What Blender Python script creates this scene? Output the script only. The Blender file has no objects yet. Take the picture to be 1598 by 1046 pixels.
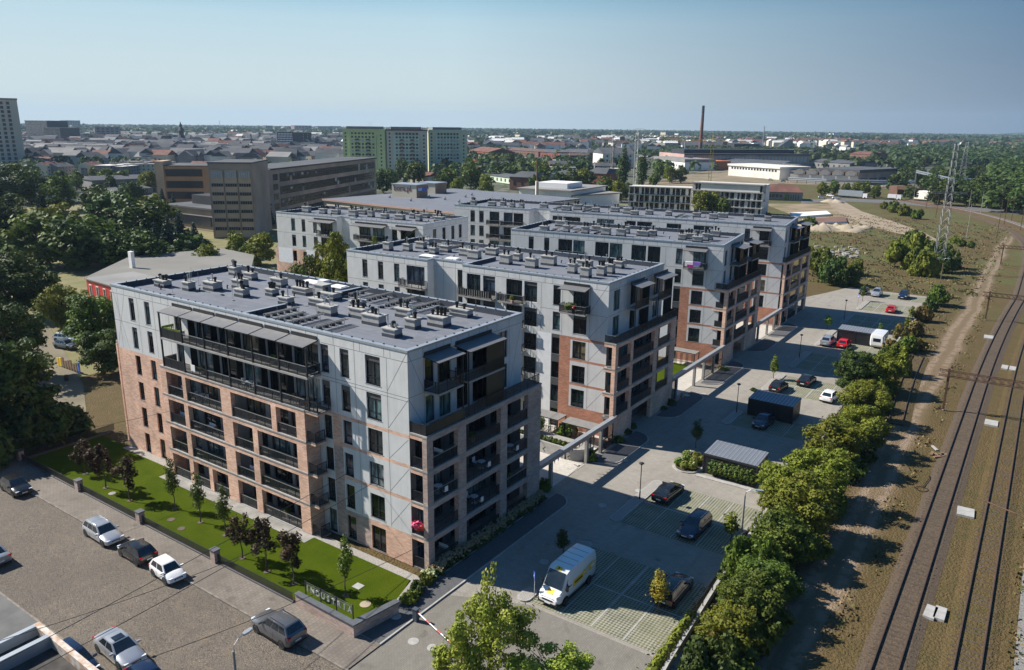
import bpy, bmesh, math, random
import numpy as np
from mathutils import Vector, Matrix
R_ = math.radians
sc = bpy.context.scene
C = sc.collection

# ---------------------------------------------------------------- camera, world, sun, exposure
CAM = (40.572, -44.065, 37.012); YAW, PITCH, ROLL, FPX = 34.5718, 15.1747, .6466, 1201.97
_y, _p, _r = map(R_, (YAW, PITCH, ROLL))
FW = Vector((-math.sin(_y)*math.cos(_p), math.cos(_y)*math.cos(_p), -math.sin(_p)))
RT0 = Vector((math.cos(_y), math.sin(_y), 0)); UP0 = RT0.cross(FW)
RT = RT0*math.cos(_r)+UP0*math.sin(_r); UP = -RT0*math.sin(_r)+UP0*math.cos(_r)
cd = bpy.data.cameras.new('camera'); cam = bpy.data.objects.new('camera', cd); C.objects.link(cam)
cam.matrix_world = Matrix(((RT.x, UP.x, -FW.x, CAM[0]), (RT.y, UP.y, -FW.y, CAM[1]), (RT.z, UP.z, -FW.z, CAM[2]), (0, 0, 0, 1)))
cd.sensor_width = 36; cd.lens = 36*FPX/1598; cd.clip_start = .5; cd.clip_end = 30000
sc.camera = cam
SUN_EL, SUN_AZ = 39.5, 16.5                       # light travels towards (+cos az, +sin az)
w = bpy.data.worlds.new('World'); sc.world = w; w.use_nodes = True
nt = w.node_tree; bg = nt.nodes['Background']; sky = nt.nodes.new('ShaderNodeTexSky')
sky.sky_type = 'NISHITA'; sky.sun_disc = False; sky.sun_elevation = R_(SUN_EL)
sky.sun_rotation = math.atan2(-math.cos(R_(SUN_AZ)), -math.sin(R_(SUN_AZ)))
sky.altitude = 50; sky.air_density = 1.0; sky.dust_density = 1.0; sky.ozone_density = 2.0
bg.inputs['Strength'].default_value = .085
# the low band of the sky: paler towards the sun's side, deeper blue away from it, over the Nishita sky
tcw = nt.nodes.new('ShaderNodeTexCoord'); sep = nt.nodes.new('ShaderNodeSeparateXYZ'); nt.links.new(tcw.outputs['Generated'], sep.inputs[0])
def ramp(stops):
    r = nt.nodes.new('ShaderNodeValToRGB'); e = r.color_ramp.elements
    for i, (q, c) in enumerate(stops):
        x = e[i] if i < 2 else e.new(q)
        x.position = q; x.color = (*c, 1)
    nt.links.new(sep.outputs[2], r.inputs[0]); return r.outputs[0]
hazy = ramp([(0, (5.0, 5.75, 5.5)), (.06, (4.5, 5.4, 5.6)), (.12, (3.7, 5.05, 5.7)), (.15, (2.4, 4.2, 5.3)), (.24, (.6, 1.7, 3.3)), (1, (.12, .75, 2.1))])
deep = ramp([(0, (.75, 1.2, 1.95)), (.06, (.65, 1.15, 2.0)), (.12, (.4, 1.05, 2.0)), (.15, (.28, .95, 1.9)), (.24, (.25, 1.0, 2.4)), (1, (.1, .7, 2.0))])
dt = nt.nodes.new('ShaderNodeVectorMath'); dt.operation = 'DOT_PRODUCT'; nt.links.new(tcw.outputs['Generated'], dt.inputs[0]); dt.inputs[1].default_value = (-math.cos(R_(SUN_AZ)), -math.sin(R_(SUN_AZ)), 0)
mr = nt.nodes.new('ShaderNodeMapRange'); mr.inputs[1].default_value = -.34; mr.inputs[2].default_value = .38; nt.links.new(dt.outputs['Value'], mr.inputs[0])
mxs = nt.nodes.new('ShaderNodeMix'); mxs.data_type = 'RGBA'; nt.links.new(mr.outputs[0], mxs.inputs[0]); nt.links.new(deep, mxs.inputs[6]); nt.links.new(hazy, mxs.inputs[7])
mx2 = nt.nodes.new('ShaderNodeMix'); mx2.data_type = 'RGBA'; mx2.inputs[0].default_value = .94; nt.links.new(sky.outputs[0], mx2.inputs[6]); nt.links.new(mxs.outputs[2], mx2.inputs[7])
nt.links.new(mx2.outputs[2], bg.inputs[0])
sd = bpy.data.lights.new('sun', 'SUN'); sun = bpy.data.objects.new('sun', sd); C.objects.link(sun)
sd.energy = 5.0; sd.angle = R_(.5); sd.color = (1, .94, .85)
_d = Vector((math.cos(R_(SUN_AZ))*math.cos(R_(SUN_EL)), math.sin(R_(SUN_AZ))*math.cos(R_(SUN_EL)), -math.sin(R_(SUN_EL))))
sun.rotation_euler = _d.to_track_quat('-Z', 'Y').to_euler(); sun.location = (-100, -30, 120)
sc.view_settings.view_transform = 'Standard'; sc.view_settings.look = 'None'
sc.view_settings.exposure = 0.72; sc.view_settings.gamma = 1
sc.cycles.use_denoising = True
sc.cycles.max_bounces = 6; sc.cycles.transparent_max_bounces = 8; sc.cycles.volume_bounces = 0
sc.cycles.diffuse_bounces = 2; sc.cycles.glossy_bounces = 3; sc.cycles.transmission_bounces = 3

def ray(px, py): return FW*FPX + RT*(px-799) - UP*(py-523)
def at(px, py, z=0.):
    d = ray(px, py); t = (z-CAM[2])/d.z
    return Vector((CAM[0]+d.x*t, CAM[1]+d.y*t, z))
def height(base, top):
    b = at(*base); d = ray(*top); t = math.hypot(b.x-CAM[0], b.y-CAM[1])/math.hypot(d.x, d.y)
    return CAM[2]+d.z*t

# ---------------------------------------------------------------- object helpers
def tag(o, label=None, cat=None, group=None, kind=None):
    if label: o['label'] = label
    if cat: o['category'] = cat
    if group: o['group'] = group
    if kind: o['kind'] = kind
    return o
def empty(name, loc=(0, 0, 0), rz=0, parent=None):
    o = bpy.data.objects.new(name, None); C.objects.link(o); o.location = loc; o.rotation_euler = (0, 0, rz)
    o.empty_display_size = .3
    if parent: o.parent = parent
    return o
def link(name, me, parent=None, loc=(0, 0, 0), rz=0, scale=None):
    o = bpy.data.objects.new(name, me); C.objects.link(o); o.location = loc; o.rotation_euler = (0, 0, rz)
    if scale is not None: o.scale = scale if hasattr(scale, '__len__') else (scale,)*3
    if parent: o.parent = parent
    return o
PAR = {}
def kids(o):
    if o.name not in PAR: PAR[o.name] = list(o.children)
    return PAR[o.name]
def copy_tree(o, parent=None):
    c = o.copy(); C.objects.link(c); c.parent = parent
    for ch in kids(o): copy_tree(ch, c)
    return c

class MB:
    """collects faces (with material slots) and builds one mesh"""
    def __init__(s, f=None): s.v = []; s.f = []; s.m = []; s.mats = []; s.fn = f
    def mi(s, mat):
        if mat not in s.mats: s.mats.append(mat)
        return s.mats.index(mat)
    def P(s, p):
        p = s.fn(*p) if s.fn else p
        s.v.append(tuple(p)); return len(s.v)-1
    def face(s, pts, mat):
        s.f.append([s.P(p) for p in pts]); s.m.append(s.mi(mat))
    def box(s, a, b, mat, top=None, skip=''):
        x0, y0, z0 = a; x1, y1, z1 = b
        x0, x1 = min(x0, x1), max(x0, x1); y0, y1 = min(y0, y1), max(y0, y1); z0, z1 = min(z0, z1), max(z0, z1)
        i = [s.P(q) for q in ((x0,y0,z0),(x1,y0,z0),(x1,y1,z0),(x0,y1,z0),(x0,y0,z1),(x1,y0,z1),(x1,y1,z1),(x0,y1,z1))]
        k = s.mi(mat); kt = s.mi(top) if top else k
        for n, q, mm in (('b',(0,3,2,1),k),('t',(4,5,6,7),kt),('f',(0,1,5,4),k),('r',(1,2,6,5),k),('k',(2,3,7,6),k),('l',(3,0,4,7),k)):
            if n not in skip: s.f.append([i[j] for j in q]); s.m.append(mm)
    def obox(s, c, ax, ay, hz, L, W, mat, z0):
        """box with horizontal axes ax, ay"""
        x, y = c
        q = [(x+ax[0]*a*L/2+ay[0]*b*W/2, y+ax[1]*a*L/2+ay[1]*b*W/2) for a, b in ((-1,-1),(1,-1),(1,1),(-1,1))]
        s.prism(q, z0, z0+hz, mat)
    def prism(s, poly, z0, z1, mat, top=None, bottom=True):
        n = len(poly); a = [s.P((x, y, z0)) for x, y in poly]; b = [s.P((x, y, z1)) for x, y in poly]
        k = s.mi(mat)
        for i in range(n): s.f.append([a[i], a[(i+1) % n], b[(i+1) % n], b[i]]); s.m.append(k)
        s.f.append(b); s.m.append(s.mi(top) if top else k)
        if bottom: s.f.append(a[::-1]); s.m.append(k)
    def tube(s, p, q, r, mat, n=8, r2=None, cap=True):
        p = Vector(p); q = Vector(q); d = (q-p)
        if d.length < 1e-6: return
        d.normalize(); u = d.orthogonal().normalized(); v = d.cross(u); r2 = r if r2 is None else r2
        A = []; B = []
        for i in range(n):
            t = 2*math.pi*i/n; e = u*math.cos(t)+v*math.sin(t)
            A.append(s.P(p+e*r)); B.append(s.P(q+e*r2))
        k = s.mi(mat)
        for i in range(n): s.f.append([A[i], A[(i+1) % n], B[(i+1) % n], B[i]]); s.m.append(k)
        if cap: s.f.append(A[::-1]); s.m.append(k); s.f.append(B); s.m.append(k)
    def path(s, pts, r, mat, n=6):
        for a, b in zip(pts, pts[1:]): s.tube(a, b, r, mat, n)
    def lathe(s, prof, mat, n=16, c=(0, 0)):
        rings = []
        for r, z in prof: rings.append([s.P((c[0]+r*math.cos(2*math.pi*i/n), c[1]+r*math.sin(2*math.pi*i/n), z)) for i in range(n)])
        k = s.mi(mat)
        for a, b in zip(rings, rings[1:]):
            for i in range(n): s.f.append([a[i], a[(i+1) % n], b[(i+1) % n], b[i]]); s.m.append(k)
        s.f.append(rings[-1]); s.m.append(k); s.f.append(rings[0][::-1]); s.m.append(k)
    def mesh(s, name, smooth=None):
        me = bpy.data.meshes.new(name); me.from_pydata(s.v, [], s.f)
        for m in s.mats: me.materials.append(m)
        me.polygons.foreach_set('material_index', s.m)
        if smooth is not None:
            bm = bmesh.new(); bm.from_mesh(me); bmesh.ops.remove_doubles(bm, verts=bm.verts, dist=1e-4)
            bmesh.ops.recalc_face_normals(bm, faces=bm.faces)
            for f in bm.faces: f.smooth = True
            for e in bm.edges:
                if len(e.link_faces) != 2 or e.calc_face_angle(0) > R_(smooth): e.smooth = False
            bm.to_mesh(me); bm.free()
        me.update(); return me
    def build(s, name, parent=None, loc=(0, 0, 0), rz=0, smooth=None):
        return link(name, s.mesh(name, smooth), parent, loc, rz)

# ---------------------------------------------------------------- materials
def nodes(m):
    m.use_nodes = True; t = m.node_tree; return t, t.nodes, t.links
def M(name, col, rough=.8, metal=0., var=.12, vs=1.5, bump=0., bs=20., col2=None, spec=.5, detail=4, rnd=0., coat=0., streak=0.):
    m = bpy.data.materials.new(name); t, N, L = nodes(m); b = N['Principled BSDF']
    b.inputs['Roughness'].default_value = rough; b.inputs['Metallic'].default_value = metal
    b.inputs['Specular IOR Level'].default_value = spec
    if coat: b.inputs['Coat Weight'].default_value = coat; b.inputs['Coat Roughness'].default_value = .05
    tc = N.new('ShaderNodeTexCoord')
    nz = N.new('ShaderNodeTexNoise'); nz.inputs['Scale'].default_value = vs; nz.inputs['Detail'].default_value = detail
    L.new(tc.outputs['Object'], nz.inputs['Vector'])
    mx = N.new('ShaderNodeMix'); mx.data_type = 'RGBA'
    c2 = col2 or tuple(min(1, c*(1+var)) for c in col); c1 = col if col2 else tuple(c*(1-var) for c in col)
    mx.inputs[6].default_value = (*c1, 1); mx.inputs[7].default_value = (*c2, 1)
    cr = N.new('ShaderNodeMapRange'); cr.inputs[1].default_value = .32; cr.inputs[2].default_value = .68
    L.new(nz.outputs[0], cr.inputs[0]); L.new(cr.outputs[0], mx.inputs[0])
    out = mx.outputs[2]
    if rnd:
        oi = N.new('ShaderNodeObjectInfo'); hs = N.new('ShaderNodeHueSaturation')
        mr = N.new('ShaderNodeMapRange'); mr.inputs[3].default_value = 1-rnd; mr.inputs[4].default_value = 1+rnd
        L.new(oi.outputs['Random'], mr.inputs[0]); L.new(mr.outputs[0], hs.inputs['Value']); L.new(out, hs.inputs['Color']); out = hs.outputs[0]
    if streak:
        mp = N.new('ShaderNodeMapping'); mp.inputs['Scale'].default_value = (1.6, 1.6, .12); L.new(tc.outputs['Object'], mp.inputs[0]); n3 = N.new('ShaderNodeTexNoise'); n3.inputs['Scale'].default_value = 1.5; n3.inputs['Detail'].default_value = 6; L.new(mp.outputs[0], n3.inputs['Vector'])
        m3 = N.new('ShaderNodeMapRange'); m3.inputs[1].default_value = .45; m3.inputs[2].default_value = .75; m3.inputs[3].default_value = 1; m3.inputs[4].default_value = 1-streak; L.new(n3.outputs[0], m3.inputs[0])
        h3 = N.new('ShaderNodeHueSaturation'); L.new(out, h3.inputs['Color']); L.new(m3.outputs[0], h3.inputs['Value']); out = h3.outputs[0]
    L.new(out, b.inputs['Base Color'])
    if bump:
        n2 = N.new('ShaderNodeTexNoise'); n2.inputs['Scale'].default_value = bs; n2.inputs['Detail'].default_value = 3
        L.new(tc.outputs['Object'], n2.inputs['Vector'])
        bp = N.new('ShaderNodeBump'); bp.inputs['Strength'].default_value = bump; bp.inputs['Distance'].default_value = .05
        L.new(n2.outputs[0], bp.inputs['Height']); L.new(bp.outputs[0], b.inputs['Normal'])
    return m
def brick(name, c1, c2, mortar, sw=.5, sh=.16, msz=.03, bias=0):
    m = bpy.data.materials.new(name); t, N, L = nodes(m); b = N['Principled BSDF']; b.inputs['Roughness'].default_value = .9
    tc = N.new('ShaderNodeTexCoord'); sp = N.new('ShaderNodeSeparateXYZ'); L.new(tc.outputs['Object'], sp.inputs[0])
    ad = N.new('ShaderNodeMath'); L.new(sp.outputs[0], ad.inputs[0]); L.new(sp.outputs[1], ad.inputs[1])
    cb = N.new('ShaderNodeCombineXYZ'); L.new(ad.outputs[0], cb.inputs[0]); L.new(sp.outputs[2], cb.inputs[1])
    bt = N.new('ShaderNodeTexBrick'); bt.inputs['Scale'].default_value = 1; bt.inputs['Brick Width'].default_value = sw; bt.inputs['Row Height'].default_value = sh
    bt.inputs['Mortar Size'].default_value = msz*.5; bt.inputs['Color1'].default_value = (*c1, 1); bt.inputs['Color2'].default_value = (*c2, 1); bt.inputs['Mortar'].default_value = (*mortar, 1)
    bt.inputs['Bias'].default_value = bias
    L.new(cb.outputs[0], bt.inputs['Vector'])
    nz = N.new('ShaderNodeTexNoise'); nz.inputs['Scale'].default_value = .45; nz.inputs['Detail'].default_value = 6; L.new(tc.outputs['Object'], nz.inputs['Vector'])
    mr = N.new('ShaderNodeMapRange'); mr.inputs[1].default_value = .3; mr.inputs[2].default_value = .7; mr.inputs[3].default_value = .78; mr.inputs[4].default_value = 1.2
    L.new(nz.outputs[0], mr.inputs[0])
    hs = N.new('ShaderNodeHueSaturation'); L.new(bt.outputs[0], hs.inputs['Color']); L.new(mr.outputs[0], hs.inputs['Value']); L.new(hs.outputs[0], b.inputs['Base Color'])
    bp = N.new('ShaderNodeBump'); bp.inputs['Strength'].default_value = .4; bp.inputs['Distance'].default_value = .02; bp.invert = True
    L.new(bt.outputs['Fac'], bp.inputs['Height']); L.new(bp.outputs[0], b.inputs['Normal'])
    return m
def pane_mat(name, ramp, rough=.06):
    """window glass over a room: tones of room, curtain and painted sky reflection vary from window to window"""
    m = bpy.data.materials.new(name); t, N, L = nodes(m); b = N['Principled BSDF']
    oi = N.new('ShaderNodeObjectInfo'); cr = N.new('ShaderNodeValToRGB'); cr.color_ramp.interpolation = 'CONSTANT'
    e = cr.color_ramp.elements
    for i, (p, c) in enumerate(ramp):
        x = e[i] if i < 2 else e.new(p)
        x.position = p; x.color = (*c, 1)
    L.new(oi.outputs['Random'], cr.inputs[0])
    tc = N.new('ShaderNodeTexCoord'); nz = N.new('ShaderNodeTexNoise'); nz.inputs['Scale'].default_value = 1.3
    mp = N.new('ShaderNodeMapping'); mp.inputs['Scale'].default_value = (2.2, 2.2, .7)
    L.new(tc.outputs['Object'], mp.inputs[0]); L.new(mp.outputs[0], nz.inputs['Vector'])
    mr = N.new('ShaderNodeMapRange'); mr.inputs[1].default_value = .35; mr.inputs[2].default_value = .65; mr.inputs[3].default_value = .4; mr.inputs[4].default_value = 1.5
    ad = N.new('ShaderNodeVectorMath'); L.new(nz.outputs[0], mr.inputs[0])
    mu = N.new('ShaderNodeMix'); mu.data_type = 'RGBA'; mu.blend_type = 'MULTIPLY'; mu.inputs[0].default_value = 1
    L.new(cr.outputs[0], mu.inputs[6]); L.new(mr.outputs[0], mu.inputs[7]); L.new(mu.outputs[2], b.inputs['Base Color'])
    b.inputs['Roughness'].default_value = rough; b.inputs['Specular IOR Level'].default_value = .7
    return m
def foliage(name, c1, c2, vs=.35, rnd=.18):
    m = bpy.data.materials.new(name); t, N, L = nodes(m); b = N['Principled BSDF']
    b.inputs['Roughness'].default_value = .6; b.inputs['Specular IOR Level'].default_value = .25
    tc = N.new('ShaderNodeTexCoord'); nz = N.new('ShaderNodeTexNoise'); nz.inputs['Scale'].default_value = vs; nz.inputs['Detail'].default_value = 5
    L.new(tc.outputs['Object'], nz.inputs['Vector'])
    mr = N.new('ShaderNodeMapRange'); mr.inputs[1].default_value = .35; mr.inputs[2].default_value = .65; L.new(nz.outputs[0], mr.inputs[0])
    mx = N.new('ShaderNodeMix'); mx.data_type = 'RGBA'; mx.inputs[6].default_value = (*c1, 1); mx.inputs[7].default_value = (*c2, 1); L.new(mr.outputs[0], mx.inputs[0])
    oi = N.new('ShaderNodeObjectInfo'); hs = N.new('ShaderNodeHueSaturation')
    m1 = N.new('ShaderNodeMapRange'); m1.inputs[3].default_value = 1-rnd; m1.inputs[4].default_value = 1+rnd; L.new(oi.outputs['Random'], m1.inputs[0]); L.new(m1.outputs[0], hs.inputs['Value'])
    m2 = N.new('ShaderNodeMapRange'); m2.inputs[3].default_value = .485; m2.inputs[4].default_value = .515; L.new(oi.outputs['Random'], m2.inputs[0]); L.new(m2.outputs[0], hs.inputs['Hue'])
    L.new(mx.outputs[2], hs.inputs['Color']); L.new(hs.outputs[0], b.inputs['Base Color'])
    tr = N.new('ShaderNodeBsdfTranslucent'); L.new(hs.outputs[0], tr.inputs['Color']); ms = N.new('ShaderNodeMixShader'); ms.inputs[0].default_value = .25
    L.new(b.outputs[0], ms.inputs[1]); L.new(tr.outputs[0], ms.inputs[2]); L.new(ms.outputs[0], N['Material Output'].inputs['Surface'])
    return m
def paint(name, col, metal=0., rough=.25): return M(name, col, rough, metal, var=.04, vs=.8, coat=.7)

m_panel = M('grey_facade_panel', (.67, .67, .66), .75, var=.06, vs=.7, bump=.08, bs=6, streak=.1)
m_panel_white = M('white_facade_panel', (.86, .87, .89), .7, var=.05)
m_loggia = M('grey_loggia_render', (.27, .27, .265), .85, var=.08)  # wall grey lowered to paint in the shade of the front loggias
m_loggia_d = M('dark_loggia_render', (.12, .12, .125), .85, var=.08)  # near-black tone paints in the deep shade behind the side loggias
m_joint = M('panel_joint', (.1, .1, .105), .9)
m_brick = brick('facade_brick', (.64, .35, .235), (.86, .55, .4), (.66, .49, .39), .42, .14, .03)
m_brick_red = brick('red_facade_brick', (.45, .17, .1), (.6, .28, .18), (.42, .25, .18), .42, .14, .025)
m_brick_pale = brick('grey_brown_brick', (.36, .26, .22), (.54, .41, .35), (.42, .35, .31), .42, .14, .03)
m_roof = M('grey_roof_membrane', (.155, .168, .2), .85, var=.2, vs=.35, bump=.1, bs=8, detail=7)
m_membrane = M('dark_roof_membrane', (.045, .055, .075), .8, var=.2)
m_cap = M('light_metal_capping', (.42, .46, .5), .42, .5, var=.06)
m_dark = M('anthracite_metal', (.035, .037, .042), .45, .3, var=.15)
m_darkpanel = M('dark_grey_window_panel', (.085, .085, .09), .6, var=.12)
m_slab = M('pale_balcony_concrete', (.2, .195, .19), .85, var=.12)  # concrete grey lowered to deepen the shade inside the loggias
m_canopy = M('grey_canopy_sheet', (.17, .17, .175), .5, .2, var=.08)
m_screen = M('dark_privacy_screen', (.02, .022, .026), .35, .1, var=.2)
m_glass = pane_mat('window_glass', [(0, (.008, .012, .014)), (.25, (.02, .035, .04)), (.42, (.1, .17, .17)), (.55, (.012, .015, .018)), (.7, (.24, .27, .26)), (.78, (.04, .06, .09)), (.86, (.16, .13, .08)), (.91, (.02, .03, .035))])  # teal tones mix curtain with a painted-in sky reflection
m_frame = M('black_window_frame', (.018, .019, .022), .4, var=.1)
m_conc = M('pale_concrete', (.36, .355, .34), .85, var=.14, vs=2, bump=.2, bs=9)
m_conc_d = M('weathered_concrete', (.27, .26, .24), .9, var=.25, vs=.8, bump=.2, bs=6)
m_black = M('black_pipe_metal', (.02, .02, .022), .4, .4)
m_steel = M('galvanised_steel', (.5, .52, .54), .35, .8, var=.1)
m_white = M('white_paint', (.8, .8, .79), .6, var=.05)
m_wood = M('weathered_wood', (.2, .13, .08), .85, var=.25, vs=3)
m_bark = M('tree_bark', (.11, .085, .065), .95, var=.3, vs=6)
m_rust = M('rusty_steel', (.11, .06, .038), .8, .3, var=.3, vs=3)
m_yellow = M('yellow_paint', (.8, .55, .03), .5)
m_red = M('red_paint', (.55, .03, .03), .4)
m_blue = M('blue_paint', (.03, .12, .55), .4)
m_rubber = M('tyre_rubber', (.015, .015, .016), .9)
m_rim = M('alloy_rim', (.45, .46, .48), .3, .8)
m_carglass = M('car_glass', (.015, .022, .03), .04, var=.3, spec=.9)
m_lampglass = M('clear_headlight', (.7, .75, .8), .1)
m_redlight = M('red_tail_light', (.45, .01, .01), .15)
m_plate = M('licence_plate', (.75, .75, .72), .5)
f_mid = foliage('green_leaves', (.055, .09, .013), (.145, .19, .026))
f_yellow = foliage('yellow_green_leaves', (.095, .125, .014), (.24, .26, .028), .5)
f_bright = foliage('airy_light_leaves', (.17, .24, .03), (.38, .42, .06), .8)
f_dark = foliage('dark_green_leaves', (.03, .06, .014), (.095, .14, .026))
f_spruce = foliage('blue_green_needles', (.015, .035, .025), (.04, .075, .055))
f_maroon = foliage('dark_maroon_leaves', (.028, .018, .01), (.08, .048, .022), 1.5)
f_fresh = foliage('fresh_green_leaves', (.08, .14, .015), (.2, .3, .04), 1.2)
f_dry = foliage('dry_scrub_leaves', (.12, .11, .03), (.26, .2, .06), .4)
f_far = foliage('distant_tree_leaves', (.035, .065, .02), (.075, .105, .03), .02, .1)
f_orange = foliage('autumn_orange_leaves', (.16, .15, .02), (.38, .24, .035), 1.2)
# ---------------------------------------------------------------- ground materials
class NT:
    """small helper for node maths"""
    def __init__(s, name, rough=.9):
        s.m = bpy.data.materials.new(name); s.t, s.N, s.L = nodes(s.m); s.b = s.N['Principled BSDF']; s.b.inputs['Roughness'].default_value = rough
        s.b.inputs['Specular IOR Level'].default_value = .3
        s.tc = s.N.new('ShaderNodeTexCoord').outputs['Object']; sp = s.N.new('ShaderNodeSeparateXYZ'); s.L.new(s.tc, sp.inputs[0]); s.x, s.y, s.z = sp.outputs
    def put(s, sock, v):
        if isinstance(v, (int, float)): sock.default_value = v
        elif isinstance(v, tuple): sock.default_value = (*v, 1) if len(v) == 3 else v
        else: s.L.new(v, sock)
    def mt(s, op, a, b=0., c=0.):
        n = s.N.new('ShaderNodeMath'); n.operation = op; s.put(n.inputs[0], a); s.put(n.inputs[1], b); s.put(n.inputs[2], c); return n.outputs[0]
    def noise(s, sc_, det=4, lo=.35, hi=.65, vec=None, rough=.5):
        n = s.N.new('ShaderNodeTexNoise'); n.inputs['Scale'].default_value = sc_; n.inputs['Detail'].default_value = det; n.inputs['Roughness'].default_value = rough
        s.L.new(vec or s.tc, n.inputs['Vector']); return s.rng(n.outputs[0], lo, hi)
    def rng(s, v, a, b, c=0., d=1.):
        r = s.N.new('ShaderNodeMapRange'); s.put(r.inputs[0], v)
        for i, q in enumerate((a, b, c, d)): r.inputs[i+1].default_value = q
        return r.outputs[0]
    def mix(s, f, a, b, mode='MIX'):
        n = s.N.new('ShaderNodeMix'); n.data_type = 'RGBA'; n.blend_type = mode; s.put(n.inputs[0], f); s.put(n.inputs[6], a); s.put(n.inputs[7], b); return n.outputs[2]
    def bump(s, h, st=.4, dist=.05):
        n = s.N.new('ShaderNodeBump'); n.inputs['Strength'].default_value = st; n.inputs['Distance'].default_value = dist; s.L.new(h, n.inputs['Height']); s.L.new(n.outputs[0], s.b.inputs['Normal'])
    def scale(s, v):
        n = s.N.new('ShaderNodeMapping'); n.inputs['Scale'].default_value = v; s.L.new(s.tc, n.inputs[0]); return n.outputs[0]
    def done(s, col): s.put(s.b.inputs['Base Color'], col); return s.m

# dry wasteland, worn path beside the tracks, dark soil and greener patches
n = NT('dry_wasteland')
g1 = n.noise(.09, 6, rough=.6); g2 = n.noise(.5, 6, .4, .62, rough=.7); g3 = n.noise(2.6, 4, .3, .7, rough=.75); g4 = n.noise(9., 3, .3, .7, rough=.7)
col = n.mix(g1, (.13, .08, .03), (.095, .075, .022)); col = n.mix(n.mt('MULTIPLY', g2, .55), col, (.18, .11, .048)); col = n.mix(n.mt('MULTIPLY', g3, .6), col, (.075, .06, .02)); col = n.mix(n.mt('MULTIPLY', n.mt('MULTIPLY', n.rng(n.y, 120, 200), n.noise(.06, 5, .42, .6)), .7), col, (.1, .125, .035))
col = n.mix(n.mt('MULTIPLY', g4, .35), col, (.05, .045, .02))
wob = n.mt('MULTIPLY', n.mt('SUBTRACT', n.noise(.045, 2, 0, 1), .5), 3.5)
dx = n.mt('ABSOLUTE', n.mt('ADD', n.mt('SUBTRACT', n.x, 29.8), wob))
rut = n.mt('ABSOLUTE', n.mt('SUBTRACT', dx, .95))
pm = n.mt('MULTIPLY', n.rng(rut, .25, .95, 1, 0), n.noise(.8, 4, .25, .5)); pm2 = n.mt('MULTIPLY', n.rng(dx, 1.2, 2.6, 1, 0), .45)
yl = n.mt('MULTIPLY', n.rng(n.y, 285, 300, 1, 0), n.rng(n.y, -60, -50, 0, 1))
pm = n.mt('MULTIPLY', n.mt('MAXIMUM', pm, pm2), yl)
col = n.mix(n.mt('MULTIPLY', pm, .9), col, (.27, .2, .14))
n.bump(n.noise(5, 5), .7, .12); m_waste = n.done(col)
# distant ground: gardens, fields, yards
n = NT('far_land')
col = n.mix(n.noise(.012, 6), (.05, .06, .03), (.14, .13, .09)); col = n.mix(n.noise(.05, 5), col, (.045, .06, .028)); col = n.mix(n.mt('MULTIPLY', n.noise(.15, 4, .5, .62), .5), col, (.26, .25, .23))
m_land = n.done(col)
# sett street
n = NT('cobble_setts', .75)
v = n.N.new('ShaderNodeTexVoronoi'); v.inputs['Scale'].default_value = 4.6; n.L.new(n.scale((1.5, 2.0, 1)), v.inputs['Vector'])
v2 = n.N.new('ShaderNodeTexVoronoi'); v2.feature = 'DISTANCE_TO_EDGE'; v2.inputs['Scale'].default_value = 4.6; n.L.new(n.scale((1.5, 2.0, 1)), v2.inputs['Vector'])
ed = n.rng(v2.outputs['Distance'], 0, .09)
sep = n.N.new('ShaderNodeSeparateColor'); n.L.new(v.outputs['Color'], sep.inputs[0])
col = n.mix(sep.outputs[0], (.14, .12, .1), (.25, .21, .17)); col = n.mix(n.mt('MULTIPLY', n.noise(.35, 5), .7), col, (.2, .168, .135)); col = n.mix(n.mt('MULTIPLY', n.noise(.9, 4, .5, .7), .5), col, (.29, .225, .15)); col = n.mix(n.mt('MULTIPLY', n.noise(.12, 5, .45, .6), .4), col, (.13, .11, .09)); col = n.mix(ed, (.09, .075, .06), col)
n.bump(ed, .8, .06); m_cobble = n.done(col)
def paving(name, c1, c2, mortar, w_, h_, ms=.012, var=.5, rot=False, bumps=.3, grime=.25):
    n = NT(name, .85); bt = n.N.new('ShaderNodeTexBrick'); bt.inputs['Scale'].default_value = 1; bt.inputs['Brick Width'].default_value = w_; bt.inputs['Row Height'].default_value = h_
    bt.inputs['Mortar Size'].default_value = ms; bt.inputs['Color1'].default_value = (*c1, 1); bt.inputs['Color2'].default_value = (*c2, 1); bt.inputs['Mortar'].default_value = (*mortar, 1)
    vec = n.tc
    if rot:
        mp = n.N.new('ShaderNodeMapping'); mp.inputs['Rotation'].default_value = (0, 0, R_(90 if rot is True else rot)); n.L.new(n.tc, mp.inputs[0]); vec = mp.outputs[0]
    n.L.new(vec, bt.inputs['Vector'])
    col = n.mix(n.mt('MULTIPLY', n.noise(.22, 6), grime), bt.outputs[0], tuple(c*.6 for c in c1)); col = n.mix(n.mt('MULTIPLY', n.noise(.9, 5, .5, .7), grime*.7), col, tuple(c*.5 for c in c1))
    col = n.mix(n.mt('MULTIPLY', n.noise(.55, 3, .62, .74), .5), col, tuple(c*.3 for c in c1)); col = n.mix(n.mt('MULTIPLY', n.noise(1., 5, .5, .72, vec=n.scale((.9, .06, 1))), .35), col, tuple(c*.62 for c in c1))
    n.bump(bt.outputs['Fac'], bumps, -.01); return n.done(col)
m_court = paving('court_block_paving', (.29, .265, .23), (.335, .31, .272), (.2, .185, .16), .4, .2)
m_entry = paving('worn_entrance_paving', (.2, .185, .16), (.235, .22, .19), (.14, .13, .11), .3, .15, rot=True)
m_walk = paving('pavement_slabs', (.2, .175, .15), (.235, .205, .175), (.14, .12, .1), .35, .35, .02, rot=True, grime=.5)
m_asphalt_walk = paving('dark_grey_footpath_paving', (.1, .102, .108), (.125, .127, .132), (.06, .06, .065), .2, .2)
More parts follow.
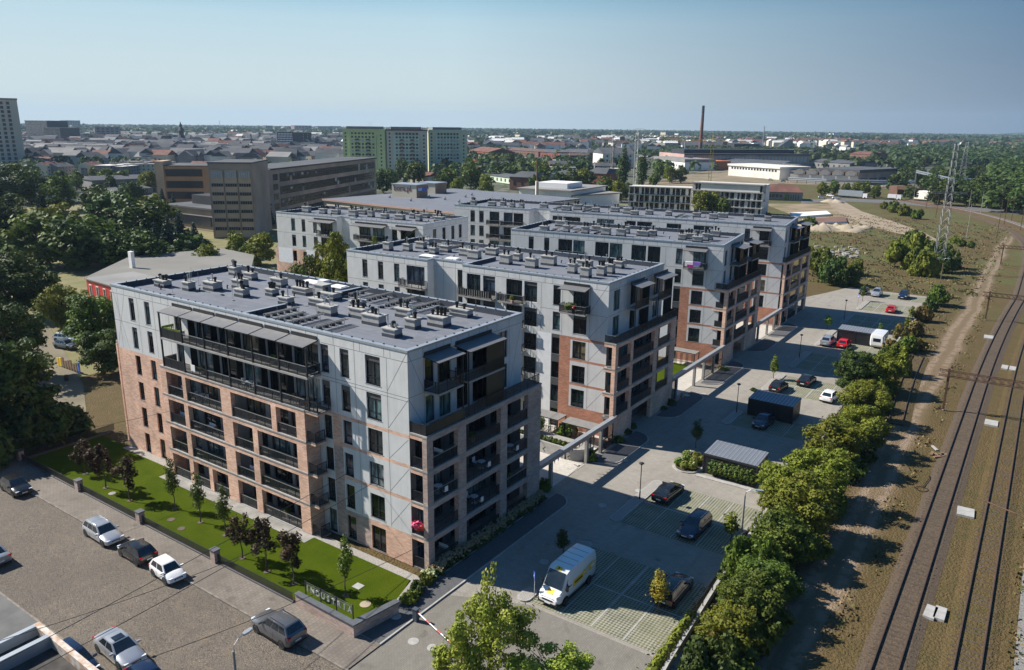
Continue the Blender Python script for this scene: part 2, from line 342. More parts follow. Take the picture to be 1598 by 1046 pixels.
m_terrace = paving('pale_terrace_slabs', (.5, .47, .42), (.56, .53, .48), (.33, .3, .27), .6, .4)
# perforated grass pavers
n = NT('grass_paver_grid')
ck = n.N.new('ShaderNodeTexChecker'); ck.inputs['Scale'].default_value = 5.; mp = n.N.new('ShaderNodeMapping'); mp.inputs['Rotation'].default_value = (0, 0, R_(45)); n.L.new(n.tc, mp.inputs[0]); n.L.new(mp.outputs[0], ck.inputs[0])
hole = n.mix(n.noise(1.5, 4), (.045, .055, .025), (.12, .12, .06)); slab = n.mix(n.noise(.6, 5), (.25, .245, .2), (.34, .325, .27))
col = n.mix(n.mt('MULTIPLY', ck.outputs['Fac'], .85), slab, hole)
col = n.mix(n.mt('MULTIPLY', n.noise(.4, 5, .4, .65), .35), col, (.2, .2, .1))
n.bump(ck.outputs['Fac'], .35, -.03); m_pavers = n.done(col)
n = NT('mown_lawn', .95); n.b.inputs['Specular IOR Level'].default_value = .05
st = n.noise(1.2, 3, .3, .7, vec=n.scale((.25, 3, 1)))
col = n.mix(n.noise(.5, 5), (.042, .072, .002), (.068, .1, .003)); col = n.mix(n.mt('MULTIPLY', n.noise(.17, 5, .4, .62), .55), col, (.078, .1, .006)); col = n.mix(n.mt('MULTIPLY', st, .4), col, (.07, .1, .004)); col = n.mix(n.mt('MULTIPLY', n.noise(14, 3), .35), col, (.022, .042, .002))
n.bump(n.noise(18, 3), .5, .04); m_lawn = n.done(col)
# roof felt laid in strips, with seams, repairs and dried puddle rings
n = NT('grey_roof_felt', .85); bt = n.N.new('ShaderNodeTexBrick'); bt.inputs['Scale'].default_value = 1; bt.inputs['Brick Width'].default_value = 7.5; bt.inputs['Row Height'].default_value = 1.05; bt.inputs['Mortar Size'].default_value = .025
bt.inputs['Color1'].default_value = (.145, .158, .19, 1); bt.inputs['Color2'].default_value = (.165, .178, .208, 1); bt.inputs['Mortar'].default_value = (.1, .11, .135, 1); n.L.new(n.tc, bt.inputs['Vector'])
pud = n.noise(.28, 3, 0, 1); ring = n.rng(n.mt('ABSOLUTE', n.mt('SUBTRACT', pud, .6)), 0, .012, 1, 0)
col = n.mix(n.mt('MULTIPLY', n.rng(pud, .6, .63), .3), bt.outputs[0], (.1, .107, .125)); col = n.mix(n.mt('MULTIPLY', ring, .3), col, (.24, .245, .255)); col = n.mix(n.mt('MULTIPLY', n.noise(1.1, 6, .5, .72), .4), col, (.21, .215, .23)); m_roof = n.done(col)
m_gravel = M('fine_gravel', (.3, .285, .26), .95, var=.35, vs=14, bump=.4, bs=30)
m_ballast = M('brown_ballast', (.085, .06, .038), .95, var=.45, vs=7, bump=.8, bs=12, detail=6)
m_tar = M('old_asphalt', (.12, .12, .118), .9, var=.2, vs=.6)
m_kerb = M('concrete_kerb', (.36, .35, .33), .9, var=.15, vs=2)
m_kerb_d = M('old_granite_kerb', (.2, .175, .15), .9, var=.3, vs=2)
m_yard = M('bare_yard', (.17, .145, .095), .95, var=.2, vs=.15, detail=6)
m_sand = M('excavated_sand', (.36, .3, .22), .95, var=.18, vs=.4, bump=.4, bs=1.5, detail=6)
m_dryfield = M('dry_meadow', (.22, .18, .085), .95, var=0, col2=(.13, .14, .045), vs=.25, bump=.5, bs=3, detail=7)

def sheet(name, poly, z, mat, kind='structure', thick=0, **kw):
    b = MB()
    if thick: b.prism(poly, z-thick, z, mat, bottom=False)
    else: b.face([(x, y, z) for x, y in poly], mat)
    return tag(b.build(name), kind=kind, **kw)
def rect(x0, y0, x1, y1): return [(x0, y0), (x1, y0), (x1, y1), (x0, y1)]

# ground: one sheet to the horizon
b = MB(); b.face([(CAM[0]+7050*math.cos(i*math.pi/48), CAM[1]+7050*math.sin(i*math.pi/48), -.35) for i in range(96)], m_land); tag(b.build('ground'), kind='structure')
sheet('terrain', [(-75, -75), (140, -75), (140, 420), (60, 520), (-120, 520), (-90, 330), (-60, 150), (-62, 60), (-75, 20)], -.06, m_waste)
sheet('field', [(-330, -20), (-62, -20), (-62, 60), (-60, 150), (-90, 330), (-330, 200)], -.1, m_dryfield)
sheet('street', rect(-190, -22.4, 60, -12.75), .0, m_cobble)
# pavements and kerbs
b = MB(); b.box((-190, -12.75, -.1), (5.6, -12.6, .12), m_kerb_d); b.box((-190, -22.55, -.1), (60, -22.4, .1), m_kerb_d); tag(b.build('kerb'), kind='structure')
sheet('pavement', rect(-190, -12.6, 5.2, -9.3), .1, m_walk)
sheet('pavement', rect(-190, -40, 60, -22.55), .1, m_tar)
sheet('road', [(5.2, -12.6), (26, -12.6), (25.2, -6), (24.0, 1.6), (22.2, 8), (21.3, 40), (21.3, 154), (3.4, 154), (.6, 144), (-2, 136), (-8, 128), (-8, 16), (5.2, 16)], .02, m_court)
b = MB()
for x0, y0, x1, y1 in ((5.05, -9.3, 5.2, 15.2), (2.9, -5.6, 3.02, 15.5)): b.box((x0, y0, -.1), (x1, y1, .14), m_kerb)
for p in ([(11.05, 12.2), (14.6, 12.2)], ): pass
tag(b.build('kerb'), kind='structure')
def rounded_strip(x0, x1, y0, y1, z=.13, both=True, mat=None, name='footpath'):
    """paved strip against x0 with rounded outer end(s)"""
    r = x1-x0; P = []
    if both: P += [(x0+r*math.cos(t), y0+r+r*math.sin(t)) for t in np.linspace(-math.pi/2, 0, 7)]
    else: P += [(x0, y0), (x1, y0)]
    P += [(x0+r*math.cos(t), y1-r+r*math.sin(t)) for t in np.linspace(0, math.pi/2, 7)]
    P = P if both else [(x0, y0), (x1, y0)]+P[2:]
    k = [(x0, P[0][1]-.12)]+[(x+.13 if x > x0+.01 else x, y+(.12 if y > (y0+y1)/2 else -.12)*(1 if abs(x-x1) > .01 else 0)) for x, y in P]
    sheet('kerb', [(x+(.12 if x > x0+.05 else 0), y+(.1 if i > len(P)/2 else -.1 if both else 0)) for i, (x, y) in enumerate(P)], z-.02, m_kerb, thick=.15)
    sheet(name, P, z, mat or m_asphalt_walk)
rounded_strip(3.02, 5.05, -9.3, 19.0, .13, False)
rounded_strip(2.2, 4.7, 28.2, 39.4); rounded_strip(2.0, 4.5, 45.8, 58); rounded_strip(1.6, 4.2, 62.5, 76.5); rounded_strip(1.5, 4.2, 84, 94)
rounded_strip(1.5, 4.0, 96, 108)
# strips beside the buildings
sheet('path', [(-11.0, -1.55), (-9.2, -.9), (2.9, -.9), (2.9, -5.6), (2.6, -5.6), (1.4, -1.75), (-10.6, -1.75)], .045, m_gravel)
sheet('path', rect(-44.5, -1.0, -33.6, 0), .045, m_gravel); sheet('path', rect(-33.9, -2.9, -10.6, -1.55), .05, m_conc_d)
sheet('lawn', [(-50.2, -9.1), (3.2, -9.1), (2.9, -5.6), (1.2, -1.7), (-10.4, -1.6), (-10.4, -.4), (-60, -.4), (-60, -2)], .03, m_lawn)
sheet('soil_bed', rect(1.95, -1.0, 2.9, 17.6), .1, M('dark_planting_soil', (.05, .04, .03), .95, var=.3, vs=4))
# parking bays in grass pavers with pale division kerbs
def bays(x0, y0, x1, y1, n, mid=None, split=True):
    sheet('parking_bay', rect(x0, y0, x1, y1), .035, m_pavers)
    b = MB()
    for i in range(1, n): x = x0+(x1-x0)*i/n; b.box((x-.06, y0+.05, .0), (x+.06, y1-.05, .047), m_kerb)
    if split: b.box((x0, (y0+y1)/2-.09, 0), (x1, (y0+y1)/2+.09, .042), m_kerb)
    tag(b.build('road_marking'), kind='structure')
bays(11.2, 1.6, 22.2, 12, 4); bays(11.2, 17.6, 21.3, 27.9, 4); bays(11.1, 48.8, 21, 54.4, 3, split=False); bays(11.3, 65.2, 21, 74.1, 4)
bays(11, 79.3, 21, 89.6, 4); bays(11.1, 95.2, 21, 99.8, 4, split=False); bays(11, 114.9, 20.6, 124.2, 4); bays(11, 130.3, 20.6, 139.6, 4); bays(11, 145.5, 20.6, 152, 4, split=False)
sheet('parking_bay', [(5.05+.01, -9), (5.06, -8.9), (5.07, -9)], .01, m_court)
# raised islands
def island(x0, y0, x1, y1, mat=None):
    r = (x1-x0)/2; cx_ = (x0+x1)/2
    P = [(cx_+r*math.cos(t), y0+r+r*math.sin(t)) for t in np.linspace(math.pi, 2*math.pi, 9)]+[(cx_+r*math.cos(t), y1-r+r*math.sin(t)) for t in np.linspace(0, math.pi, 9)]
    Q = [(cx_+(x-cx_)*.82, y+(.14 if y < (y0+y1)/2 else -.14)) for x, y in P]
    sheet('kerb', P, .15, m_kerb, thick=.2); sheet('traffic_island', Q, .156, mat or m_gravel)
island(9.9, 17.3, 11.1, 28); island(9.9, 9.6, 11.1, 12.4); island(9.9, 1.2, 11.1, 3.2); island(9.8, 48.5, 11, 54.5); island(9.8, 65, 11, 74.4); island(9.8, 79, 11, 89.8); island(9.9, 95, 11, 108); island(9.9, 114.6, 10.9, 124.5); island(9.9, 130, 10.9, 140)
island(9.9, 31.6, 13.2, 37.6, M('flower_bed_soil', (.06, .045, .03), .95, var=.3, vs=4))
sheet('kerb', rect(13.1, 31.6, 21.3, 32.2), .13, m_kerb, thick=.2)
sheet('road', [(5.2, -12.5), (25.9, -12.5), (25.1, -6), (24.0, 1.2), (11.2, 1.2), (5.2, -1.5)], .028, m_entry)
# manholes
b0 = MB(); b0.lathe([(.42, 0), (.42, .008), (.34, .009), (.34, .012)], m_kerb, 20); man = b0.mesh('manhole_cover')
for i, (px, py) in enumerate([(849, 877), (645, 1001), (675, 1011), (975, 720), (997, 766), (618, 964), (1072, 618), (940, 789), (1098, 616), (860, 900)]):
    p = at(px, py, .03); tag(link('manhole_cover', man, loc=(p.x, p.y, .036 if p.x > 5.2 else .135)), 'round concrete-rimmed manhole cover set in the paving', 'manhole cover', 'manhole covers in the paving')
b0 = MB(); b0.box((-.35, -.3, 0), (.35, .3, .02), m_conc); hatch = b0.mesh('utility_cover')
for px, py, c, l in ((559, 915, m_conc, 'pale square utility cover on the lawn near the corner trees'), (570, 943, m_sand, 'tan round utility cover in the lawn behind the brick wall')):
    p = at(px, py, .04); b0 = MB(); b0.box((-.4, -.35, 0), (.4, .35, .03), c) if c is m_conc else b0.lathe([(.45, 0), (.45, .02)], c); tag(b0.build('utility_cover', loc=(p.x, p.y, .035)), l, 'utility cover')
for px, py in ((267, 811), (283, 825), (175, 770)): 
    p = at(px, py, .04); b0 = MB(); b0.lathe([(.36, 0), (.36, .02)], m_bark if px > 200 else m_conc_d); tag(b0.build('utility_cover', loc=(p.x, p.y, .035)), 'brown round cover sunk in the lawn between young trees', 'utility cover', 'round covers in the lawn')

# ---------------------------------------------------------------- railway
BALX = [(34.2, 38.0), (39.2, 42.6), (43.4, 60)]
def track(x0, y0, y1, label, gauge=1.62, ballast=m_ballast, curve=None, sleeper=m_conc_d):
    """straight along y; curve gives x offset as a function of y"""
    cf = curve or (lambda y: 0)
    root = empty('railway_track', (x0, (y0+y1)/2, 0)); tag(root, label, 'railway track'); oy = (y0+y1)/2
    ys = np.arange(y0, y1, 4.0) if curve else np.array([y0, y1])
    b = MB(); w = .95
    for a, c in zip(ys, ys[1:]):
        xa, xc = cf(a), cf(c)
        b.face([(xa-w, a-oy, -.03), (xa+gauge+w, a-oy, -.03), (xc+gauge+w, c-oy, -.03), (xc-w, c-oy, -.03)], ballast) if False else b.face([(xa-w+.6, a-oy, .06), (xa+gauge+w-.6, a-oy, .06), (xc+gauge+w-.6, c-oy, .06), (xc-w+.6, c-oy, .06)], ballast)
        b.face([(xa-w, a-oy, -.05), (xa-w+.6, a-oy, .06), (xc-w+.6, c-oy, .06), (xc-w, c-oy, -.05)], ballast); b.face([(xa+gauge+w-.6, a-oy, .06), (xa+gauge+w, a-oy, -.05), (xc+gauge+w, c-oy, -.05), (xc+gauge+w-.6, c-oy, .06)], ballast)
    b.build('ballast_bed', root)
    b = MB()
    for y in np.arange(y0, min(y1, 150), .65):
        x = cf(y)+gauge/2; b.box((x-1.25+random.uniform(-.1, .1), y-oy-.1, .0), (x+1.25+random.uniform(-.1, .1), y-oy+.1, .066+random.uniform(-.012, .012)), sleeper)
    if len(b.v): s_ = b.build('sleepers', root); tag(s_, kind='stuff')
    for dx in (0, gauge):
        b = MB()
        for a, c in zip(ys, ys[1:]):
            xa, xc = cf(a)+dx, cf(c)+dx
            b.face([(xa-.04, a-oy, .24), (xa+.04, a-oy, .24), (xc+.04, c-oy, .24), (xc-.04, c-oy, .24)], m_railtop)
            b.face([(xa-.07, a-oy, .07), (xa-.04, a-oy, .24), (xc-.04, c-oy, .24), (xc-.07, c-oy, .07)], m_rust); b.face([(xa+.04, a-oy, .24), (xa+.07, a-oy, .07), (xc+.07, c-oy, .07), (xc+.04, c-oy, .24)], m_rust)
        b.build('rail', root)
m_railtop = M('worn_rail_top', (.13, .09, .07), .5, .5)
random.seed(3)
bend = lambda y: (2.2*min(1, max(0, (y-80)/85.))**2 if y > 80 else 0)-(4.9e-6*(y-190)**3 if y > 190 else 0)
m_wood_sl = M('old_wooden_sleeper', (.07, .052, .036), .9, var=.3, vs=4)
track(35.3, -60, 440, 'rusty track on dark brown ballast beside the worn path', curve=bend, sleeper=m_wood_sl)
track(40.1, -60, 440, 'overgrown track of weathered sleepers right of the ballasted one', curve=bend, ballast=m_waste, sleeper=m_wood_sl)
track(44.6, -60, 440, 'outermost track on grey stone ballast', curve=bend, ballast=M('grey_ballast', (.17, .165, .16), .95, var=.4, vs=7, bump=.8, bs=12))
track(25.4, 62, 100, 'disused short siding curving out beside the bushes', curve=lambda y: 2.2*((100-y)/38)**1.5 if y < 100 else 0, ballast=m_waste, sleeper=m_wood_sl)
# ---------------------------------------------------------------- apartment buildings
FH = 3.1
TOP = [2.5, 5.62, 8.68, 11.8, 15.07, 18.38]; BOT = [.2, 3.35, 6.5, 9.6, 12.7, 15.83]
WCACHE = {}
def window_meshes(w, h, style):
    """frame mesh + pane mesh, local: x along, z up, y inwards; origin bottom left"""
    k = (round(w, 1), round(h, 1), style)
    if k in WCACHE: return WCACHE[k]
    w, h = k[0], k[1]; f = MB(); p = MB(); t = .07
    ht = h-.5 if 'p' in style else h
    if 'p' in style: f.box((0, -.03, ht), (w, .12, h), m_darkpanel)
    f.box((0, 0, 0), (w, .1, t), m_frame); f.box((0, 0, ht-t), (w, .1, ht), m_frame)
    f.box((0, 0, t), (t, .1, ht-t), m_frame); f.box((w-t, 0, t), (w, .1, ht-t), m_frame)
    n = 1 if w < 1.3 else 2 if w < 2.2 else max(3, round(w/1.0))
    for i in range(1, n): x = w*i/n; f.box((x-.045, .005, t), (x+.045, .095, ht-t), m_frame)
    if 'd' not in style: 
        zz = ht*.32; 
        for i in range(n): f.box((w*i/n+t, .01, zz-.03), (w*(i+1)/n-.05, .09, zz+.03), m_frame)
    if 's' in style: f.box((-.08, -.16, -.06), (w+.08, .0, 0), m_cap)
    p.face([(t, .06, t), (w-t, .06, t), (w-t, .06, ht-t), (t, .06, ht-t)], m_glass)
    WCACHE[k] = (f.mesh('window'), p.mesh('pane')); return WCACHE[k]
def face_tf(kind, off):
    """map (u along, d inwards, z) to local xyz. front: faces -y; side: faces +x; back faces +y; left faces -x"""
    return {'front': lambda u, d, z: (u, off+d, z), 'side': lambda u, d, z: (off-d, u, z), 'left': lambda u, d, z: (off+d, u, z), 'back': lambda u, d, z: (u, off-d, z)}[kind]
def put_window(par, kind, off, u0, u1, z0, z1, style):
    a, p_ = window_meshes(u1-u0, z1-z0, style); sx = (u1-u0)/round(u1-u0, 1); sz = (z1-z0)/round(z1-z0, 1)
    tf = face_tf(kind, off)
    if kind == 'front': loc, rz = tf(u0, .14, z0), 0
    elif kind == 'side': loc, rz = tf(u0, .14, z0), math.pi/2
    else: loc, rz = tf(u1, .14, z0), -math.pi/2
    o = link('window', a, par, loc, rz, (sx, 1, sz)); link('pane', p_, o)
    return o
def wall(mb, kind, off, u0, u1, z0, z1, ops, matf, joints=(), cutz=(), cutu=(), depth=.16):
    tf = face_tf(kind, off); us = sorted({u0, u1, *[min(max(o[i], u0), u1) for o in ops for i in (0, 1)], *[c for c in cutu if u0 < c < u1]})
    zs = sorted({z0, z1, *[min(max(o[i], z0), z1) for o in ops for i in (2, 3)], *[c for c in cutz if z0 < c < z1]})
    flip = kind in ('left', 'back')
    def q(a, b, c, d, m):
        P = [tf(*a), tf(*b), tf(*c), tf(*d)]
        mb.face(P[::-1] if flip else P, m)
    for a, b in zip(us, us[1:]):
        for c, d in zip(zs, zs[1:]):
            um, zm = (a+b)/2, (c+d)/2
            if any(o[0] < um < o[1] and o[2] < zm < o[3] for o in ops): continue
            q((a, 0, c), (b, 0, c), (b, 0, d), (a, 0, d), matf(um, zm))
    for o in ops:
        a, b, c, d = o[:4]; m = matf(a-.05, (c+d)/2) if len(o) < 6 else o[5]; D = depth
        q((a, 0, c), (a, D, c), (a, D, d), (a, 0, d), m) if False else None
        for Q in (((a, 0, c), (a, 0, d), (a, D, d), (a, D, c)), ((b, 0, d), (b, 0, c), (b, D, c), (b, D, d)), ((a, 0, d), (b, 0, d), (b, D, d), (a, D, d)), ((b, 0, c), (a, 0, c), (a, D, c), (b, D, c))):
            q(*Q, m)
def groove(mb, kind, off, pts, w=.035, mat=None):
    """thin dark joint lines lying 3 mm proud of a facade"""
    tf = face_tf(kind, off-.004 if kind in ('front', 'left') else off+.004); 
    for (u0, z0), (u1, z1) in pts:
        L = math.hypot(u1-u0, z1-z0); nx, nz = -(z1-z0)/L*w/2, (u1-u0)/L*w/2
        mb.face([tf(u0-nx, 0, z0-nz), tf(u1-nx, 0, z1-nz), tf(u1+nx, 0, z1+nz), tf(u0+nx, 0, z0+nz)], mat or m_joint)
def inset(poly, d):
    out = []; n = len(poly)
    for i in range(n):
        p0, p1, p2 = (Vector(poly[j % n]) for j in (i-1, i, i+1)); e1 = (p1-p0).normalized(); e2 = (p2-p1).normalized()
        n1 = Vector((-e1.y, e1.x)); n2 = Vector((-e2.y, e2.x)); bis = (n1+n2); bis.normalize(); out.append(tuple(p1+bis*(d/max(.3, bis.dot(n1)))))
    return out
def roof_of(par, poly, z=18.9, zp=19.5, w_=.42, mem=None):
    """flat roof with a raised rim; poly counter-clockwise"""
    mem = mem or m_membrane
    r = MB(); r.face([(x, y, z) for x, y in poly], m_roof); ro = r.build('roof', par)
    b = MB(); inn = inset(poly, w_); outr = inset(poly, -.05); n = len(poly)
    for i in range(n):
        j = (i+1) % n; o0, o1, i0, i1 = outr[i], outr[j], inn[i], inn[j]
        b.face([(*o0, zp), (*o1, zp), (*i1, zp), (*i0, zp)], m_cap)
        b.face([(*o0, zp-.18), (*o1, zp-.18), (*o1, zp), (*o0, zp)], m_cap)
        b.face([(*i1, z), (*i0, z), (*i0, zp), (*i1, zp)][::-1], mem)
        L = math.hypot(o1[0]-o0[0], o1[1]-o0[1]); 
        if w_ > .3:
            e = ((i1[0]-i0[0])/L, (i1[1]-i0[1])/L); m_ = int(L/1.25)
            for k in range(1, m_): cx_, cy_ = i0[0]+e[0]*L*k/m_+(-e[1])*-.06, i0[1]+e[1]*L*k/m_+e[0]*-.06; b.obox((cx_, cy_), (1, 0), (0, 1), .07, .11, .11, m_black, zp+.002)
    b.build('parapet', ro); return ro
CH = {}
def chimney_mesh(w, d, h):
    b = MB(); b.box((-w/2-.02, -d/2-.02, 0), (w/2+.02, d/2+.02, .3), m_membrane); b.box((-w/2, -d/2, .3), (w/2, d/2, h), m_conc); b.box((-w/2-.1, -d/2-.1, h), (w/2+.1, d/2+.1, h+.1), m_conc); return b.mesh('chimney', 30)
def chimney(ro, x, y, w=1.6, d=.95, h=.8, pipes=3, z=18.9):
    k = (round(w, 1), round(d, 1), round(h, 1))
    if k not in CH: CH[k] = chimney_mesh(*k)
    c = link('chimney', CH[k], ro, (x, y, z)); b = MB(); h = k[2]+.1
    for i in range(pipes):
        px = (i-(pipes-1)/2)*k[0]/(pipes+.3)+random.uniform(-.05, .05); py = random.uniform(-.15, .15); t = random.random(); hh = random.uniform(.45, .8)
        if t < .6: b.tube((px, py, h), (px, py, h+hh*.7), .13, m_black, 10); b.tube((px, py, h+hh*.7), (px, py, h+hh), .2, m_black, 10); b.tube((px, py, h+hh), (px, py, h+hh+.05), .13, m_black, 10)
        elif t < .85: b.tube((px, py, h), (px, py, h+hh*1.3), .06, m_steel, 8); b.tube((px, py, h+hh*1.3), (px, py, h+hh*1.3+.12), .1, m_steel, 8)
        else: b.tube((px, py, h), (px, py, h+.2), .1, m_steel, 10); b.tube((px, py, h+.2), (px, py, h+.42), .2, m_steel, 10)
    if len(b.v): b.build('vent_pipe', c)
def racks(ro, lst, z=18.9):
    """low cable and pipe racks on feet"""
    for (x0, y0, x1, y1) in lst:
        b = MB(); L = math.hypot(x1-x0, y1-y0); e = ((x1-x0)/L, (y1-y0)/L); nn = (-e[1], e[0])
        for s_ in (-.16, .16): b.tube((x0+nn[0]*s_, y0+nn[1]*s_, z+.5), (x1+nn[0]*s_, y1+nn[1]*s_, z+.5), .06, m_conc_d, 5)
        for k in range(int(L/.8)+1):
            cx_, cy_ = x0+e[0]*k*.8, y0+e[1]*k*.8
            for s_ in (-.16, .16): b.tube((cx_+nn[0]*s_, cy_+nn[1]*s_, z), (cx_+nn[0]*s_, cy_+nn[1]*s_, z+.42), .025, m_steel, 4)
            b.tube((cx_+nn[0]*.6, cy_+nn[1]*.6, z), (cx_+nn[0]*.6, cy_+nn[1]*.6, z+.2), .27, m_black, 8); b.box((min(x0, x1)+.3, min(y0, y1), z+.004), (max(x0, x1)+1.6, max(y0, y1), z+.02), m_membrane) if k == 0 else None
        b.build('pipe_rack', ro)
def roof_clutter(ro, x0, x1, y0, y1, n, z=18.9):
    """small roof fittings: stub vents, lightning-rod feet, cables on pads"""
    for i in range(n):
        x, y = random.uniform(x0, x1), random.uniform(y0, y1); b = MB(); t = random.random()
        if t < .5: b.tube((0, 0, 0), (0, 0, .35), .07, m_black, 8); b.tube((0, 0, .35), (.14, 0, .42), .07, m_black, 8)
        elif t < .8: b.tube((0, 0, 0), (0, 0, .08), .16, m_conc_d, 10); b.tube((0, 0, .08), (0, 0, 1.6), .015, m_steel, 5)
        else: b.box((-.2, -.12, 0), (.2, .12, .1), m_black)
        b.build('roof_vent', ro, (x, y, z))
def skylight(ro, x, y, w=2., d=1.3, z=18.9):
    b = MB(); b.box((-w/2, -d/2, 0), (w/2, d/2, .42), m_cap); b.box((-w/2-.06, -d/2-.06, .42), (w/2+.06, d/2+.06, .5), m_white)
    b.prism([(-w/2+.1, -d/2+.1), (w/2-.1, -d/2+.1), (w/2-.1, d/2-.1), (-w/2+.1, d/2-.1)], .5, .58, m_white); b.build('skylight', ro, (x, y, z))
RAILC = {}
def railing(par, p0, p1, z, h=1.05, style='glass', name='railing'):
    """balustrade from p0 to p1 (x, y) standing at height z"""
    L = math.hypot(p1[0]-p0[0], p1[1]-p0[1]); k = (round(L, 1), style, h)
    if k not in RAILC:
        b = MB(); l = k[0]
        b.box((0, -.03, h-.05), (l, .03, h), m_steel if style == 'glass' else m_dark); b.box((0, -.02, .05), (l, .02, .1), m_dark)
        for i in range(int(l/1.2)+2): x = min(l-.03, max(.03, i*1.2)); b.box((x-.025, -.025, 0), (x+.025, .025, h-.05), m_dark)
        if style == 'bars':
            for i in range(int(l/.11)): b.box((i*.11+.03, -.012, .1), (i*.11+.06, .012, h-.05), m_dark)
        elif style == 'slats':
            b.box((.03, .012, .12), (l-.03, .02, h-.06), m_screen)
            for i in range(int(l/.36)): b.box((i*.36+.1, -.03, .08), (i*.36+.18, .01, h-.03), m_conc_d)
        elif style == 'screen': b.box((.02, -.01, .08), (l-.02, .012, h-.07), m_screen)
        else: b.box((.03, -.006, .12), (l-.03, .006, h-.08), m_smoke)
        RAILC[k] = b.mesh('railing')
    return link(name, RAILC[k], par, (p0[0], p0[1], z), math.atan2(p1[1]-p0[1], p1[0]-p0[0]), (L/k[0], 1, 1))
m_smoke = bpy.data.materials.new('smoked_glass_balustrade'); t_, N_, L_ = nodes(m_smoke); b_ = N_['Principled BSDF']; b_.inputs['Base Color'].default_value = (.02, .025, .03, 1); b_.inputs['Roughness'].default_value = .1; b_.inputs['Alpha'].default_value = .5
def canopy(par, kind, off, u0, u1, z=18.35, out=1.7, fin=True):
    tf = face_tf(kind, off); b = MB(tf); b.face([(u0, 0, z+.3), (u1, 0, z+.3), (u1, -out, z), (u0, -out, z)][::-1], m_canopy)
    b.face([(u0, 0, z+.2), (u1, 0, z+.2), (u1, -out, z-.08), (u0, -out, z-.08)], m_dark); b.face([(u0, -out, z-.08), (u1, -out, z-.08), (u1, -out, z), (u0, -out, z)], m_dark)
    for u in (u0, u1): b.face([(u, 0, z+.2), (u, -out, z-.08), (u, -out, z), (u, 0, z+.3)], m_dark)
    if fin: b.box((u0+.1, -.1, z+.3), (u1-.1, -.02, z+.62), m_dark)
    b.build('canopy', par)
def world_at(par, x, y, z):
    r = par.rotation_euler[2]; p = par.location
    return (p[0]+x*math.cos(r)-y*math.sin(r), p[1]+x*math.sin(r)+y*math.cos(r), z), r
FURN = {}
def furniture_on(par, x, y, z):
    """a small table and chairs, a pot plant or a drying rack: things of their own standing on a balcony"""
    i = random.choices(range(5), (3, 3, 2, 2, 2))[0]
    names = [('garden_table', 'white round table on a balcony', 'table'), ('garden_table', 'dark round table on a balcony', 'table'), ('potted_plant', 'light green plant in a brick-coloured pot on a balcony', 'plant'), ('potted_plant', 'darker green plant in a pot on a balcony', 'plant'), ('drying_rack', 'folding drying rack with white laundry on a balcony', 'drying rack')]
    if i not in FURN:
        b = MB()
        if i < 2: b.lathe([(.02, .0), (.3, .01), (.03, .04), (.03, .68), (.38, .7), (.38, .73)], m_white if i == 0 else m_dark, 12)
        elif i < 4: b.lathe([(.16, 0), (.22, .35), (.2, .36)], m_brick, 10); leafball(b, 0, 0, .65, .34, 70, .1, f_fresh if i == 2 else f_mid)
        else:
            b.box((-.5, -.03, .75), (.5, .03, 1.0), m_white); b.box((-.5, -.25, .72), (.5, .25, .76), m_steel)
            for a in (-.45, .45): b.tube((a, -.25, 0), (a, .2, .74), .015, m_steel, 4)
        c = MB(); m = m_white if i == 0 else m_wood
        c.box((-.2, -.2, .42), (.2, .2, .46), m); c.box((.17, -.2, .46), (.21, .2, .9), m)
        for a in (-.18, .18):
            for q in (-.18, .18): c.box((a-.02, q-.02, 0), (a+.02, q+.02, .42), m_dark)
        FURN[i] = (b.mesh(names[i][0]), c.mesh('garden_chair'))
    n_, l, c_ = names[i]; p, r = world_at(par, x, y, z)
    tag(link(n_, FURN[i][0], None, p, r), l, c_, 'things standing on the balconies')
    if i < 2:
        for s_ in (1, -1):
            p, _r2 = world_at(par, x+.72*s_, y, z)
            tag(link('garden_chair', FURN[i][1], None, p, r+(0 if s_ > 0 else math.pi)), ('white' if i == 0 else 'brown wooden')+' chair beside a balcony table', 'chair', 'chairs on the balconies')
def leafball(b, x, y, z, r, n, s, mat, sq=1.):
    for i in range(n):
        v = Vector((random.gauss(0, 1), random.gauss(0, 1), random.gauss(0, 1))).normalized(); q = Vector((x, y, z))+Vector((v.x, v.y, v.z*sq))*r*random.uniform(.6, 1.05)
        u = (v+Vector((random.uniform(-.6, .6), random.uniform(-.6, .6), random.uniform(-.2, .8)))).orthogonal().normalized(); w_ = v.cross(u).normalized(); k = s*random.uniform(.6, 1.3)
        b.face([q-u*k-w_*k*.7, q+u*k-w_*k*.7, q+u*k+w_*k*.7, q-u*k+w_*k*.7], mat)

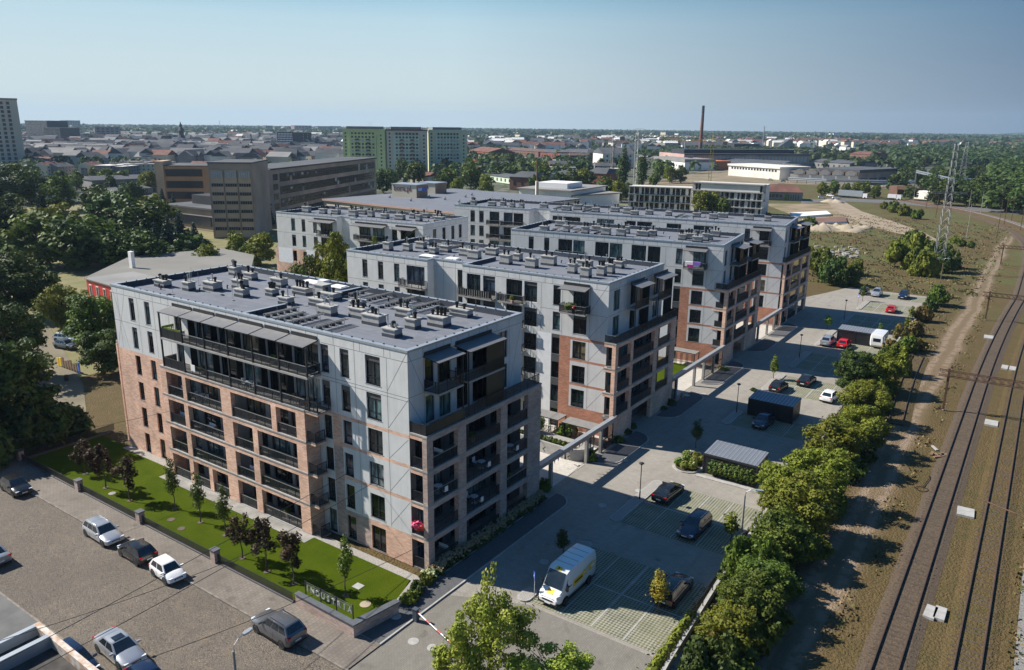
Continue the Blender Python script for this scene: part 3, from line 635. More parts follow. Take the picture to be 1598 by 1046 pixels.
def loggia_grid(par, kind, off, u0, u1, levels, bays_by_level, depth, z_top, mats, front=None, styles=None, zbase=0):
    """brick frame standing in front of a facade: pillars, floor beams, slabs, railings.
    levels: floor heights; bays_by_level: openings (u0,u1) at each level; front facade plane is `off` (outer face)"""
    tf = face_tf(kind, off); bk, cap = mats
    b = MB()
    hs = levels+[z_top]
    tmp = MB(tf)
    T = .5  # thickness of the frame
    for i, z in enumerate(levels):
        zt = hs[i+1]; ops = bays_by_level[i]
        cuts = [u0]
        for a, c in ops: cuts += [a, c]
        cuts.append(u1)
        for j in range(0, len(cuts), 2):
            a, c = cuts[j], cuts[j+1]
            if c-a > .02: tmp.box((a, 0, z+.12), (c, T, zt-.42), bk)
        # beam above the openings, slab edge capping
        tmp.box((u0, .003, zt-.42), (u1, T, zt-.02), bk)
        tmp.box((u0-.03, -.04, zt-.02), (u1+.03, T, zt+.12), m_slabedge)
    if zbase is not None: tmp.box((u0, .004, zbase), (u1, T, levels[0]+.12), m_slabedge if levels[0] < .5 else bk)
    fr = tmp.build('facade_frame', par)
    b = MB(tf)
    for i, z in enumerate(levels+[z_top]):
        b.box((u0+.06, T+.002, z-.2), (u1-.06, depth, z+.1), m_slab)
    b.build('balcony_floor', par)
    for i, z in enumerate(levels):
        for (a, c) in bays_by_level[i]:
            p0, p1 = tf(a+.01, .14, 0), tf(c-.01, .14, 0); st = random.choice(styles or ['glass', 'bars', 'screen', 'glass', 'bars'])
            railing(par, p0[:2], p1[:2], z+.12, 1.0, st)
    return fr
m_slabedge = M('grey_slab_edge', (.33, .32, .31), .7, var=.1)

def storeys(u0, u1, style, lv=range(6), wide=0): 
    return [(u0, u1, BOT[k], TOP[k], style+('p' if k >= 4 else '')) for k in lv]
def facade(par, mb, kind, off, u0, u1, ops, matf, z0=0, z1=19.45, cutz=(), cutu=(), joints=None):
    """wall with openings plus windows in them"""
    wall(mb, kind, off, u0, u1, z0, z1, ops, matf, cutz=cutz, cutu=cutu)
    for o in ops: put_window(par, kind, off, *o[:4], o[4])
def jlines(u0, u1, us, zs, z0=12.3, z1=19.3):
    return [((u, z0), (u, z1)) for u in us if u0 < u < u1]+[((u0, z), (u1, z)) for z in zs]

random.seed(11)
# ======== the near building
B1 = empty('apartment_building', (0, 0, 0)); tag(B1, 'six-storey grey and brick apartment block nearest the cobbled street, six canopies in a row', 'apartment building', 'modern grey and brick apartment blocks')
poly1 = [(-44.4, 0), (0, 0), (0, 16.5), (-44.4, 16.5)]
mb = MB()
bands = [3.0, 6.1, 6.42, 9.2, 9.52, 12.2]
def mat1(u, z):
    if u < -33.5: return m_brick if z < 12.2 else m_panel
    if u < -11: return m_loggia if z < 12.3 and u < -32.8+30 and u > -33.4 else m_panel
    if u < -9.2: return m_panel
    if z > 12.2: return m_panel
    if u < -8: return m_brick_pale if z < 9 and z > 0 and u < -8 else m_brick
    if z < 3.0: return m_brick_pale if u < -4.9 else m_brick
    if 6.1 < z < 6.42 or 9.2 < z < 9.52 or z > 11.88: return m_brick
    return m_panel
ops = []
for a, c in ((-41.07, -40.05), (-38.05, -37.05)): ops += storeys(a, c, 's')
ops += storeys(-10.35, -9.3, 's'); ops += storeys(-7.88, -6.78, 's'); ops += storeys(-4.82, -3.08, 's')
for k in range(4):
    z0, z1 = FH*k+.15, FH*k+2.5
    ops += [(-32.7, -31.5, z0, z1, 'd'), (-31.1, -29.9, z0, z1, '')]
    for a, c in ((-29.0, -26.1), (-25.8, -23.2), (-21.6, -18.6), (-18.0, -15.3), (-14.9, -12.2)): ops.append((a, c, z0, z1, 'd'))
for k in (4, 5):
    z0, z1 = (12.5, 15.0) if k == 4 else (15.65, 18.2); ops.append((-32.6, -31.6, z0, z1, 'd'))
    for i in range(1, 6): a = -32.75+3.72*i; ops.append((a+.15, a+3.55, z0, z1, 'd'))
facade(B1, mb, 'front', 0, -44.4, 0, ops, mat1, cutz=[3.0, 6.1, 6.42, 9.0, 9.2, 9.52, 11.88, 12.2], cutu=[-33.5, -11, -9.2, -8, -4.9])
ops = []
for k in range(4):
    z0, z1 = FH*k+.15, FH*k+2.5
    ops += [(.7, 2.2, z0, z1, 'd'), (2.4, 4.2, z0, z1, 'd'), (5.2, 7.8, z0, z1, 'd'), (8.0, 10.7, z0, z1, 'd'), (11.4, 14.9, z0, z1, 'd')]
for z0, z1 in ((12.55, 15.0), (15.65, 18.3)): ops += [(2.1, 3.3, z0, z1, 'd'), (3.9, 5.5, z0, z1, 'd'), (6.3, 8., z0, z1, 'd'), (8.6, 11.2, z0, z1, 'd'), (12.5, 14.05, z0, z1, 'd')]
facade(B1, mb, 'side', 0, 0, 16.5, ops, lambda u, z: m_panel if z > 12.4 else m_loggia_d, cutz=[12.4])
wall(mb, 'back', 16.5, -44.4, 0, 0, 19.45, [], lambda u, z: m_panel if z > 12 else m_brick, cutz=[12.2]); wall(mb, 'left', -44.4, 0, 16.5, 0, 19.45, [], lambda u, z: m_panel if z > 12 else m_brick, cutz=[12.2])
us = [-43.3, -41.9, -39.6, -38.7, -36.3, -34.7, -33.4, -31.6, -29.6, -27.9, -25.4, -23.6, -21.6, -20.2, -17.7, -15.9, -14.1, -12.1, -10.6, -8.6, -6.1, -5.4, -2.6, -1.9]
groove(mb, 'front', 0, [((u, 18.55), (u, 19.3)) for u in us]+[((u, 12.3), (u, 18.5)) for u in (-43.3, -39.4, -36.3, -33.6, -8.5, -6.1, -2.35)]+[((-44.4, 15.45), (-33, 15.45)), ((-44.4, 18.55), (-33, 18.55)), ((-10.2, 15.45), (0, 15.45)), ((-10.2, 15.15), (0, 15.15)), ((-10.2, 18.5), (0, 18.5))])
groove(mb, 'front', 0, [((-2.35, 15.6), (-.03, 19.35)), ((-2.35, 12.3), (-.03, 15.3)), ((-2.35, 9.55), (-.1, 11.8)), ((-2.35, 6.5), (-.1, 9.15)), ((-2.35, 3.3), (-.1, 6.05)), ((-2.35, 3.05), (-2.35, 12.2)), ((-5.9, 3.05), (-5.9, 12.2)), ((-44.3, 19.3), (-42, 12.4)), ((-44.3, 12.4), (-41.9, 18.5))], .03)
groove(mb, 'side', 0, [((y, 18.6), (y, 19.3)) for y in (1.9, 3.6, 4.6, 5.6, 6.4, 8., 9.6, 10.8, 12.3, 14.3)]+[((0, 15.45), (2, 15.45)), ((0, 18.55), (16.5, 18.55)), ((1.95, 12.4), (1.95, 18.5)), ((.03, 19.3), (1.9, 15.7)), ((.03, 15.35), (1.9, 12.5)), ((14.35, 12.4), (14.35, 18.5)), ((14.4, 12.5), (16.3, 18.4))], .03)
mb.build('wall', B1)
# front loggia frame
lv = [.0, 3.1, 6.2, 9.3]
bb = [[(-32.9, -29.9), (-29.2, -26.5), (-25.9, -23.3), (-21.7, -18.9), (-18.0, -12.35)], [(-32.8, -29.9), (-29.1, -23.3), (-21.7, -18.9), (-18.0, -12.35)],
      [(-32.6, -29.8), (-29.1, -23.3), (-21.7, -18.7), (-17.95, -12.35)], [(-32.5, -29.7), (-29.1, -23.3), (-21.7, -15.7), (-15.0, -12.25)]]
loggia_grid(B1, 'front', -1.6, -33.5, -11.05, lv, bb, 1.58, 12.35, (m_brick, m_cap), styles=['glass', 'glass', 'screen', 'glass'])
# end face of the frame towards the recess, small side balconies
for x in (-11.45, -33.49): b = MB(); b.box((x, -1.1, .1), (x+.39, 0, 12.3), m_brick); b.build('facade_pier', B1)
for k in range(4):
    b = MB(); b.box((-11.05, -1.45, FH*k+.0), (-9.95, -.25, FH*k+.14), m_slab); b.box((-11.05, -1.46, FH*k-.14), (-9.96, -.24, FH*k), m_brick); bl = b.build('balcony', B1)
    railing(bl, (-11, -1.42), (-10., -1.42), FH*k+.14, 1.0, 'bars'); railing(bl, (-10., -1.42), (-10., -.28), FH*k+.14, 1.0, 'bars')
# upper two floors: dark steel balcony rack with canopies
pm_ = MB(); pm_.box((-.07, -1.6, 0), (.07, -1.46, 2.93), m_dark); pm_ = pm_.mesh('rack_post'); sm_ = MB(); sm_.box((-.03, -.75, 0), (.03, -.02, 2.8), m_screen); sm_ = sm_.mesh('privacy_screen')
for i in range(7):
    for z0 in (12.47, 15.6):
        link('rack_post', pm_, B1, (-32.75+3.72*i, 0, z0), 0, (1, 1, 1 if z0 < 15 else .92))
        if 0 < i < 6: link('privacy_screen', sm_, B1, (-32.75+3.72*i, 0, z0), 0, (1, 1, 1 if z0 < 15 else .92))
b = MB(); b.box((-32.85, -1.62, 15.4), (-10.35, 0, 15.6), m_slabedge); sl = b.build('balcony_floor', B1)
for k, z in enumerate((12.47, 15.6)):
    for i in range(6):
        x = -32.75+3.72*i; railing(B1, (x+.08, -1.53), (x+3.64, -1.53), z, 1.0, 'screen' if i == 0 else 'bars' if (i, k) == (1, 0) else 'glass')
        if (i+k) % 2: furniture_on(B1, x+1.9, -.8, z)
    railing(B1, (-32.75, -1.5), (-32.75, -.05), z, 1.0, 'bars' if k else 'screen'); 
railing(B1, (-10.4, -1.5), (-10.4, -.05), 15.6, 1.0, 'glass')
b = MB(); b.box((-11.05, -1.6, 12.35), (-9.3, -.0, 12.47), m_slab); b.box((-11.04, -1.58, 12.15), (-9.32, 0, 12.35), m_brick); bl = b.build('balcony', B1); railing(bl, (-11, -1.53), (-9.35, -1.53), 12.47, 1., 'bars'); railing(bl, (-9.35, -1.5), (-9.35, -.05), 12.47, 1., 'bars')
b = MB(); b.box((-32.6, -1.45, 16.5), (-29.2, -1.38, 16.75), f_fresh); b.box((-32.7, -1.4, 16.5), (-32.6, -.1, 16.75), f_fresh); b.build('planter', B1)
b = MB(); b.box((-27.9, -1.6, 12.9), (-27.2, -1.56, 13.55), m_white); tag(b.build('towel'), 'white towel hung over a railing of the long balcony row', 'towel')
for i in range(6): x = -32.75+3.72*i; canopy(B1, 'front', 0, x+.06, x+3.6, 18.35, 1.75)
for k in range(4):
    for (a, c) in bb[k]:
        if random.random() < .55: furniture_on(B1, random.uniform(a+.8, c-.8), -.75, FH*k+.12)
# side loggia frame (faces the court)
sb = [[(.75, 4.1), (5.2, 10.4), (11.45, 15.0)]]*4
loggia_grid(B1, 'side', 1.9, -.02, 17.3, lv, sb, 1.88, 12.35, (m_brick_pale, m_cap), styles=['bars', 'glass', 'bars'])
b = MB()
b.box((1.42, 0, .12), (1.885, .5, 12.3), m_brick)        # corner pillar seen from the street
for k in range(4): b.box((-.0, .01, FH*k+2.7), (1.42, .4, FH*k+3.08), m_brick); b.box((-.0, -.03, FH*k+3.08), (1.9, .4, FH*k+3.22), m_slabedge); railing(B1, (.05, .1), (1.4, .1), FH*k+.12, 1., 'bars')
for z in lv: b.box((1.3, 16.8, z+.13), (1.88, 17.28, z+2.68), m_brick_pale)
b.build('facade_frame', B1)
b = MB(); b.box((0, 1.9, 15.4), (1.6, 5.3, 15.58), m_slabedge); b1a = b.build('balcony', B1); railing(b1a, (1.55, 1.95), (1.55, 5.25), 15.58, 1, 'bars'); railing(b1a, (.05, 1.95), (1.55, 1.95), 15.58, 1, 'bars'); railing(b1a, (.05, 5.25), (1.55, 5.25), 15.58, 1, 'bars')
b = MB(); b.box((0, 6.0, 15.4), (1.6, 11.4, 15.58), m_slabedge); b1b = b.build('balcony', B1); railing(b1b, (1.55, 6.05), (1.55, 11.35), 15.58, 1, 'bars'); railing(b1b, (.05, 6.05), (1.55, 6.05), 15.58, 1, 'bars')
for q in (((1.44, 8.7, 15.58), (1.5, 11.34, 18.3)), ((1.44, 8.7, 12.47), (1.5, 11.34, 15.4)), ((0, 11.36, 12.47), (1.5, 11.44, 18.3))): b = MB(); b.box(*q, m_screen); b.build('privacy_screen', B1)
for y, z in ((6.0, 12.47), (5.2, 12.47), (1.95, 15.58)): b = MB(); b.box((1.5, y, z), (1.58, y+.1, 18.3), m_dark); b.build('rack_post', B1)
canopy(B1, 'side', 0, 1.9, 5.5, 18.3, 1.7); canopy(B1, 'side', 0, 6.0, 11.5, 18.3, 1.8)
railing(B1, (1.75, .1), (1.75, 5.2), 12.47, 1., 'screen'); railing(B1, (.0, .1), (1.75, .1), 12.47, 1., 'screen'); railing(B1, (1.75, 5.4), (1.75, 11.3), 12.47, 1., 'bars'); railing(B1, (1.75, 11.4), (1.75, 17.1), 12.47, 1., 'bars'); railing(B1, (0, 17.1), (1.75, 17.1), 12.47, 1., 'bars')
b = MB(); leafball(b, .7, -.1, 4.3, .55, 160, .09, M('pink_flowers', (.65, .06, .16), .6), .6); leafball(b, 1.1, -.12, 4.15, .4, 120, .08, M('orange_red_flowers', (.75, .09, .04), .6), .6); leafball(b, .85, -.05, 4.1, .4, 70, .09, f_mid, .6); tag(b.build('flower_box'), 'pink and orange flowers spilling over a first-floor corner balcony', 'flower box')
for (y, k) in ((2.4, 2), (7.3, 3), (8.6, 2), (13, 1), (2.5, 3), (13.2, 2), (3, 0), (7.5, 1)): furniture_on(B1, 1.0, y, FH*k+.12)
ro = roof_of(B1, poly1)
for x, y in [(-41.2, 4.3), (-37.1, 4.9), (-35.2, 6.6), (-40.9, 13.7), (-36.8, 12.9), (-33.8, 9.2), (-29.7, 6.4), (-27.6, 8.7), (-23.1, 6.9), (-25.6, 11.2), (-19.8, 8.4), (-16.2, 6.3), (-21.2, 11.2), (-16.0, 10.2), (-12.9, 7.3), (-9.9, 6.3), (-9.5, 10.2), (-5.6, 4.2), (-6.0, 7.4), (-4.7, 9.6), (-5.4, 13.8), (-31, 12.4)]:
    chimney(ro, x, y, random.choice([1.5, 1.9, 1.9, 2.2, 1.2]), random.choice([.9, 1., 1.2]), random.choice([.7, .8, .9]), random.choice([2, 3, 3, 4]))
chimney(ro, -22.9, 11.7, 1.4, 1.2, 1.3, 0); skylight(ro, -28.2, 14.9, 2.6, 1.3); skylight(ro, -23.8, 14.9, 1.9, 1.2)
b = MB(); b.box((-.5, -.4, 0), (.5, .4, .75), m_white); b.build('air_conditioner', ro, (-24.3, 13.1, 19.6))
def divider(ro, x, y0, y1, z=18.9):
    b = MB(); b.box((x-.2, y0, z), (x+.2, y1, z+.5), m_membrane, top=m_cap); b.build('parapet', ro)
divider(ro, -21.6, .45, 5.6); divider(ro, -21.6, 12.6, 16.05)
racks(ro, [(-19.9, 12.8, -19.9, 15.9), (-16.8, 12.3, -16.8, 16), (-13.4, 11.6, -13.4, 16), (-10.2, 12, -10.2, 16), (-7.2, 12, -7.2, 16), (-19.4, 1.3, -19.4, 5.4), (-15.3, 1.2, -15.3, 5), (-12, 1.2, -12, 4.9), (-17.3, 1.2, -17.3, 4.4)])
roof_clutter(ro, -43, -2, 1.2, 15, 34)

# ======== the three blocks behind it and the one to their left
def block(name_label, org, th, L, D, left_ops, notch, right_side_grid, gx, gy, levels_grid, base, ch_list, u_right, zones='std', short=None, side_windows=None, canopies=(), racks_=(), dividers=()):
    t = empty('apartment_building', (org[0], org[1], 0), R_(th)); tag(t, name_label, 'apartment building', 'modern grey and brick apartment blocks')
    n0, n1, nd = notch; poly = [(-L, 0), (n0, 0), (n0, nd), (n1, nd), (n1, 0), (0, 0), (0, D), (-L, D)]
    mb = MB()
    def matf(u, z):
        if u > -9.6 and u_right:
            if z > 12.25: return m_panel
            if u < -7.6: return m_panel_white if z > 3.4 else m_panel_white
            if u < -6.45: return m_darkpanel
            if u < -4.9: return m_brick_red
            if z < 3.3: return m_brick_red
            if 6.1 < z < 6.4 or 9.2 < z < 9.5 or z > 11.9: return m_brick_red
            return m_panel
        if zones == 'left' and z < 12.2 and u < -26:
            if 9.1 > z or z > 12.2: return m_brick
            return m_panel_white if u < -33.3 or -29.5 < u < -27 else m_brick
        if z < 3.3: return m_panel_white
        return m_panel
    # left wing
    ops = [(a, c, z0, z1, s) for (a, c, z0, z1, s) in left_ops if c < n0]
    facade(t, mb, 'front', 0, -L, n0, ops, matf, cutz=[3.3, 9.1, 12.2], cutu=[-33.3, -29.5, -27, -26])
    ops = [(a, c, z0, z1, s) for (a, c, z0, z1, s) in left_ops if a > n0 and c < n1]
    facade(t, mb, 'front', nd, n0, n1, ops, matf, cutz=[3.3])
    wall(mb, 'side', n0, 0, nd, 0, 19.45, [], matf); wall(mb, 'left', n1, 0, nd, 0, 19.45, [], matf)
    ops = [(a, c, z0, z1, s) for (a, c, z0, z1, s) in left_ops if a > n1]
    if u_right:
        for k in range(6): ops.append((-7.5, -6.45, BOT[k]+(.1 if k else 0), TOP[k], 's'+('p' if k >= 4 else '')) if k else (-7.5, -6.45, .2, 2.5, ''))
        for k in range(1, 5): ops.append((-4.62, -2.8, BOT[k], TOP[k], 's'+('p' if k >= 4 else '')))
        ops.append((-4.7, -2.9, 15.65, 18.1, 'd'))
    facade(t, mb, 'front', 0, n1, 0, ops, matf, cutz=[3.3, 3.4, 6.1, 6.4, 9.2, 9.5, 11.9, 12.25], cutu=[-9.6, -7.6, -6.45, -4.9])
    side_ops = side_windows or [(1.4, 3.2, 15.8, 18.3, 'd'), (1.4, 3.2, 12.6, 15.1, 'd'), (6.2, 8, 15.65, 18.3, 'd'), (6.2, 8, 12.55, 15.1, 'd'), (9, 11.5, 12.55, 15.1, 'd'), (9, 11.5, 15.65, 18.3, 'd'), (13.4, 15.2, 15.65, 18.3, 'd'), (13.4, 15.2, 12.55, 15.1, 'd')]
    side_ops = [o for o in side_ops if o[1] < D]
    if gx is not None:
        for k in range(4):
            if k or base == 'open':
                z0, z1 = FH*k+.2, FH*k+2.5; side_ops += [(.6, 3.6, z0, z1, 'd'), (4.6, 7.4, z0, z1, 'd'), (7.7, 10.9, z0, z1, 'd'), (12, 15, z0, z1, 'd')]
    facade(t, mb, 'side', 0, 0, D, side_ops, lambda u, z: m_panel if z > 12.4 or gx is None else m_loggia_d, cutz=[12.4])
    wall(mb, 'back', D, -L, 0, 0, 19.45, [], matf); wall(mb, 'left', -L, 0, D, 0, 19.45, [], matf)
    us = []; u = -L+1.6
    while u < -1.5: us.append(u); u += random.choice([1.7, 2.3, 1.1, 2.0])
    fr = [q for q in us if q < n0-.1 or q > n1+.1]; nn = [q for q in us if n0 < q < n1]
    groove(mb, 'front', 0, [((u, 18.5), (u, 19.3)) for u in fr]+[((-L, 18.5), (n0, 18.5)), ((n1, 18.5), (0, 18.5)), ((-L, 15.4), (n0, 15.4))])
    if nn: groove(mb, 'front', nd, [((u, 12.3), (u, 19.3)) for u in nn]+[((n0, 18.5), (n1, 18.5))])
    if u_right: groove(mb, 'front', 0, [((-2.4, z), (-.05, z+2.8)) for z in (3.4, 6.45, 9.55)]+[((-2.4, 12.4), (-.05, 15.3)), ((-2.4, 15.6), (-.05, 19.3)), ((-2.4, 3.4), (-2.4, 18.4)), ((-6.2, 12.3), (-6.2, 18.4)), ((-9.2, 12.3), (-9.2, 18.4)), ((-9.3, 15.35), (0, 15.35))], .03)
    groove(mb, 'side', 0, [((y, 18.6), (y, 19.3)) for y in np.arange(1.3, D-1, 1.9)]+[((0, 18.5), (D, 18.5)), ((0, 15.4), (D, 15.4))], .03)
    mb.build('wall', t)
    if u_right:
        canopy(t, 'front', 0, -6.1, -2.4, 18.35, 1.5)
        b = MB(); b.box((-5.9, -1.4, 15.35), (-2.3, 0, 15.52), m_slabedge); bl = b.build('balcony', t); railing(bl, (-5.85, -1.35), (-2.35, -1.35), 15.52, 1., 'glass'); railing(bl, (-5.85, -1.35), (-5.85, -.05), 15.52, 1., 'bars'); railing(bl, (-2.35, -1.35), (-2.35, -.05), 15.52, 1., 'glass')
        b = MB(); b.box((-2.7, -.9, 15.52), (-2.62, 0, 18.3), m_screen); b.box((-5., -.06, 15.52), (-2.62, -.0, 15.6), m_dark); b.build('privacy_screen', t)
    for (kind, a, c) in canopies: canopy(t, kind, 0, a, c, 18.3, 1.6)
    ro = roof_of(t, poly)
    for x, y in ch_list: chimney(ro, x, y, random.choice([1., 1.2, 1.5, 1.8, 2.]), random.choice([.9, 1.]), random.choice([.9, 1., 1.2]), random.choice([2, 3, 4]))
    racks(ro, racks_)
    for d in dividers: divider(ro, *d)
    roof_clutter(ro, -L+1, -1.5, 4, D-1, int(L/2.4))
    if gx is not None:
        # frame parallel to the court, standing in world axes
        fr = empty('loggia', (gx, gy, 0), 0); fr.parent = t; fr.matrix_parent_inverse = Matrix.LocRotScale(Vector((org[0], org[1], 0)), Matrix.Rotation(R_(th), 3, 'Z'), Vector((1, 1, 1))).inverted()
        GL = D+1.1; sb = [(.7, 4.1), (4.75, 10.9), (12.0, GL-1.7)]
        dep = 2.2 if th > 5 else 1.55
        if base == 'open': loggia_grid(fr, 'side', 0, 0, GL, [.0, 3.1, 6.2, 9.3], [sb]*4, dep, 12.35, (m_brick, m_cap), styles=['bars', 'screen', 'bars'])
        else:
            loggia_grid(fr, 'side', 0, 0, GL, [3.1, 6.2, 9.3], [sb]*3, dep, 12.35, (m_brick, m_cap), styles=['bars', 'screen', 'bars'], zbase=None)
            b = MB(); b.box((-.5, 0, .0), (-.002, 5.2, 3.2), m_brick); b.box((-.5, 10.8, 0), (-.002, GL, 3.2), m_brick); b.box((-.5, 5.2, 2.75), (-.004, 10.8, 3.2), m_brick); b.box((-2.5, 5.2, .0), (-2.3, 10.8, 3.1), m_darkpanel); b.box((-2.3, 5.0, 0), (-.5, 5.2, 3.0), m_darkpanel); b.build('wall', fr)
        b = MB()
        for z in ([0, 3.1, 6.2, 9.3] if base == 'open' else [3.1, 6.2, 9.3]):
            b.box((-dep, .02, z+2.7), (-.5, .4, z+3.08), m_brick); b.box((-dep, -.02, z+3.08), (.02, .4, z+3.22), m_slabedge); railing(fr, (-dep+.4, .12), (-.5, .12), z+.12, 1., random.choice(['bars', 'screen'])); b.box((-.6, GL-.45, z+.12), (-.51, GL-.01, z+2.7), m_brick)
        b.build('facade_frame', fr)
        for z in (12.47,): railing(fr, (-.12, .1), (-.12, GL-.2), z, 1., 'bars'); railing(fr, (-dep, .1), (-.12, .1), z, 1., 'glass'); railing(fr, (-dep, GL-.2), (-.12, GL-.2), z, 1., 'screen')
        for a, c in ((5.6, 9.4), (12.2, GL-1.2)):
            b = MB(); b.box((-dep, a, 15.4), (-.35, c, 15.58), m_slabedge); b.box((-.45, a, 12.47), (-.37, a+.08, 18.3), m_dark); b.box((-dep, c-.06, 12.47), (-.4, c, 18.3), m_screen); b.box((-.44, a, 15.6), (-.4, a+(c-a)*.45, 18.25), m_smoke); bl = b.build('balcony', fr)
            railing(bl, (-.4, a+.05), (-.4, c-.05), 15.58, 1., 'bars')
            canopy(fr, 'side', -dep+.3, a-.1, c+.1, 18.35, dep)
    return t, ro
def wing(lst, lv=range(6)):
    o = []
    for a, c, s in lst:
        for k in lv: o.append((a, c, BOT[k] if 'd' not in s else FH*k+.2, TOP[k], s+('p' if k >= 4 and 'd' not in s else '')))
    return o
L2 = wing([(-39.2, -38.2, 's'), (-36.2, -35.2, 's'), (-33.2, -32.2, 's'), (-30.9, -27.7, 'd'), (-23.2, -21.6, 'd'), (-20.6, -18.4, 'd'), (-18.0, -16.1, ''), (-14.4, -12.0, 'd'), (-11.7, -9.8, '')])
t2, r2 = block('second grey and brick block back from the street, red-brick corner and white stripe', (-.2, 35), 1.75, 42.2, 16.6, L2, (-27.2, -21.3, 1.4), True, 1.45, 34.2, None, 'pass',
    [(-39.2, 5.6), (-36.5, 6.9), (-36.4, 9.9), (-38.1, 13.6), (-31.6, 7.0), (-31.5, 9.6), (-27.0, 8.5), (-24.4, 7.0), (-24.3, 11.3), (-18.6, 6.3), (-18.6, 9.3), (-14.3, 6.0), (-13.5, 9.1), (-8.0, 5.7), (-5.3, 4.2), (-8.7, 10.4), (-4.2, 6.4), (-4.1, 8.4), (-4.8, 12.7)], True,
    racks_=[(-34.5, 11, -34.5, 15), (-32, 11.5, -32, 15), (-29, 11, -29, 14.5), (-26, 12.6, -26, 15.6), (-33, 7.6, -33, 10)], dividers=[(-21.6, 1.9, 8)])
skylight(r2, -29.5, 3.2, 2.4, 1.3); skylight(r2, -25.4, 3.4, 1.9, 1.2)
def front_balcony(t, a, c, z, style, y0=0, out=1.0):
    b = MB(); b.box((a, y0-out, z-.15), (c, y0, z+.03), m_slabedge); bl = b.build('balcony', t)
    railing(bl, (a+.05, y0-out+.06), (c-.05, y0-out+.06), z+.03, 1., style); railing(bl, (a+.05, y0-out+.06), (a+.05, y0-.02), z+.03, 1., 'bars'); railing(bl, (c-.05, y0-out+.06), (c-.05, y0-.02), z+.03, 1., 'bars')
for k in range(5, 0, -1):
    z = FH*k+.03
    front_balcony(t2, -31.6, -27.4, z, 'bars', 0, 1.1)
    front_balcony(t2, -21.4, -16, z, 'slats' if k == 5 else 'bars')
    front_balcony(t2, -15.3, -11.4, z, 'glass', 0, .75)
    furniture_on(t2, -13, -.7, z); furniture_on(t2, -4.2, -.8, z) if k == 5 else None
b = MB(); leafball(b, -4.6, -.9, 16.3, .8, 150, .14, f_dark, .5); leafball(b, -3.9, -1.3, 16.3, .22, 90, .06, m_red); p, r = world_at(t2, 0, 0, 0); tag(b.build('potted_plant', loc=p, rz=r), 'dark plants with a bright red ball on the canopied top balcony', 'plant')
L3 = wing([(-33.9, -32.9, 's'), (-30.9, -29.9, 's'), (-28.2, -25.6, 'd'), (-25.4, -23.3, 'd'), (-21.4, -19.0, 'd'), (-18.8, -16.6, 'd'), (-15.0, -12.5, 'd'), (-12.2, -10.1, 'd')], range(2, 6))
t3, r3 = block('third grey block, left part hidden behind the second, laundry on its canopied top balcony', (-.2, 73.1), 7.5, 37.4, 15.9, L3, (-9.65, -9.64, .01), True, 1.05, 72.9, None, 'pass',
    [(-32.7, 4.0), (-33.0, 12.0), (-28.7, 4.6), (-25.2, 4.8), (-24.6, 9.1), (-21.4, 5.0), (-18.7, 5.1), (-19.0, 8.9), (-15.4, 7.0), (-14.1, 8.6), (-8.3, 6.3), (-7.5, 8.2), (-5.4, 4.9), (-4.6, 7.0), (-4.3, 8.6), (-4.6, 13.1)], True,
    racks_=[(-31, 4, -31, 7), (-29.5, 8, -29.5, 11), (-27, 7, -27, 11), (-23, 5.5, -23, 8.5), (-26.5, 3.5, -26.5, 5.5)])
for k in range(5, 2, -1): front_balcony(t3, -28.4, -23.2, FH*k+.03, 'glass', 0, .9)
b = MB(); b.box((-5.6, -1.55, 15.9), (-3.3, -1.2, 16.65), m_white); b.box((-5.2, -1.58, 15.7), (-4.2, -1.3, 16.2), M('magenta_cloth', (.45, .02, .25), .8)); b.box((-4.3, -1.6, 16.2), (-3.1, -1.25, 16.7), M('violet_cloth', (.25, .15, .5), .8)); p, r = world_at(t3, 0, 0, 0); tag(b.build('laundry', loc=p, rz=r), 'white, magenta and violet laundry over a top balcony rail', 'laundry')
L4 = wing([(-68.9, -67.7, 's'), (-66.6, -65.4, 's'), (-63.9, -61.4, 'd'), (-60.3, -58, 'd'), (-57.8, -55.4, 'd'), (-48.3, -46.2, 'd'), (-45.8, -41.8, 'd'), (-38, -34.2, 'd'), (-31.5, -29.5, 'd'), (-29.2, -26, 'd'), (-23, -20, 'd'), (-17.5, -13.5, 'd')], range(2, 6))
t4, r4 = block('rearmost and longest grey block, its frame of loggias standing directly on the ground', (.2, 105.3), 7.5, 73.2, 17.0, L4, (-53.9, -49.0, 2.6), True, .95, 105.4, None, 'open',
    [(-70.7, 4.6), (-66.6, 6.2), (-65.1, 8.9), (-61.2, 6.1), (-58.2, 4.8), (-53.9, 7.6), (-47.9, 6.7), (-46.3, 9.3), (-41.1, 7.1), (-37.6, 9.8), (-34.1, 8.1), (-25.2, 8.9), (-19.4, 9.6), (-15.6, 8.5), (-8.8, 10.2), (-5.0, 10.2), (-14.5, 12.0), (-29.5, 9), (-31.8, 6), (-44.4, 11)], True, racks_=[(-51, 8, -51, 12), (-43, 6, -43, 10), (-22.5, 7, -22.5, 12)])
for k in range(5, 2, -1):
    for a, c in ((-64.3, -61), (-60.6, -55.2)): front_balcony(t4, a, c, FH*k+.03, 'glass', 0, 1.)
L0 = wing([(-33.2, -32.1, ''), (-30.3, -29.3, ''), (-27.2, -26.1, ''), (-25.2, -22, 'd'), (-15.2, -12.4, 'd'), (-11.8, -9.0, 'd'), (-7.3, -6, ''), (-5.2, -1.8, 'd')], range(1, 6))
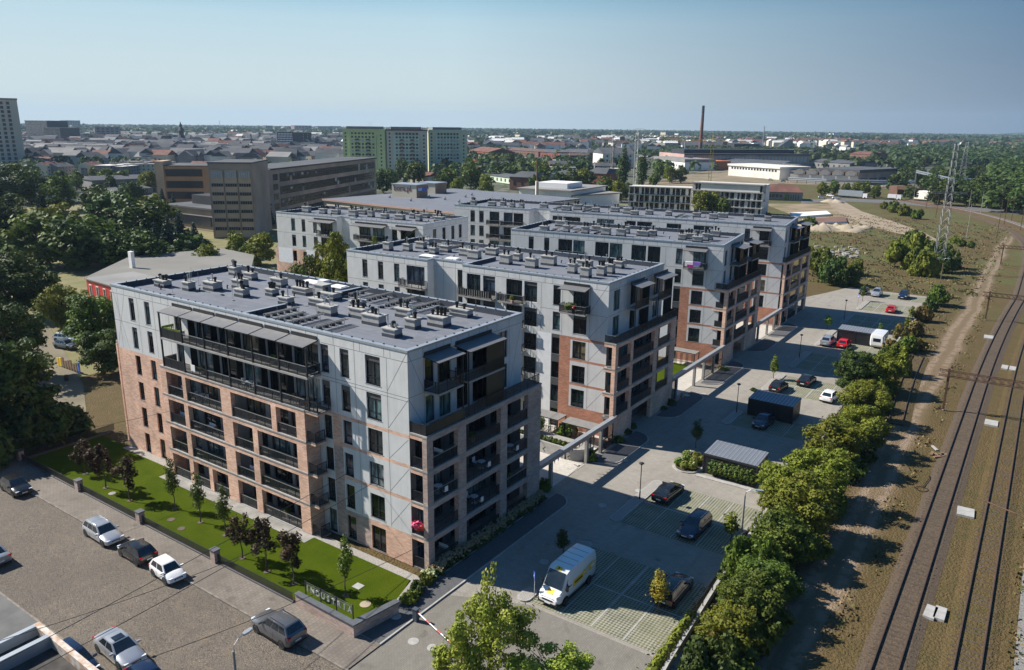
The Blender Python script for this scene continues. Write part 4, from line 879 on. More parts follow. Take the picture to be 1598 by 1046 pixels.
t0, r0 = block('grey block standing apart to the left, white panels and bushy tree before it', (-53.3, 63), 5., 37.3, 15.2, L0, (-20.8, -17.6, 1.5), False, None, 0, None, 'open',
    [(-34.8, 6.2), (-30.3, 6.4), (-29.0, 9.2), (-27.4, 7), (-25.6, 10), (-21.9, 6.2), (-23.0, 10.2), (-18.2, 7.3), (-16.0, 9.2), (-14.3, 6.8), (-10.6, 6.9), (-10.0, 10.3), (-6.2, 7.2), (-8.4, 12.4), (-5.6, 12.8), (-2.6, 9)], False, zones='left',
    side_windows=[(y, y+1.1, z0, z1, '') for y in (3.1, 6.2, 9.2, 11.8) for z0, z1 in ((15.6, 18.2), (12.5, 15.1), (9.5, 11.8))], canopies=[('front', -26.9, -21.2), ('front', -16.2, -8.3), ('front', -6.4, -1.4)])
for k in range(5, 2, -1): front_balcony(t0, -25.6, -21.2, FH*k+.03, 'bars'); front_balcony(t0, -16, -8.6, FH*k+.03, 'glass')
b = MB()
for k in range(4): b.box((-38.3, 1, FH*k), (-37.32, 4, FH*k+.2), m_brick)
b.box((-38.35, .3, 0), (-37.9, .8, 12.2), m_brick); b.box((-38.35, .3, 11.9), (-37.32, 4.2, 12.2), m_brick); b.build('facade_frame', t0)
# left end loggia frame on the near block
b = MB()
for k in range(5): b.box((-46.0, .6, FH*k-.12 if k else .0), (-44.42, 5., FH*k+.18), m_slabedge)
b.box((-46.0, .55, .18), (-45.7, .9, 12.2), m_brick); b.box((-46., 4.6, .18), (-45.6, 5.0, 12.2), m_brick)
b.build('facade_frame', B1)
for k in range(5): railing(B1, (-45.9, .7), (-44.45, .7), FH*k+.18, 1., 'screen'); railing(B1, (-45.92, .9), (-45.92, 4.6), FH*k+.18, 1., 'screen')
for k in range(4): b = MB(); b.box((-45.68, .75, FH*k+1.25), (-44.45, .8, FH*k+2.95), m_darkpanel); b.build('privacy_screen', B1)
# ---------------------------------------------------------------- trees
rng = np.random.default_rng(7)
def crown_mesh(name, mat, lobes, n, leaf, seed=0, inner=.55, flat=.0):
    """leaf quads spread through a set of ellipsoid clumps"""
    r = np.random.default_rng(seed); lobes = np.array(lobes, float)
    vol = lobes[:, 3]*lobes[:, 4]*lobes[:, 5]; pk = vol**.7; pk /= pk.sum()
    idx = r.choice(len(lobes), n, p=pk); d = r.normal(size=(n, 3)); d /= np.linalg.norm(d, axis=1)[:, None]
    rad = inner+(1.04-inner)*r.random(n)**.6
    # twiggy bumps on each clump
    bump = 1+.16*np.sin(d[:, 0]*7+idx*1.7)*np.sin(d[:, 1]*6+idx)+.1*np.sin(d[:, 2]*11+idx*2.1)
    p = lobes[idx, :3]+d*lobes[idx, 3:6]*(rad*bump)[:, None]
    stray = r.random(n) < .1; p[stray] += d[stray]*(lobes[idx[stray], 3:6]*r.uniform(.1, .45, (stray.sum(), 1)))
    nrm = d+r.normal(size=(n, 3))*.55; nrm[:, 2] += .25; nrm /= np.linalg.norm(nrm, axis=1)[:, None]
    a = np.cross(nrm, r.normal(size=(n, 3))); a /= np.linalg.norm(a, axis=1)[:, None]; c = np.cross(nrm, a)
    s = (leaf*(.55+.9*r.random(n)))[:, None]; k = .62
    V = np.stack([p-a*s, p-c*s*k, p+a*s, p+c*s*k], 1).reshape(-1, 3)
    me = bpy.data.meshes.new(name); me.vertices.add(4*n); me.vertices.foreach_set('co', V.astype('f').ravel())
    me.loops.add(4*n); me.loops.foreach_set('vertex_index', np.arange(4*n, dtype='i')); me.polygons.add(n)
    me.polygons.foreach_set('loop_start', np.arange(0, 4*n, 4, dtype='i')); me.materials.append(mat); me.update(calc_edges=True); return me
def trunk_mesh(h, r0, limbs, seed=0, spread=1.5, mat=None):
    rr = random.Random(seed); b = MB(); m = mat or m_bark; p = Vector((0, 0, -.1)); pr = r0; n = 4
    pts = [Vector((0, 0, -.1))]
    for i in range(n): pts.append(Vector((rr.uniform(-.04, .04)*h*.5, rr.uniform(-.04, .04)*h*.5, h*(i+1)/n)))
    for i in range(n): b.tube(pts[i], pts[i+1], r0*(1-.75*i/n), m, 7, r0*(1-.75*(i+1)/n))
    for i in range(limbs):
        t = rr.uniform(.35, .95); q = pts[min(n, int(t*n))].lerp(pts[min(n, int(t*n)+1)], t*n-int(t*n)); a = rr.uniform(0, 6.28)
        e = q+Vector((math.cos(a)*spread*rr.uniform(.5, 1), math.sin(a)*spread*rr.uniform(.5, 1), spread*rr.uniform(.4, .9))); b.tube(q, e, r0*.35, m, 5, r0*.08)
    return b.mesh('trunk')
def rlobes(rr, n, R, H0, H1, size, sq=1.):
    """clumps filling a rounded crown between H0 and H1 with radius R"""
    L = []; mid = (H0+H1)/2; hh = (H1-H0)/2
    for i in range(n):
        while True:
            x, y, z = (rr.uniform(-1, 1) for _ in range(3)); q = x*x+y*y+z*z
            if .15 < q < 1: break
        s = size*rr.uniform(.6, 1.2); L.append((x*(R-s*.6), y*(R-s*.6), mid+z*(hh-s*.5), s, s, s*sq*rr.uniform(.75, 1)))
    return L
PROTO = {}
def proto(kind, mat, hi, seed):
    """(crown mesh, trunk mesh, height, radius)"""
    k = (kind, mat.name, hi, seed)
    if k in PROTO: return PROTO[k]
    rr = random.Random(seed*13+7); N = 11000 if hi == 2 else 2600 if hi == 1 else 420; lf = .15 if hi == 2 else .3 if hi == 1 else .75
    if kind == 'broad': L = rlobes(rr, 13, 3.1, 1.6, 7.8, 1.25)+rlobes(rr, 30, 3.7, 1.2, 8.6, .62)+rlobes(rr, 18, 3.4, .1, 4.5, .85); T = trunk_mesh(5.5, .22, 9, seed, 2.2); h, R = 8.2, 3.4; N = int(N*1.3) if hi == 2 else N
    elif kind == 'tall': L = rlobes(rr, 26, 2.6, 1.6, 10, 1.05, 1.2); T = trunk_mesh(7.5, .2, 9, seed, 1.7); h, R = 10, 2.6
    elif kind == 'loose': L = rlobes(rr, 40, 3.3, 3.0, 8.0, .62); T = trunk_mesh(6.6, .13, 22, seed, 2.4); h, R = 8, 3.3; N = int(N*.8); lf *= .72
    elif kind == 'poplar': L = [(rr.uniform(-.5, .5), rr.uniform(-.5, .5), z, w_, w_, 1.6) for z, w_ in ((2.6, 1.1), (4.2, 1.5), (6, 1.7), (8, 1.75), (10, 1.6), (12, 1.3), (13.8, .95), (15.2, .6), (5, 1.6), (9, 1.6), (7, 1.8), (11, 1.5))]; T = trunk_mesh(12, .3, 3, seed, .8); h, R = 16.4, 2.1
    elif kind == 'spruce':
        L = []
        for i in range(13):
            z = .9+i*.75; w_ = 2.4*(1-i/14.); 
            for j in range(max(3, int(8-i*.4))): a = 6.283*j/max(3, int(8-i*.4))+i; L.append((math.cos(a)*w_*.55, math.sin(a)*w_*.55, z-.1, w_*.5+.1, w_*.5+.1, .34))
        T = trunk_mesh(9.8, .17, 0, seed); h, R = 10.6, 2.4
    elif kind == 'young':      # slim street tree, 5 m
        L = [(rr.uniform(-.22, .22), rr.uniform(-.22, .22), z, w_, w_, .48) for z, w_ in ((1.9, .34), (2.3, .5), (2.75, .6), (3.2, .58), (3.6, .5), (4.05, .42), (4.5, .3), (4.8, .18), (2.5, .5), (3., .5))]; T = trunk_mesh(4.0, .06, 5, seed, .4); h, R = 5, .75; N = {2: 1500, 1: 420, 0: 160}[hi]; lf = {2: .085, 1: .17, 0: .3}[hi]
    elif kind == 'maple':      # young tree with upright clumps
        L = []
        for i in range(20): a = rr.uniform(0, 6.28); q = rr.uniform(.2, 1.15); z = rr.uniform(1.9, 4.3); L.append((math.cos(a)*q*(1.15-abs(z-2.9)*.35), math.sin(a)*q*(1.15-abs(z-2.9)*.35), z, .26, .26, .5))
        T = trunk_mesh(3.6, .065, 14, seed, .9); h, R = 4.8, 1.35; N = {2: 1500, 1: 500, 0: 160}[hi]; lf = {2: .1, 1: .17, 0: .3}[hi]
    elif kind == 'round': L = rlobes(rr, 14, 1.2, 1.4, 3.6, .6); T = trunk_mesh(2.4, .07, 8, seed, .6); h, R = 3.6, 1.2; N = {2: 2400, 1: 800, 0: 160}[hi]; lf = {2: .1, 1: .17, 0: .3}[hi]
    elif kind == 'bush': L = rlobes(rr, 9, 2.1, -.3, 2.2, .85)+rlobes(rr, 22, 2.4, -.2, 2.7, .42); T = trunk_mesh(1.3, .07, 9, seed, 1.1); h, R = 2.4, 2.2; N = int(N*.55)
    me = crown_mesh('crown', mat, L, N, lf, seed); PROTO[k] = (me, T, h, R); return PROTO[k]
def plant(name, loc, kind, mat, label, cat='tree', group=None, h=None, wid=None, hi=1, seed=0, rz=None):
    c, T, H, R = proto(kind, mat, hi, seed); sz = (h/H) if h else 1; sx = (wid/(2*R)) if wid else sz
    o = empty(name, loc, random.uniform(0, 6.28) if rz is None else rz); o.scale = (sx, sx, sz); tag(o, label, cat, group)
    link('crown', c, o); link('trunk', T, o); return o
def by_crown(px, py, zc, diam, kind, mat, label, hi=1, seed=0, cat='tree', group=None, name='tree', hf=None):
    """tree whose crown centre, at height zc, shows at the pixel"""
    p = at(px, py, zc); H = hf or zc+diam*.5
    return plant(name, (p.x, p.y, 0), kind, mat, label, cat, group, H, diam, hi, seed)
random.seed(5)
# young trees on the lawn
for i, (b0_, tp, kd) in enumerate([((133, 740), 685, 'm'), ((165, 762), 688, 'm'), ((203, 782), 712, 'm'), ((273, 795), 715, 'g'), ((313, 816), 738, 'g'), ((352, 836), 758, 'g'), ((378, 872), 803, 'm'), ((417, 893), 806, 'm'), ((458, 912), 830, 'm'), ((540, 930), 838, 'g')]):
    p = at(*b0_); h = height((*b0_, 0), (b0_[0], tp)); nm = ['at the far left end of the lawn', 'second from the far left end of the lawn', 'third from the far left end, just before the green ones', 'by the first fence pillar', 'middle one of the green trio before the loggias', 'last green one before the maroon trio', 'first of the maroon trio by the fence pillar', 'tallest, in the middle of the maroon trio', 'last of the maroon trio, nearest the lettered sign', 'alone near the corner of the brick building'][i]
    if kd == 'm': plant('young_tree', (p.x, p.y, .03), 'maple', f_maroon, 'young dark maroon maple '+nm, 'young tree', 'young trees on the lawn', h, h*.66, 2, i % 3)
    else: plant('young_tree', (p.x, p.y, .03), 'young', f_mid if i < 9 else f_fresh, 'slim young green tree '+nm, 'young tree', 'young trees on the lawn', h, 1.5, 2, i % 3)
    b = MB(); b.lathe([(.3, 0), (.28, .04), (.1, .05)], m_bark, 14); tag(b.build('soil', loc=(p.x, p.y, .035)), kind='stuff')
for i, (b0_, tp, m_, w_, l) in enumerate([((878, 868), 828, f_dark, 1.4, 'small dark young tree behind the white van'), ((1086, 700), 656, f_dark, 1.5, 'small dark young tree by the flower bed beside the shed'), ((1207, 592), 556, f_yellow, 1.5, 'small bright green tree at the end of the island behind the middle shed'), ((1291, 514), 492, f_fresh, 1.7, 'small bright green tree beside the far shed'), ((1372, 530), 505, f_fresh, 1.4, 'small green tree before the white caravan'), ((1028, 957), 893, f_orange, 1.9, 'slender tree with orange autumn leaves by the black estate car'), ((1422, 502), 478, f_yellow, 1.6, 'yellowing sapling by the far kerb fence'), ((1415, 520), 492, f_yellow, 1.5, 'yellowing sapling left of the other one at the far fence'), ((1346, 470), 445, f_mid, 1.5, 'young tree on the farthest parking island'), ((1140, 845), 800, f_yellow, 1.6, 'thin sapling beside the tall lamp post in the hedge')]):
    p = at(*b0_); plant('young_tree', (p.x, p.y, .05), 'young', m_, l, 'young tree', None, height((*b0_, 0), (b0_[0], tp)), w_, 2 if i in (0, 1, 5) else 1, i % 3)
# foreground trees at the bottom edge
plant('tree', (15.6, -9.8, 0), 'loose', f_bright, 'airy light green tree in front of the car park entrance barrier', 'tree', None, 8.6, 6.0, 2, 1)
plant('tree', (19.2, -8.4, 0), 'loose', f_bright, 'lower spreading light green tree right of the airy one by the entrance', 'tree', None, 5.6, 6.0, 2, 2)
plant('tree', (14.6, -11.6, 0), 'loose', f_bright, 'low airy light green tree at the bottom edge left of the taller one', 'tree', None, 5.6, 4.6, 2, 3)
plant('young_tree', (15.0, -9.2, 0), 'young', f_bright, 'thin light green leader rising above the airy tree at the entrance', 'young tree', None, 10.0, 1.7, 2, 1)
# the overgrown strip along the car park wall
hedge = [(1148, 990, 2.0, 5.6, 'y'), (1168, 935, 2.2, 5.6, 'm'), (1195, 905, 2.2, 5.5, 'd'), (1175, 868, 2.4, 5, 'm'), (1215, 838, 2.6, 6.5, 'd'), (1248, 790, 3.2, 8, 'y'), (1222, 752, 2.8, 6, 'y'), (1275, 738, 3.4, 8, 'y'), (1300, 690, 3.2, 7.5, 'm'), (1340, 665, 3, 7, 'y'), (1350, 625, 3., 7, 'm'), (1342, 575, 3.4, 8, 'd'), (1378, 580, 3.2, 7, 'm'), (1400, 560, 2.4, 5, 'y'), (1165, 985, 1.8, 5, 'd'), (1110, 1030, 1.5, 5, 'd')]
where = ['at the lower end behind the orange-leaved sapling', 'behind the black estate car', 'dark, over the bare ground below the path', 'beside the tall lamp post', 'dark, on the side towards the path', 'largest, below the green-walled shed', 'yellowish, touching the green-walled shed', 'yellowish, right of the green-walled shed', 'behind the middle shed', 'yellowish, before the white car', 'by the leaning concrete pole', 'dark, tallest, at the pole beyond the white car', 'at the start of the disused siding', 'thin, above the disused siding', 'low and dark near the bottom edge', 'low, dark, at the wall end by the bottom edge']
for i, (px, py, zc, dm, k) in enumerate(hedge):
    dm *= .9; by_crown(px, py, zc, dm, 'broad' if dm > 4.6 else 'bush', {'y': f_yellow, 'm': f_mid if i % 2 else f_yellow, 'd': f_dark if i % 2 else f_mid}[k], 'bushy tree of the roadside strip, '+where[i], 2, i % 4, group='bushy trees along the car park wall', hf=zc+dm*.42)
for i, (px, py, dm, m_) in enumerate([(1440, 492, 3.6, f_dry), (1428, 515, 3.2, f_dry), (1416, 540, 3.4, f_mid), (1405, 520, 3, f_dry), (1462, 465, 5, f_mid), (1452, 478, 3, f_dark), (1410, 575, 3, f_dry), (1392, 545, 3.2, f_dry), (1380, 557, 3, f_mid), (1436, 540, 2.6, f_dry), (1300, 428, 8, f_dark), (1318, 432, 6.5, f_dark), (1285, 415, 8, f_mid), (1272, 405, 6, f_yellow), (1335, 420, 5, f_yellow), (1408, 402, 9, f_yellow), (1430, 395, 10, f_yellow), (1455, 400, 9, f_mid), (1440, 415, 8, f_yellow), (1478, 412, 7, f_dark), (1425, 378, 7, f_mid), (1395, 325, 6, f_mid), (1410, 330, 6, f_yellow), (1432, 336, 5, f_mid), (1380, 322, 4, f_yellow), (1265, 350, 5, f_mid), (1500, 380, 3, f_mid), (1490, 375, 3, f_yellow), (1515, 383, 2.5, f_mid)]):
    q = ['dry brown scrub bush beside the far car park kerb', 'green bush at the waste ground edge', 'yellowish bush growing on the waste ground', 'dark bush on the waste ground']
    by_crown(px, py, dm*.32, dm, 'bush', m_, q[0 if m_ is f_dry else 1 if m_ is f_mid else 2 if m_ is f_yellow else 3], 2 if dm > 4.5 and py > 380 else 1, i % 4, 'bush', 'bushes on the waste ground', 'bush')
# dark park trees on the left
left = [(-12, 600, 7.5, 13.5, 'broad', 'd', 'huge dark tree at the left edge above the playground'), (5, 520, 7., 11, 'broad', 'd', 'dark tree at the left edge behind the huge one'), (40, 676, 1.8, 8, 'bush', 'd', 'low dark bush by the corner of the lawn fence'), (96, 668, 1.5, 7, 'bush', 'd', 'low dark bush in shade beside the near block'), (-20, 690, 2.5, 8, 'bush', 'd', 'dark bush beyond the parked black hatchback'),
 (97, 478, 4.2, 9, 'broad', 'y', 'light green tree left of the playground cars'), (150, 500, 5, 11, 'broad', 'm', 'leafy tree directly left of the near block'), (168, 545, 3.6, 8, 'broad', 'd', 'dark tree low against the near block wall'), (20, 445, 6, 14, 'broad', 'd', 'dark tree at the left edge by the parked dark car'), (60, 455, 4, 9, 'broad', 'm', 'tree left of the red building'),
 (60, 375, 7, 17, 'broad', 'm', 'rounded park tree with a yellow top behind it'), (85, 350, 7, 15, 'broad', 'y', 'yellowing tree behind the rounded park tree'), (110, 385, 6, 16, 'broad', 'd', 'dark tree in the middle of the park group'), (145, 375, 6, 15, 'broad', 'm', 'green tree right of the dark one in the park group'), (175, 335, 7, 18, 'broad', 'd', 'large dark tree in the upper park group'), (215, 350, 7, 17, 'broad', 'd', 'large dark tree nearest the flat factory wing'), (240, 340, 7, 16, 'broad', 'm', 'broad tree beside the flat factory wing'), (10, 300, 9, 24, 'broad', 'd', 'big tree below the pale tower at the left edge'), (45, 290, 8, 20, 'broad', 'd', 'dark tree right of the one under the tower'), (0, 345, 8, 18, 'broad', 'd', 'dark tree at the left edge of the upper park'), (95, 300, 8, 15, 'broad', 'm', 'blue-green tree beside the small clearing'), (150, 312, 7, 14, 'broad', 'd', 'dark tree behind the park group'), (205, 300, 6, 12, 'broad', 'd', 'dark tree before the low sheds'),
 (195, 390, 5, 13, 'broad', 'd', 'shaded tree above the flat roof'), (225, 392, 5, 12, 'broad', 'd', 'shaded tree left of the spruces'), (368, 378, 4.5, 7, 'broad', 'y', 'light green tree before the brown factory tower'), (405, 385, 5, 9, 'broad', 'y', 'light green tree left of the separate grey block'), (385, 395, 3, 6, 'broad', 'm', 'small tree beside the light green pair'),
 (325, 400, 4, 7, 'broad', 'y', 'yellow tree above the near roof edge'), (245, 408, 3, 5, 'broad', 'y', 'small yellowish tree by the white post on the flat roof')]
for x, y, h, w_, m_, l in [(-66.5, 53, 17.6, 9.5, f_yellow, 'tall bright green tree in front of the separate grey block'), (-69.5, 48.5, 13.5, 8.5, f_mid, 'tree between the near block roof and the separate grey block'), (-60.5, 52, 13.5, 7, f_yellow, 'lower bright tree beside the second block'), (-58.5, 55.5, 17.2, 4, f_yellow, 'pale treetop peeping over the second block roof'), (-87, 53, 7.5, 8, f_yellow, 'yellowish tree below the white panels of the separate block'), (-79, 51, 7, 8, f_mid, 'low tree right of the yellowish one below the white panels'), (-93, 50, 8, 7, f_mid, 'green tree at the left foot of the separate block')]:
    plant('tree', (x, y, 0), 'broad', m_, l, 'tree', None, h, w_, 2, int(h) % 4)
for i, (px, py, zc, dm, k, m_, l) in enumerate(left):
    by_crown(px, py, zc, dm, k, {'y': f_yellow, 'm': f_mid, 'd': f_dark}[m_], l, 2 if py > 460 or 500 < px < 560 or px < 30 else 1, i % 4, 'bush' if k == 'bush' else 'tree', name='bush' if k == 'bush' else 'tree', hf=zc+dm*.45 if k != 'tall' else zc+3)
for i, (px, py, H) in enumerate([(245, 400, 10), (265, 398, 12), (283, 393, 12.5), (306, 392, 9), (232, 402, 8), (255, 325, 9), (272, 330, 8), (243, 322, 8), (418, 352, 12), (68, 330, 12)]):
    p = at(px, py); plant('spruce', (p.x, p.y, 0), 'spruce', f_spruce, ['dark spruce', 'tall blue-green spruce'][i % 2]+' '+['left of the tallest in the row above the flat roof', 'second in the row above the flat roof', 'tallest, right of centre in the row', 'at the right end of the row by the factory wing', 'smallest, at the left end of the row', 'in the trio before the tan factory wing', 'right one of the trio before the tan wing', 'left one of the trio before the tan wing', 'at the foot of the brown factory tower', 'alone under the big park trees'][i], 'spruce', None, H, H*.46, 1, i % 2)
for px, bs, tp, l in ((971, 300, 227, 'left of the two tall poplars, the wider one'), (1001, 297, 232, 'right of the two tall poplars, the slimmer one')):
    p = at(px, bs); h = height((px, bs, 0), (px, tp)); plant('poplar', (p.x, p.y, 0), 'poplar', f_dark, l, 'poplar', None, h, h*.27, 1, 0)

def scatter_px(n, x0, x1, y0, y1, fn, seed):
    rr = random.Random(seed)
    for i in range(n): fn(rr.uniform(x0, x1), rr.uniform(y0, y1), rr, i)
NTREE = [0]
def far_tree(px, py, rr, i, hmin=6, hmax=12, mats=None):
    p = at(px, py); d = math.hypot(p.x-CAM[0], p.y-CAM[1]); m_ = rr.choice(mats or [f_mid, f_dark, f_dark, f_yellow, f_mid])
    h = rr.uniform(hmin, hmax); NTREE[0] += 1
    nm = {f_mid: 'mid-green', f_dark: 'dark green', f_yellow: 'yellowish green', f_far: 'bluish'}[m_]
    z = 'beyond the blocks' if d < 420 else 'between the town roofs'
    plant('tree', (p.x, p.y, 0), rr.choice(['broad', 'broad', 'tall']), m_, nm+' rounded tree standing '+z, 'tree', 'trees '+z+', '+nm, h, h*rr.uniform(.75, 1.05), 1 if d < 330 else 0, rr.randrange(3))
# undergrowth filling the park edge under the trees
for i in range(46):
    px, py = random.uniform(-5, 300), random.uniform(352, 405); p = at(px, py); d = random.uniform(7, 11)
    plant('bush', (p.x, p.y, 0), 'bush', random.choice([f_dark, f_dark, f_mid]), 'dark undergrowth bush below the park trees', 'bush', 'undergrowth below the park trees', random.uniform(3, 5.5), d, 1, i % 4)
for i, (px, py) in enumerate([(1160, 960), (1205, 890), (1245, 835), (1290, 765), (1315, 715), (1335, 690), (1360, 650), (1365, 615), (1375, 595), (1150, 1020), (1185, 940), (1125, 1045)]):
    p = at(px, py+14, 1.); plant('bush', (max(p.x, 23.6), p.y, 0), 'bush', [f_mid, f_dark, f_yellow, f_mid][i % 4], 'low bush filling the strip below the car park trees', 'bush', 'low bushes of the roadside strip', random.uniform(1.8, 2.8), random.uniform(4, 5.5), 2, i % 4)
# mid-distance groups placed where the photograph has them
for (px, py, h, k, m_) in [(735, 300, 19, 'broad', f_mid), (760, 305, 12, 'broad', f_yellow), (715, 305, 10, 'broad', f_yellow), (700, 300, 15, 'broad', f_mid), (630, 285, 16, 'broad', f_dark), (610, 295, 12, 'broad', f_mid), (648, 292, 15, 'tall', f_mid), (598, 300, 13, 'broad', f_dark), (688, 300, 12, 'broad', f_dark), (795, 265, 14, 'broad', f_dark), (812, 268, 12, 'broad', f_mid), (775, 268, 10, 'broad', f_mid), (835, 300, 10, 'broad', f_dark), (852, 300, 10, 'broad', f_dark), (870, 305, 13, 'broad', f_dark), (890, 305, 15, 'broad', f_mid), (905, 300, 14, 'broad', f_yellow), (915, 298, 13, 'broad', f_mid), (945, 310, 12, 'broad', f_mid), (965, 315, 11, 'broad', f_yellow), (980, 308, 8, 'broad', f_mid), (1030, 282, 14, 'broad', f_mid), (1045, 285, 12, 'broad', f_yellow), (1062, 285, 12, 'broad', f_mid), (1020, 292, 9, 'broad', f_mid), (1095, 335, 11, 'broad', f_yellow), (1113, 335, 10, 'broad', f_yellow), (1128, 337, 8, 'broad', f_mid), (235, 300, 12, 'broad', f_yellow), (938, 262, 9, 'broad', f_dark), (120, 300, 9, 'broad', f_mid), (425, 250, 12, 'broad', f_yellow), (1282, 305, 8, 'broad', f_yellow), (1300, 305, 9, 'broad', f_mid), (1318, 307, 8, 'broad', f_mid), (1335, 305, 8, 'broad', f_yellow), (1350, 307, 9, 'broad', f_mid), (1365, 310, 8, 'broad', f_mid)]:
    p = at(px, py); NTREE[0] += 1
    plant('tree', (p.x, p.y, 0), k, m_, {f_mid: 'mid-green', f_dark: 'dark green', f_yellow: 'light yellow-green'}[m_]+' tree of the belt behind the grey blocks', 'tree', 'trees behind the grey blocks, '+m_.name.split('_')[0], h, h*.85, 1, NTREE[0] % 3)
for (px, py, h) in [(1400, 300, 12), (1415, 285, 14), (1432, 290, 13), (1442, 262, 12), (1450, 305, 13), (1465, 320, 13), (1478, 300, 15), (1492, 315, 14), (1505, 290, 13), (1515, 322, 14), (1528, 318, 15), (1540, 325, 13), (1555, 322, 14), (1568, 330, 13), (1580, 325, 15), (1594, 335, 14), (1545, 290, 13), (1572, 285, 14), (1595, 290, 13), (1525, 280, 12), (1490, 272, 12), (1560, 268, 12), (1590, 262, 13), (1460, 282, 12), (1420, 312, 8), (1540, 262, 13), (1515, 262, 12), (1470, 258, 13), (1440, 252, 11), (1500, 252, 12), (1575, 252, 13), (1405, 268, 12), (1420, 255, 12)]:
    p = at(px, py); d = px > 1450; plant('tree', (p.x, p.y, 0), 'broad', f_dark, 'dark tree of the belt beyond the railway curve' if d else 'dark tree near the pipe bridge', 'tree', 'dark trees beyond the railway' if d else 'dark trees near the pipe bridge', h, h*1.1, 1, int(px) % 3)
scatter_px(60, 40, 560, 238, 300, lambda a, b, r, i: far_tree(a, b, r, i, 6, 10), 1)
scatter_px(50, 730, 960, 232, 285, lambda a, b, r, i: far_tree(a, b, r, i, 7, 12), 2)
scatter_px(40, 1050, 1400, 222, 250, lambda a, b, r, i: far_tree(a, b, r, i, 7, 12), 3)

# ---------------------------------------------------------------- low plants
def shrub_mass(name, pts, label, mat, leaf=.1, n=110, r=.4, kind=None, extra=None, z=.1, sq=.8):
    b = MB()
    for x, y in pts: leafball(b, x, y, z+r*.5, r*random.uniform(.8, 1.2), n, leaf, mat, sq)
    if extra:
        for x, y in pts:
            for k in range(extra[1]): 
                a = random.uniform(0, 6.28); q = random.uniform(0, r); leafball(b, x+math.cos(a)*q, y+math.sin(a)*q, z+r*random.uniform(.75, 1.15), .085, 9, .05, extra[0])
    return tag(b.build(name), label, 'shrubs' if kind != 'stuff' else None, kind=kind)
m_bloom = M('faded_hydrangea_bloom', (.42, .33, .2), .9, var=.3, vs=5); m_bloomw = M('cream_bloom', (.6, .62, .33), .9)
random.seed(8)
pts = [(2.0+random.uniform(.1, .95), y) for y in np.arange(-.9, 17.2, .2)]
for x, y in pts[:0]: pass
for i in range(0, len(pts), 4):
    b = MB()
    for x, y in pts[i:i+4]:
        leafball(b, x, y, .45, .42, 70, .09, f_dark, .9)
        for k in range(15): a = random.uniform(0, 6.28); q = random.uniform(0, .42); leafball(b, x+math.cos(a)*q, y+math.sin(a)*q, random.uniform(.6, .95), .085, 10, .05, m_bloomw if i == 0 else m_bloom)
    tag(b.build('hydrangea_bush'), 'cream-flowering hydrangea at the near corner of the brick block' if i == 0 else 'faded hydrangea bush in the row along the shaded loggias', 'shrub', 'hydrangeas along the loggias')
random.seed(9)
for i, (px, py, h, w_, m_, l) in enumerate([(638, 940, .9, 1.5, f_yellow, 'yellow-green shrub at the end of the low brick wall'), (652, 925, .95, 1.5, f_dark, 'dark shrub in the middle of the short hedge by the footpath'), (664, 912, .9, 1.3, f_yellow, 'yellow-green shrub nearest the building in the short hedge'), (883, 682, 1.9, 2.6, f_fresh, 'rounded shrub above the curved concrete wall'), (922, 718, 1.1, 1.8, f_mid, 'flowering shrub at the end of the curved concrete wall'), (964, 690, .8, 1.6, f_mid, 'shrub bed at the corner of the brick base'), (978, 677, .6, 1.2, f_dark, 'small dark shrub beside the brick base'), (988, 668, .6, 1.1, f_dark, 'dark shrub at the passage corner'), (1046, 632, .9, 1.5, f_dark, 'dark shrub beyond the passage'), (1035, 640, .5, 1., f_dark, 'small shrub beyond the passage'), (850, 765, 1.2, 1.6, f_mid, 'grassy shrub at the back corner of the near block'), (1128, 578, .6, 1.6, f_yellow, 'yellow flowering shrub by the second bridge pillar'), (1175, 610, .4, 1, f_dark, 'small shrub by the shed'), (1140, 545, .5, 1.1, f_dark, 'small shrub by the third block passage')]):
    p = at(px, py); plant('shrub', (p.x, p.y, .05), 'bush', m_, l, 'shrub', None, h, w_, 1, i % 3, 0)
p = at(842, 688); plant('small_tree', (p.x-.5, p.y, .0), 'round', f_mid, 'small round-headed tree above the curved concrete wall', 'small tree', None, 3.2, 2.2, 2, 1)
m_pinkf = M('pink_bed_flowers', (.6, .25, .3), .8)
for i, (x, y) in enumerate([(10.6, 33), (11.5, 32.5), (12.3, 32.8), (11, 34.3), (12, 34.2), (12.6, 35), (10.6, 35.4), (11.6, 35.6)]):
    b = MB(); leafball(b, 0, 0, .45, .6, 190, .1, f_yellow if i % 3 else f_fresh, .8); leafball(b, .1, .1, .65, .5, 12 if i % 2 else 40, .06, m_pinkf if i % 2 else m_bloomw, .7)
    tag(b.build('flowering_shrub', loc=(x, y, .15)), 'yellow-green flowering shrub in the bed by the green-walled shed', 'shrub', 'flowering shrubs in the bed')
b = MB(); 
for y in np.arange(-6, 7, .35): leafball(b, 22.85-(.02*y), y, .5, .45, 60, .1, f_yellow, 1.)
tag(b.build('undergrowth'), kind='stuff')
